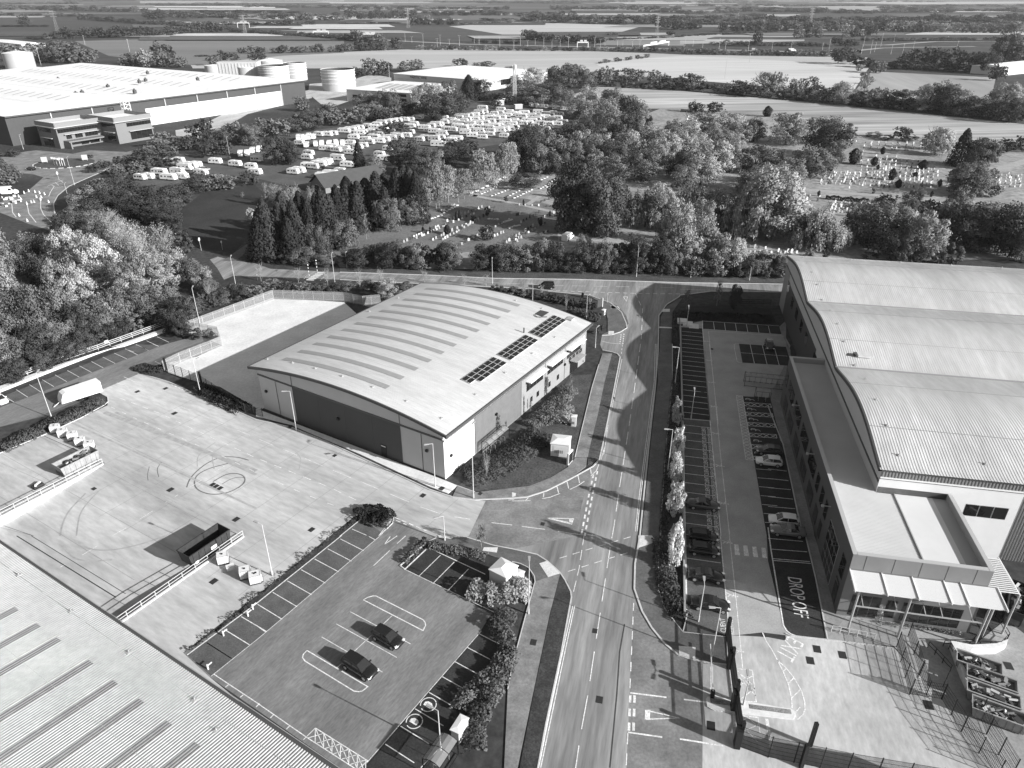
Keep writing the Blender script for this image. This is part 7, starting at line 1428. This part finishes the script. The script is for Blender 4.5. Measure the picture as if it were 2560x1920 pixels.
g = g1('1', 330, 1235); t = empty('pallet_stack', g, A58, 'low pallet of odds and ends by the left retaining wall', 'pallet'); mb = MB(); mb.box((0, 0, 0), (1.5, 1.1, .5)); mb.build('pallet', M_skip, t); mb = MB(); mb.box((.2, .1, .5), (.9, .3, .15), 20); mb.box((-.3, -.2, .5), (.5, .3, .2), 60); mb.build('goods', M_plas, t)
# white covered trailer
g = g1('1', 705, 470); t = empty('covered_trailer', g, 47, 'large white sheeted trailer standing in the planted strip at left', 'trailer'); mb = MB(); Lt = 7.2; pr = [(-Lt / 2, .7), (-Lt / 2 + .15, 1.5), (-Lt / 2 + .6, 2.2), (-Lt / 2 + 1.2, 2.45), (Lt / 2, 2.5), (Lt / 2, .5), (0, .6)]
n = len(pr); secs = []
for y, k in ((-1.15, .0), (-1.02, .12), (1.02, .12), (1.15, .0)): secs.append([(x * (1 if k else .985), y, z + (k if z > 1.8 else 0)) for x, z in pr])
vs = [q for s_ in secs for q in s_]; fs = [tuple(range(n)), tuple(range(4 * n - 1, 3 * n - 1, -1))] + [(i * n + j, (i + 1) * n + j, (i + 1) * n + (j + 1) % n, i * n + (j + 1) % n) for i in range(3) for j in range(n)]; mb.add(vs, fs); mb.build('white_cover', mat('tarpaulin', .78, .55, .05, 1, bump=.4, bs=2), t)
for x in (-.4, .7):
    for s_ in (1, -1): mb = MB(); mb.tube((x, s_ * .9, .35), (x, s_ * 1.1, .35), .35, 12); mb.build('wheel', M_tyre, t)
mb = MB(); mb.bar((-Lt / 2 + .3, -.1, .9), (-Lt / 2 - 1.2, -.1, .15), .1, .1); mb.build('tow_bar', M_wf, t)
# kiosks, cabinets
def kiosk(f, x, y, sx, sy, h, ang, label, rf=.25, hip=True, door=True, nm='substation_kiosk', cat='kiosk', z0=0):
    g = g1(f, x, y); t = empty(nm, g + Vector((0, 0, z0)), ang, label, cat); mb = MB(); mb.box((0, 0, 0), (sx, sy, h)); mb.build('body', M_conb, t); mb = MB(); a, b = sx / 2 + .1, sy / 2 + .1
    vs = [(-a, -b, h), (a, -b, h), (a, b, h), (-a, b, h), (-a, -b, h + .12), (a, -b, h + .12), (a, b, h + .12), (-a, b, h + .12)]; top = [(-a * .35, 0, h + .12 + rf), (a * .35, 0, h + .12 + rf)]
    mb.add(vs + top, [(0, 1, 5, 4), (1, 2, 6, 5), (2, 3, 7, 6), (3, 0, 4, 7), (4, 5, 9, 8), (5, 6, 9), (6, 7, 8, 9), (7, 4, 8), (3, 2, 1, 0)]); mb.build('roof', mat('kiosk_roof', .68, .5, .05, 1), t)
    mb = MB(); mb.box((0, -sy / 2 - .02, .15), (sx * .7, .04, h * .8)); mb.build('door', M_conb if door else M_dkk, t); mb = MB()
    for i in range(5): mb.box((-sx * .25 + i * sx * .1, -sy / 2 - .05, h * .3), (sx * .05, .03, h * .25))
    mb.build('vent', M_dkk, t); return t
kiosk('3', 420, 935, 3.0, 2.8, 2.4, A79 - 90, 'large white electricity kiosk on the lawn beside the road bend'); kiosk('3', 532, 705, .9, .8, 1.9, A79 - 90, 'narrow white cabinet on the lawn behind the large kiosk', .1, nm='utility_cabinet', cat='cabinet')
kiosk('7', -60, 325, 2.6, 2.6, 2.3, 55, 'pale electricity kiosk beside the white-leaved bush and near car park', .35); kiosk('7', 50, 320, 1.4, .8, 1.1, 62, 'low grey cabinet right beside the near pale kiosk', .05, nm='utility_cabinet', cat='cabinet'); kiosk('6', 1460, 1425, 1.9, .9, 1.7, 63, 'grey cabinet with a white top behind the near car park bays', .08, nm='utility_cabinet', cat='cabinet')
kiosk('g', 1858, 600, .9, .6, 1.2, 60, 'small white cabinet in the shrubs by the side road', .05, nm='utility_cabinet', cat='cabinet')
g = g1('3', 498, 1030); t = empty('totem_sign', g, 60, 'white-edged totem sign with a dark face beside the large kiosk', 'sign'); mb = MB(); mb.box((0, 0, 0), (1.6, .3, 2.3)); mb.build('edge', M_wf, t); mb = MB(); mb.box((0, .17, .25), (1.35, .04, 1.8)); mb.box((0, -.17, .25), (1.35, .04, 1.8)); mb.build('face', M_blk, t)
g = g1('g', 1790, 485); t = empty('site_sign', g, 40, 'dark-backed board sign facing the junction', 'sign'); mb = MB(); mb.box((0, 0, .3), (1.8, .12, 2.0)); mb.build('board', M_dk, t); mb = MB(); mb.box((.92, 0, 0), (.14, .2, 2.4)); mb.build('edge', M_wf, t)
# timber gateway, steps
M_poly = mat('polycarbonate', .3, .2); M_poly.node_tree.nodes['Principled BSDF'].inputs['Alpha'].default_value = .55
# cycle shelters
def shelter(f, x, y, n, wd, ang, label, dep=2.0):
    g = g1(f, x, y); t = empty('cycle_shelter', g, ang, label, 'shelter'); L_ = n * wd; mb = MB()
    for i in (0, n):
        for yy in (-dep / 2, dep / 2): mb.bar((i * wd, yy, 0), (i * wd + .001, yy, 2.2), .08, .08)
    for yy, z in ((-dep / 2, 2.2), (dep / 2, 2.2), (0, 2.55), (-dep / 2, .15), (dep / 2, .15)): mb.bar((0, yy, z), (L_, yy, z), .06, .06)
    arcs = [(-dep / 2, 2.2), (-dep / 4, 2.48), (0, 2.58), (dep / 4, 2.48), (dep / 2, 2.2)]
    for i in range(n + 1):
        for a, b in zip(arcs[:-1], arcs[1:]): mb.bar((i * wd, a[0], a[1]), (i * wd + .001, b[0], b[1]), .05, .05)
        mb.bar((i * wd, dep / 2, 0), (i * wd + .001, dep / 2, 2.2), .05, .05)
    mb.build('frame', M_blk, t)
    for i in range(n):
        mb = MB()
        for a, b in zip(arcs[:-1], arcs[1:]): mb.face((i * wd + .04, a[0], a[1] + .05), (i * wd + wd - .04, a[0], a[1] + .05), (i * wd + wd - .04, b[0], b[1] + .05), (i * wd + .04, b[0], b[1] + .05))
        mb.build('roof_panel', M_poly, t)
    for i in range(n): mb = MB(); x_ = (i + .5) * wd; mb.bar((x_, -.4, 0), (x_, -.4, .8), .04, .04); mb.bar((x_, .4, 0), (x_, .4, .8), .04, .04); mb.bar((x_, -.4, .8), (x_, .4, .8), .04, .04); mb.build('cycle_stand', M_steel, t)
    return t
shelter('h', 270, 690, 8, 1.05, A79 - 92, 'long black-framed cycle shelter beside the square block of bays'); shelter('h', 455, 960, 2, 1.3, A79 - 92, 'small black-framed smoking shelter at the first accessible bay', 1.8)
shelter('2', 1985, 960, 4, 1.5, A58, 'curved grey canopy shelter against the ribbed warehouse wall', 1.6); shelter('6', 1260, 1730, 2, 1.6, 62, 'glazed shelter at the bottom edge beside the paved corner', 2)
# signs, beacons, bollards, bin
def tsign(f, x, y, h, label, r_=.4, m=None, nm='traffic_sign', cat='traffic sign'):
    t = empty(nm, g1(f, x, y), -90, label, cat); mb = MB(); mb.tube((0, 0, 0), (0, 0, h), .05, 6); mb.build('pole', M_galv, t); mb = MB(); mb.tube((0, -.04, h), (0, .04, h), r_, 14); o = mb.build('sign_plate', m or M_wf, t); o.rotation_euler = (0, 0, 0); return t
tsign('D', 1295, 582, 3.4, 'round white traffic sign beside the dark lawn', .55); tsign('D', 1432, 578, 2.4, 'white sign by the path at the dark lawn edge', .4); tsign('g', 1922, 395, 2.3, 'small white sign on the kerb of the junction mouth', .3); tsign('D', 1658, 775, 1.6, 'short sign on the kerb left of the zebra crossing', .25); tsign('y', 655, 935, 3, 'tall pale direction sign at the roundabout splitter', .6); tsign('y', 770, 1255, 3.2, 'white sign fixed low on the bend lamp', .6)
for x, y, l in ((1988, 745, 'left'), (2040, 715, 'right')):
    t = empty('crossing_beacon', g1('D', x, y), 0, 'striped crossing beacon at the zebra crossing, %s one' % l, 'beacon'); 
    for i in range(6): mb = MB(); mb.tube((0, 0, i * .5), (0, 0, i * .5 + .5), .07, 8); mb.build('pole_band', M_blk if i % 2 else M_wf, t)
    mb = MB(); mb.tube((0, 0, 3.0), (0, 0, 3.25), .2, 8, .1); mb.build('globe', M_plas, t)
t = empty('litter_bin', g1('g', 1497, 300), 0, 'round black litter bin on the kerb of the junction', 'bin'); mb = MB(); mb.tube((0, 0, 0), (0, 0, 1.1), .32, 14); mb.build('body', M_blk, t); mb = MB(); mb.tube((0, 0, 1.1), (0, 0, 1.25), .33, 14, .15); mb.build('lid', M_blk, t)
for x, y in ((590, 730), (620, 735), (655, 740), (678, 738), (705, 740)):
    t = empty('flag_pole', g1('y', x + 15, y + 35), 0, None, None); mb = MB(); mb.tube((0, 0, 0), (0, 0, 3.4), .09, 6); mb.build('pole', M_wf, t); mb = MB(); mb.box((-.45, 0, 2.6), (.9, .06, .9)); mb.build('flag', M_wf, t); later(t, 'short white flag pole on the roundabout island, {n}', 'flag pole', 'white flag poles on the island')
for f, x, y, l in (('y', 500, 745, 'left'), ('y', 945, 720, 'right')): t = empty('road_sign', g1(f, x, y), 20, 'board sign on the %s side of the roundabout island' % l, 'sign'); mb = MB(); mb.box((0, 0, .6), (2.4, .12, 2.2)); mb.build('board', M_pan, t); mb = MB(); mb.box((-.9, .1, 0), (.1, .1, 2.6)); mb.box((.9, .1, 0), (.1, .1, 2.6)); mb.build('posts', M_steel, t)
# roadworks clutter at far left
rg = random.Random(2)
for x, y in ((270, 1080), (320, 1060), (390, 1070), (440, 1080), (495, 1095), (405, 1125), (460, 1130), (350, 1185), (380, 1180), (450, 1155), (540, 1180), (300, 1200), (30, 1140), (70, 1150), (110, 1140), (210, 1120), (235, 1150), (160, 1170), (215, 1330), (305, 1390), (545, 1470)):
    t = empty('traffic_cone', g1('y', x, y), 0, None, None); mb = MB(); mb.tube((0, 0, .05), (0, 0, 1.1), .35, 8, .06); mb.build('cone', M_plas, t); mb = MB(); mb.box((0, 0, 0), (.8, .8, .06)); mb.build('base', M_blk, t); later(t, 'white roadworks cone on the road at far left, {n}', 'traffic cone', 'roadworks cones')
for i, (x, y, w_) in enumerate(((60, 1150, 6), (170, 1180, 5), (30, 1220, 4))):
    t = empty('rubble_heap', g1('y', x, y), rg.uniform(0, 90), 'heap of %s materials beside the white van at the roadworks' % ['pale', 'mixed', 'low white'][i], 'heap')
    for k in range(9): mb = MB(); mb.box((rg.gauss(0, w_ * .3), rg.gauss(0, w_ * .2), 0), (rg.uniform(.5, 1.6), rg.uniform(.4, 1.2), rg.uniform(.3, 1.1)), rg.uniform(0, 90)); mb.build('lump', (M_plas, M_conc, M_skip)[k % 3], t)
# benches and sign posts at the near bays (charging bollards)
for f, x, y in (('5', 1775, 575), ('5', 1600, 715), ('5', 1810, 525), ('5', 1490, 955)):
    t = empty('wheel_stop_post', g1(f, x, y), A58, None, None); mb = MB(); mb.tube((0, 0, 0), (0, 0, .8), .09, 8); mb.build('post', M_plas, t); mb = MB(); mb.box((.3, 0, .55), (.6, .1, .1)); mb.build('arm', M_plas, t); later(t, 'low white post at the head of a near bay, {n}', 'post', 'white posts at the bays')
# entry barriers
for f, x, y, ang, L_, lb in (('7', 1430, 1155, A79, 6.5, 'raised white barrier arm on the exit side of the gate island'), ('7', 1535, 725, 20, 0, '')):
    if L_: t = empty('barrier', g1(f, x, y), ang, lb, 'barrier'); mb = MB(); mb.box((0, 0, 0), (.5, .4, 1.0)); mb.build('cabinet', M_blk, t); mb = MB(); mb.bar((0, 0, .9), (L_, 0, .95), .1, .12); mb.build('arm', M_wf, t)
# gate island
t = empty('traffic_island', g1('i', 480, 930), 0, 'long kerbed island with planted beds at the gates', 'traffic island'); o_ = t.location
mb = MB(); mb.prism([(q.x - o_.x, q.y - o_.y) for q in GP('i 205 870, 225 845, 300 845, 700 905, 1180 985, 1225 1010, 1235 1060, 1210 1105, 700 1050, 290 1000, 220 960')], 0, .14); mb.build('kerb', M_conc3, t)
for s in ('i 250 860, 480 895, 485 950, 260 920', 'i 705 935, 1180 998, 1190 1050, 715 985'): mb = MB(); mb.prism([(q.x - o_.x, q.y - o_.y) for q in GP(s)], .1, .18); mb.build('planting_bed', M_dirt, t)
# benches and gravestones ------------------------------------------------------
hs = []
for v in range(3):
    mb = MB(); w_, h_ = ((.7, 1.0), (.8, 1.25), (.6, .85))[v]; pr = [(-w_ / 2, 0), (w_ / 2, 0), (w_ / 2, h_ * .75), (w_ * .3, h_ * .95), (0, h_), (-w_ * .3, h_ * .95), (-w_ / 2, h_ * .75)] if v < 2 else [(-w_ / 2, 0), (w_ / 2, 0), (w_ / 2, h_), (-w_ / 2, h_)]
    n = len(pr); mb.add([(x, y, z) for y in (-.08, .08) for x, z in pr], [tuple(range(n)), tuple(range(2 * n - 1, n - 1, -1))] + [(i, n + i, n + (i + 1) % n, (i + 1) % n) for i in range(n)]); mb.f = [f[::-1] if i > 1 else f for i, f in enumerate(mb.f)]
    mb.box((0, -.1, 0), (w_ + .25, .45, .12)); me = {}
    for nm, m in (('pale', mat('headstone_pale', .52, .8, .1, 2)), ('dark', mat('headstone_dark', .05, .4)), ('grey', mat('headstone_grey', .3, .8, .1, 2))):
        o = mb.build('headstone', m); me[nm] = o.data; bpy.data.objects.remove(o)
    hs.append(me)
hr = random.Random(9); NH = [0]; XS = []
def stones(f, rows, where, ang, mix=('pale', 'pale', 'grey', 'dark'), sc=.9):
    for x0, y0, x1, y1, n in rows:
        for i in range(n):
            t = (i + hr.uniform(.3, .7)) / n; g = g1(f, x0 + (x1 - x0) * t, y0 + (y1 - y0) * t); k = hr.choice(mix)
            if NH[0] >= 298: XS.append((g, k, ang, sc)); continue
            o = bpy.data.objects.new('headstone', hr.choice(hs)[k]); S.collection.objects.link(o); o.location = g
            s_ = sc * hr.uniform(.85, 1.2); o.scale = (s_, s_, s_); o.rotation_euler = (0, R(hr.gauss(0, 2)), R(ang + hr.gauss(0, 5))); NH[0] += 1
            later(o, '%s upright headstone %s, {n}' % (k, where), 'headstone', 'headstones in the graveyard')
stones('C', [(895, 1190, 935, 1115, 5), (950, 1190, 995, 1105, 6), (1050, 1185, 1080, 1100, 5), (1085, 1215, 1130, 1110, 6)], 'in the left rows of the sunny upper lawn', 20)
stones('C', [(1170, 1200, 1215, 1090, 7), (1240, 1205, 1260, 1000, 10), (1275, 1210, 1290, 1020, 9), (1310, 1215, 1330, 1000, 10), (1345, 1215, 1362, 1030, 8)], 'in the middle rows of the sunny upper lawn', 20)
stones('C', [(1370, 1215, 1390, 1000, 8), (1440, 1215, 1460, 1060, 7), (1405, 1215, 1425, 1040, 8), (1470, 1215, 1485, 1070, 7), (1500, 1215, 1510, 1090, 7), (1530, 1215, 1538, 1090, 6), (1555, 1215, 1565, 1080, 6)], 'right of the middle of the sunny lawn', 20)
stones('C', [(1610, 1215, 1615, 1080, 5), (1655, 1215, 1655, 1100, 5), (1160, 1045, 1180, 960, 4), (1390, 960, 1400, 915, 3), (1450, 960, 1460, 915, 3), (1490, 965, 1500, 915, 3), (1545, 965, 1550, 915, 3), (1070, 900, 1300, 940, 5)], 'round the edge of the sunny lawn', 20)
stones('C', [(2045, 1130, 2060, 1215, 4), (2110, 1110, 2130, 1200, 4), (2170, 1120, 2190, 1210, 4)], 'on the lawn at the far right edge', 20)
stones('C', [(15, 840, 60, 740, 6), (60, 860, 120, 750, 6), (120, 860, 190, 760, 6)], 'in the small walled plot beside the far meadow', 20)
stones('F', [(790, 285, 840, 225, 5), (880, 270, 900, 240, 2), (960, 335, 1000, 270, 5), (1020, 340, 1050, 270, 5), (1085, 350, 1110, 280, 5), (1150, 345, 1180, 300, 4), (360, 560, 560, 570, 6), (620, 590, 760, 600, 5)], 'below the pale graveyard drive', 20)
stones('E', [(405, 532, 640, 430, 15), (590, 520, 760, 440, 10)], 'in the left rows of the lower graveyard', 42, ('pale', 'dark', 'grey'), .85)
stones('E', [(680, 400, 900, 310, 10), (770, 440, 1000, 330, 8), (900, 305, 1010, 310, 3)], 'behind the dark yews of the lower graveyard', 42, ('pale', 'dark', 'grey'), .85)
stones('E', [(740, 570, 890, 480, 8), (970, 500, 1060, 465, 5), (1050, 545, 1250, 420, 13), (1100, 560, 1180, 490, 3)], 'right of the round bush in the lower graveyard', 42, ('pale', 'dark', 'dark', 'grey'), .85)
stones('E', [(1150, 412, 1290, 335, 7), (1130, 360, 1160, 350, 3), (1270, 390, 1380, 340, 6), (1280, 485, 1340, 460, 5), (1280, 275, 1400, 235, 5)], 'near the foot of the big dark trees', 42, ('pale', 'dark', 'dark'), .85)
more = [('C', [(x, 1205 - abs(x - 1350) * .03, x + 22, 1010 + abs(x - 1300) * .12, 9) for x in range(1150, 1650, 36)] + [(x, 960, x + 8, 912, 3) for x in range(1180, 1560, 45)] + [(x, 1190, x + 40, 1110, 6) for x in range(905, 1130, 30)]),
        ('C', [(x, 1215, x + 15, 1120, 5) for x in range(2020, 2212, 32)] + [(x, 845, x + 60, 745, 7) for x in (0, 35, 80, 140)]), ('F', [(x, 345, x + 25, 275, 6) for x in range(960, 1200, 26)] + [(300, 585, 700, 600, 12), (240, 545, 420, 560, 7)]),
        ('E', [(480, 510, 700, 415, 12), (650, 520, 900, 380, 14), (820, 520, 1100, 380, 12), (1120, 520, 1330, 400, 10), (560, 470, 880, 340, 12), (1140, 290, 1380, 300, 6)])]
for f, rows in more:
    for r_ in rows:
        for i in range(r_[4]):
            t = (i + hr.uniform(.25, .75)) / r_[4]; XS.append((g1(f, r_[0] + (r_[2] - r_[0]) * t, r_[1] + (r_[3] - r_[1]) * t), hr.choice(('pale', 'grey', 'grey', 'dark')), 20 if f in 'CF' else 42, .8))
mb = MB(); KI = {'pale': 0, 'grey': 1, 'dark': 2}
for g, k, ang, sc in XS:
    mb.mi = KI[k]; mb.box((g.x, g.y, 0), (.75 * sc, .16, hr.uniform(.6, 1.05) * sc), ang + hr.gauss(0, 5)); mb.box((g.x, g.y - .1, 0), (.95 * sc, .45, .12), ang)
tag(mb.build('headstones', [mat('headstone_pale', .5), mat('headstone_grey', .3), mat('headstone_dark', .05)]), 'the many smaller headstones standing in rows across the graveyard', 'headstones', None, 'stuff')
def plaques(s, n, where):
    p = GP(s)
    for i in range(n):
        q = p[0].lerp(p[1], (i + .5) / n); mb = MB(); mb.box((q.x, q.y, 0), (hr.uniform(.6, 1.2), hr.uniform(.5, .9), hr.uniform(.2, .5)), 40); later(mb.build('grave_marker', mat('headstone_pale', .6)), 'low white grave marker %s, {n}' % where, 'grave marker', 'low white grave markers')
for s, n in (('E 900 222, 1010 175', 6), ('E 965 235, 1090 190', 6), ('E 1060 245, 1160 195', 5), ('E 1110 250, 1240 190', 7)): plaques(s, n, 'in the nearer half of the square plot')
for s, n in (('E 1225 155, 1340 108', 6), ('E 1280 190, 1400 118', 8), ('E 1320 180, 1440 125', 6), ('E 1100 130, 1180 110', 3)): plaques(s, n, 'in the farther half of the square plot')
for s, n in (('E 470 415, 660 355', 9), ('E 660 345, 760 290', 6)): plaques(s, n, 'along the conifer belt')
for s, n in (('E 1040 405, 1110 385', 5), ('E 950 380, 1020 385', 4), ('E 1080 440, 1160 420', 5)): plaques(s, n, 'on the flower-covered plots')
def bench(f, x, y, ang, tpl):
    t = empty('bench', g1(f, x, y), ang, None, None); mb = MB(); mb.box((0, 0, .42), (1.8, .5, .06)); mb.build('seat', M_steel, t); mb = MB(); mb.box((0, .25, .5), (1.8, .06, .5)); mb.build('backrest', M_steel, t)
    for x_ in (-.75, .75): mb = MB(); mb.box((x_, 0, 0), (.08, .5, .42)); mb.build('leg', M_skip, t)
    later(t, tpl, 'bench', 'graveyard benches')
for x, y in ((850, 222), (885, 210), (920, 192), (950, 178), (985, 162), (1030, 135), (1060, 122), (665, 335), (730, 300)): bench('E', x, y, 40, 'pale bench along the birch-lined path, {n}')
for x, y in ((395, 885), (440, 890), (500, 893), (385, 903), (570, 912), (1370, 965), (1455, 970)): bench('C', x, y, 0, 'bench under the pale trees of the upper graveyard, {n}')
# hedges and planting ----------------------------------------------------------
def hedge(s, wd, h, label, tone='d', dens=60, leaf=.12, nm='hedge', cat='hedge', lump=.3):
    p = GP(s); rg = random.Random(len(s)); vs = []; fs = []; o = p[0]
    for a, b in zip(p[:-1], p[1:]):
        L_ = (b - a).length; d = (b - a) / L_; n_ = Vector((-d.y, d.x, 0)); off = 0
        for _ in range(int(L_ * dens * wd)):
            s_ = rg.random() * L_; u = rg.uniform(-1, 1); q = a + d * s_; k = 1 - lump + lump * (math.sin(s_ * 1.3 + o.x) * .5 + math.sin(s_ * 3.1) * .3 + .4)
            z = h * k * (1 - abs(u) ** 3 * .5) * (rg.random() ** .25 if abs(u) < .8 else rg.random()); q = q + n_ * u * wd / 2 * (.85 + .3 * k) - o; q.z = max(.02, z); quadleaf(vs, fs, q, n_ * u * .8 + Vector((rg.gauss(0, .3), rg.gauss(0, .3), .8)), leaf, rg, up=.3)
    me = leafmesh(nm, vs, fs); me.materials.append(M_leaf[tone]); ob = bpy.data.objects.new(nm, me); ob.location = (o.x, o.y, o.z + .02); S.collection.objects.link(ob); return tag(ob, label, cat)
hedge('6 1720 640, 1810 800, 1740 950, 1600 1080, 1480 1180, 1450 1260', 2.1, 1.2, 'bushy hedge behind the right-hand bays of the near car park', 'm'); hedge('6 1830 830, 1740 1040, 1620 1240, 1560 1400, 1570 1560', 2.2, 1.2, 'lower planting between the near hedge and the footpath', 'm'); hedge('6 1790 560, 1760 640, 1700 690', 2.6, 1.7, 'tall dark clump below the white-leaved bush', 'd')
hedge('6 1540 400, 1650 440, 1760 430, 7 30 420, 60 360, 20 480', 2.8, 1.8, 'bright white-leaved bush in front of the pale near kiosk', 'p', 90, .13, 'shrub', 'shrub'); hedge('6 1250 70, 1400 110, 1540 130, 1650 160', 1.6, .8, 'row of clipped round shrubs at the corner of the near car park', 'm', 90, .09); hedge('6 1215 40, 1130 130, 1050 200', 1.0, .9, 'narrow low hedge beside the near car park entrance', 'd', 80)
hedge('2 870 1500, 940 1470, 1020 1455, 1100 1480, 1150 1530, 1060 1540, 960 1510', 2.6, 1.3, 'rounded dark hedge at the head of the near car park', 'k', 110, .11); hedge('2 860 1520, 640 1690, 5 1800 470, 1650 600, 1500 720, 1330 830', .6, .8, 'long narrow shrub strip between yard and near bays', 'd', 55, .09, lump=.75)
hedge('1 0 920, 250 800, 480 690, 700 590, 860 500', 3.6, 1.1, 'wide planted strip left of the yard below the white trailer', 'd', 60); hedge('1 1190 210, 1300 235, 1420 225', 2.6, 1.0, 'small dark planted bed beside the back yard gate', 'k', 70); hedge('1 1720 400, 1850 460, 2000 530, 2120 590', 3.2, 1.6, 'dark shrubs left of the arched warehouse', 'k', 60)
hedge('2 1800 1170, 1950 1120, 2100 1060, 2212 990, 3 120 900, 250 780', 5.2, 1.2, 'wide clipped shrub bed beside the white corner of the arched warehouse', 'd', 50, .12); hedge('3 150 720, 260 640, 330 560, 420 480, 500 400', 3.6, 1.0, 'planted bed below the office windows', 'm', 60, .12); hedge('3 250 680, 350 640, 400 700, 430 600, 480 560', 3.0, 1.3, 'cluster of pale rounded shrubs on the lawn', 'l', 90, .1); hedge('2 1640 1175, 1700 1140', .3, .3, 'thin weeds at the white corner', 'm', 50, .06, 'weeds', 'weeds') if False else None
hedge('3 1430 20, 1425 200, 1400 420, 1380 700, 1350 1000, 1325 1350, 1310 1659, 7 1120 250', 1.3, .4, 'low planting under the pale street trees', 'd', 50, .1); hedge('7 1080 30, 1090 200, 1120 380, 1160 480, 1220 600', 2.8, .9, 'dark shrub bed at the nearest end of the client bays', 'd', 60); hedge('j 285 30, 270 250, 265 480', .9, .7, 'low planting beside the upper right-hand car park', 'd', 60)
hedge('j 380 60, 800 80, 1200 90, 1700 120', 4.5, .8, 'rough planted bank above the upper bays', 'k', 40); hedge('7 330 300, 400 430, 330 700', .8, .15, 'short grass tufts on the verge', 'd', 30, .08, 'grass_tufts', 'grass') if False else None
hedge('8 740 480, 770 580, 790 640', .6, 2.4, 'slim climbing plant on dark railings at the entrance canopy', 'l', 220, .07); hedge('8 800 630, 960 655, 1100 665, 1380 700', .5, .5, 'thin bright planting along the glazed front', 'l', 120, .06)
t = empty('wall_creeper', A0, A58, 'slender climbing plants on the wall of the arched warehouse', 'plant') if False else None
hedge('F 935 250, 1210 275', 2.2, 1.6, 'long dark clipped hedge beside the pale graveyard drive', 'k', 40, .18)
t = empty('timber_wall', g1('F', 385, 930), 0, 'dark timber fence and pale step on the bank behind the upper bays', 'fence'); a, b = g1('F', 385, 930) , g1('F', 580, 935); d = b - a; mb = MB()
for z in (.3, .8, 1.3): mb.bar((0, 0, z), (d.x, d.y, z), .06, .2)
mb.build('rails', M_skip, t)
for i in range(5): q = d * i / 4; mb = MB(); mb.box((q.x, q.y, 0), (.12, .12, 1.6)); mb.build('post', M_skip, t)
railfence('j 340 0, 345 200', 1.1, 'thin fence along the head of the right-hand car park', 2, 2, M_blk)
tw = empty('timber_knee_wall', g1('3', 1452, 0), 0, 'long low timber edging wall between street trees and client bays', 'wall'); pz = GP('j 355 225, 378 1659'); o_ = tw.location
pp = GP('j 355 225, 375 1000, 392 1659, 3 1468 640, 1480 1659, 7 1232 575'); mb = MB()
for a, b in zip(pp[:-1], pp[1:]): mb.bar(a - o_, b - o_, .25, .75)
mb.build('wall', mat('edging_wall', .28, .8, .1, 2), tw)
for x, y in ((345, 130), (430, 165), (520, 195)):
    mb = MB(); g = g1('j', x + 40, y + 20); mb.box((g.x, g.y, 0), (2.4, 2.2, .5 - (x - 345) / 500), A79); later(mb.build('step', M_conc3), 'pale concrete step at the head of the right-hand car park, {n}', 'step', 'pale steps')
# ================================================================ thin haze over the far fields
hz = MB(); hz.box((0, 5900, -3), (17000, 12400, 76)); o = hz.build('haze', mat('x_tmp', .5)); tag(o, None, None, None, 'stuff')
m = bpy.data.materials.new('haze'); m.use_nodes = True; n_ = m.node_tree.nodes; n_.remove(n_['Principled BSDF']); v = n_.new('ShaderNodeVolumePrincipled'); v.inputs['Color'].default_value = (.95, .95, .95, 1); v.inputs['Density'].default_value = 4e-5; v.inputs['Anisotropy'].default_value = .2
m.node_tree.links.new(v.outputs[0], n_['Material Output'].inputs['Volume']); o.data.materials.clear(); o.data.materials.append(m); o['label'] = 'thin pale haze lying over the farthest fields'
S.cycles.volume_bounces = 0; S.cycles.volume_max_steps = 8
bpy.context.view_layer.update(); finish_labels()
print('STONES', NH)
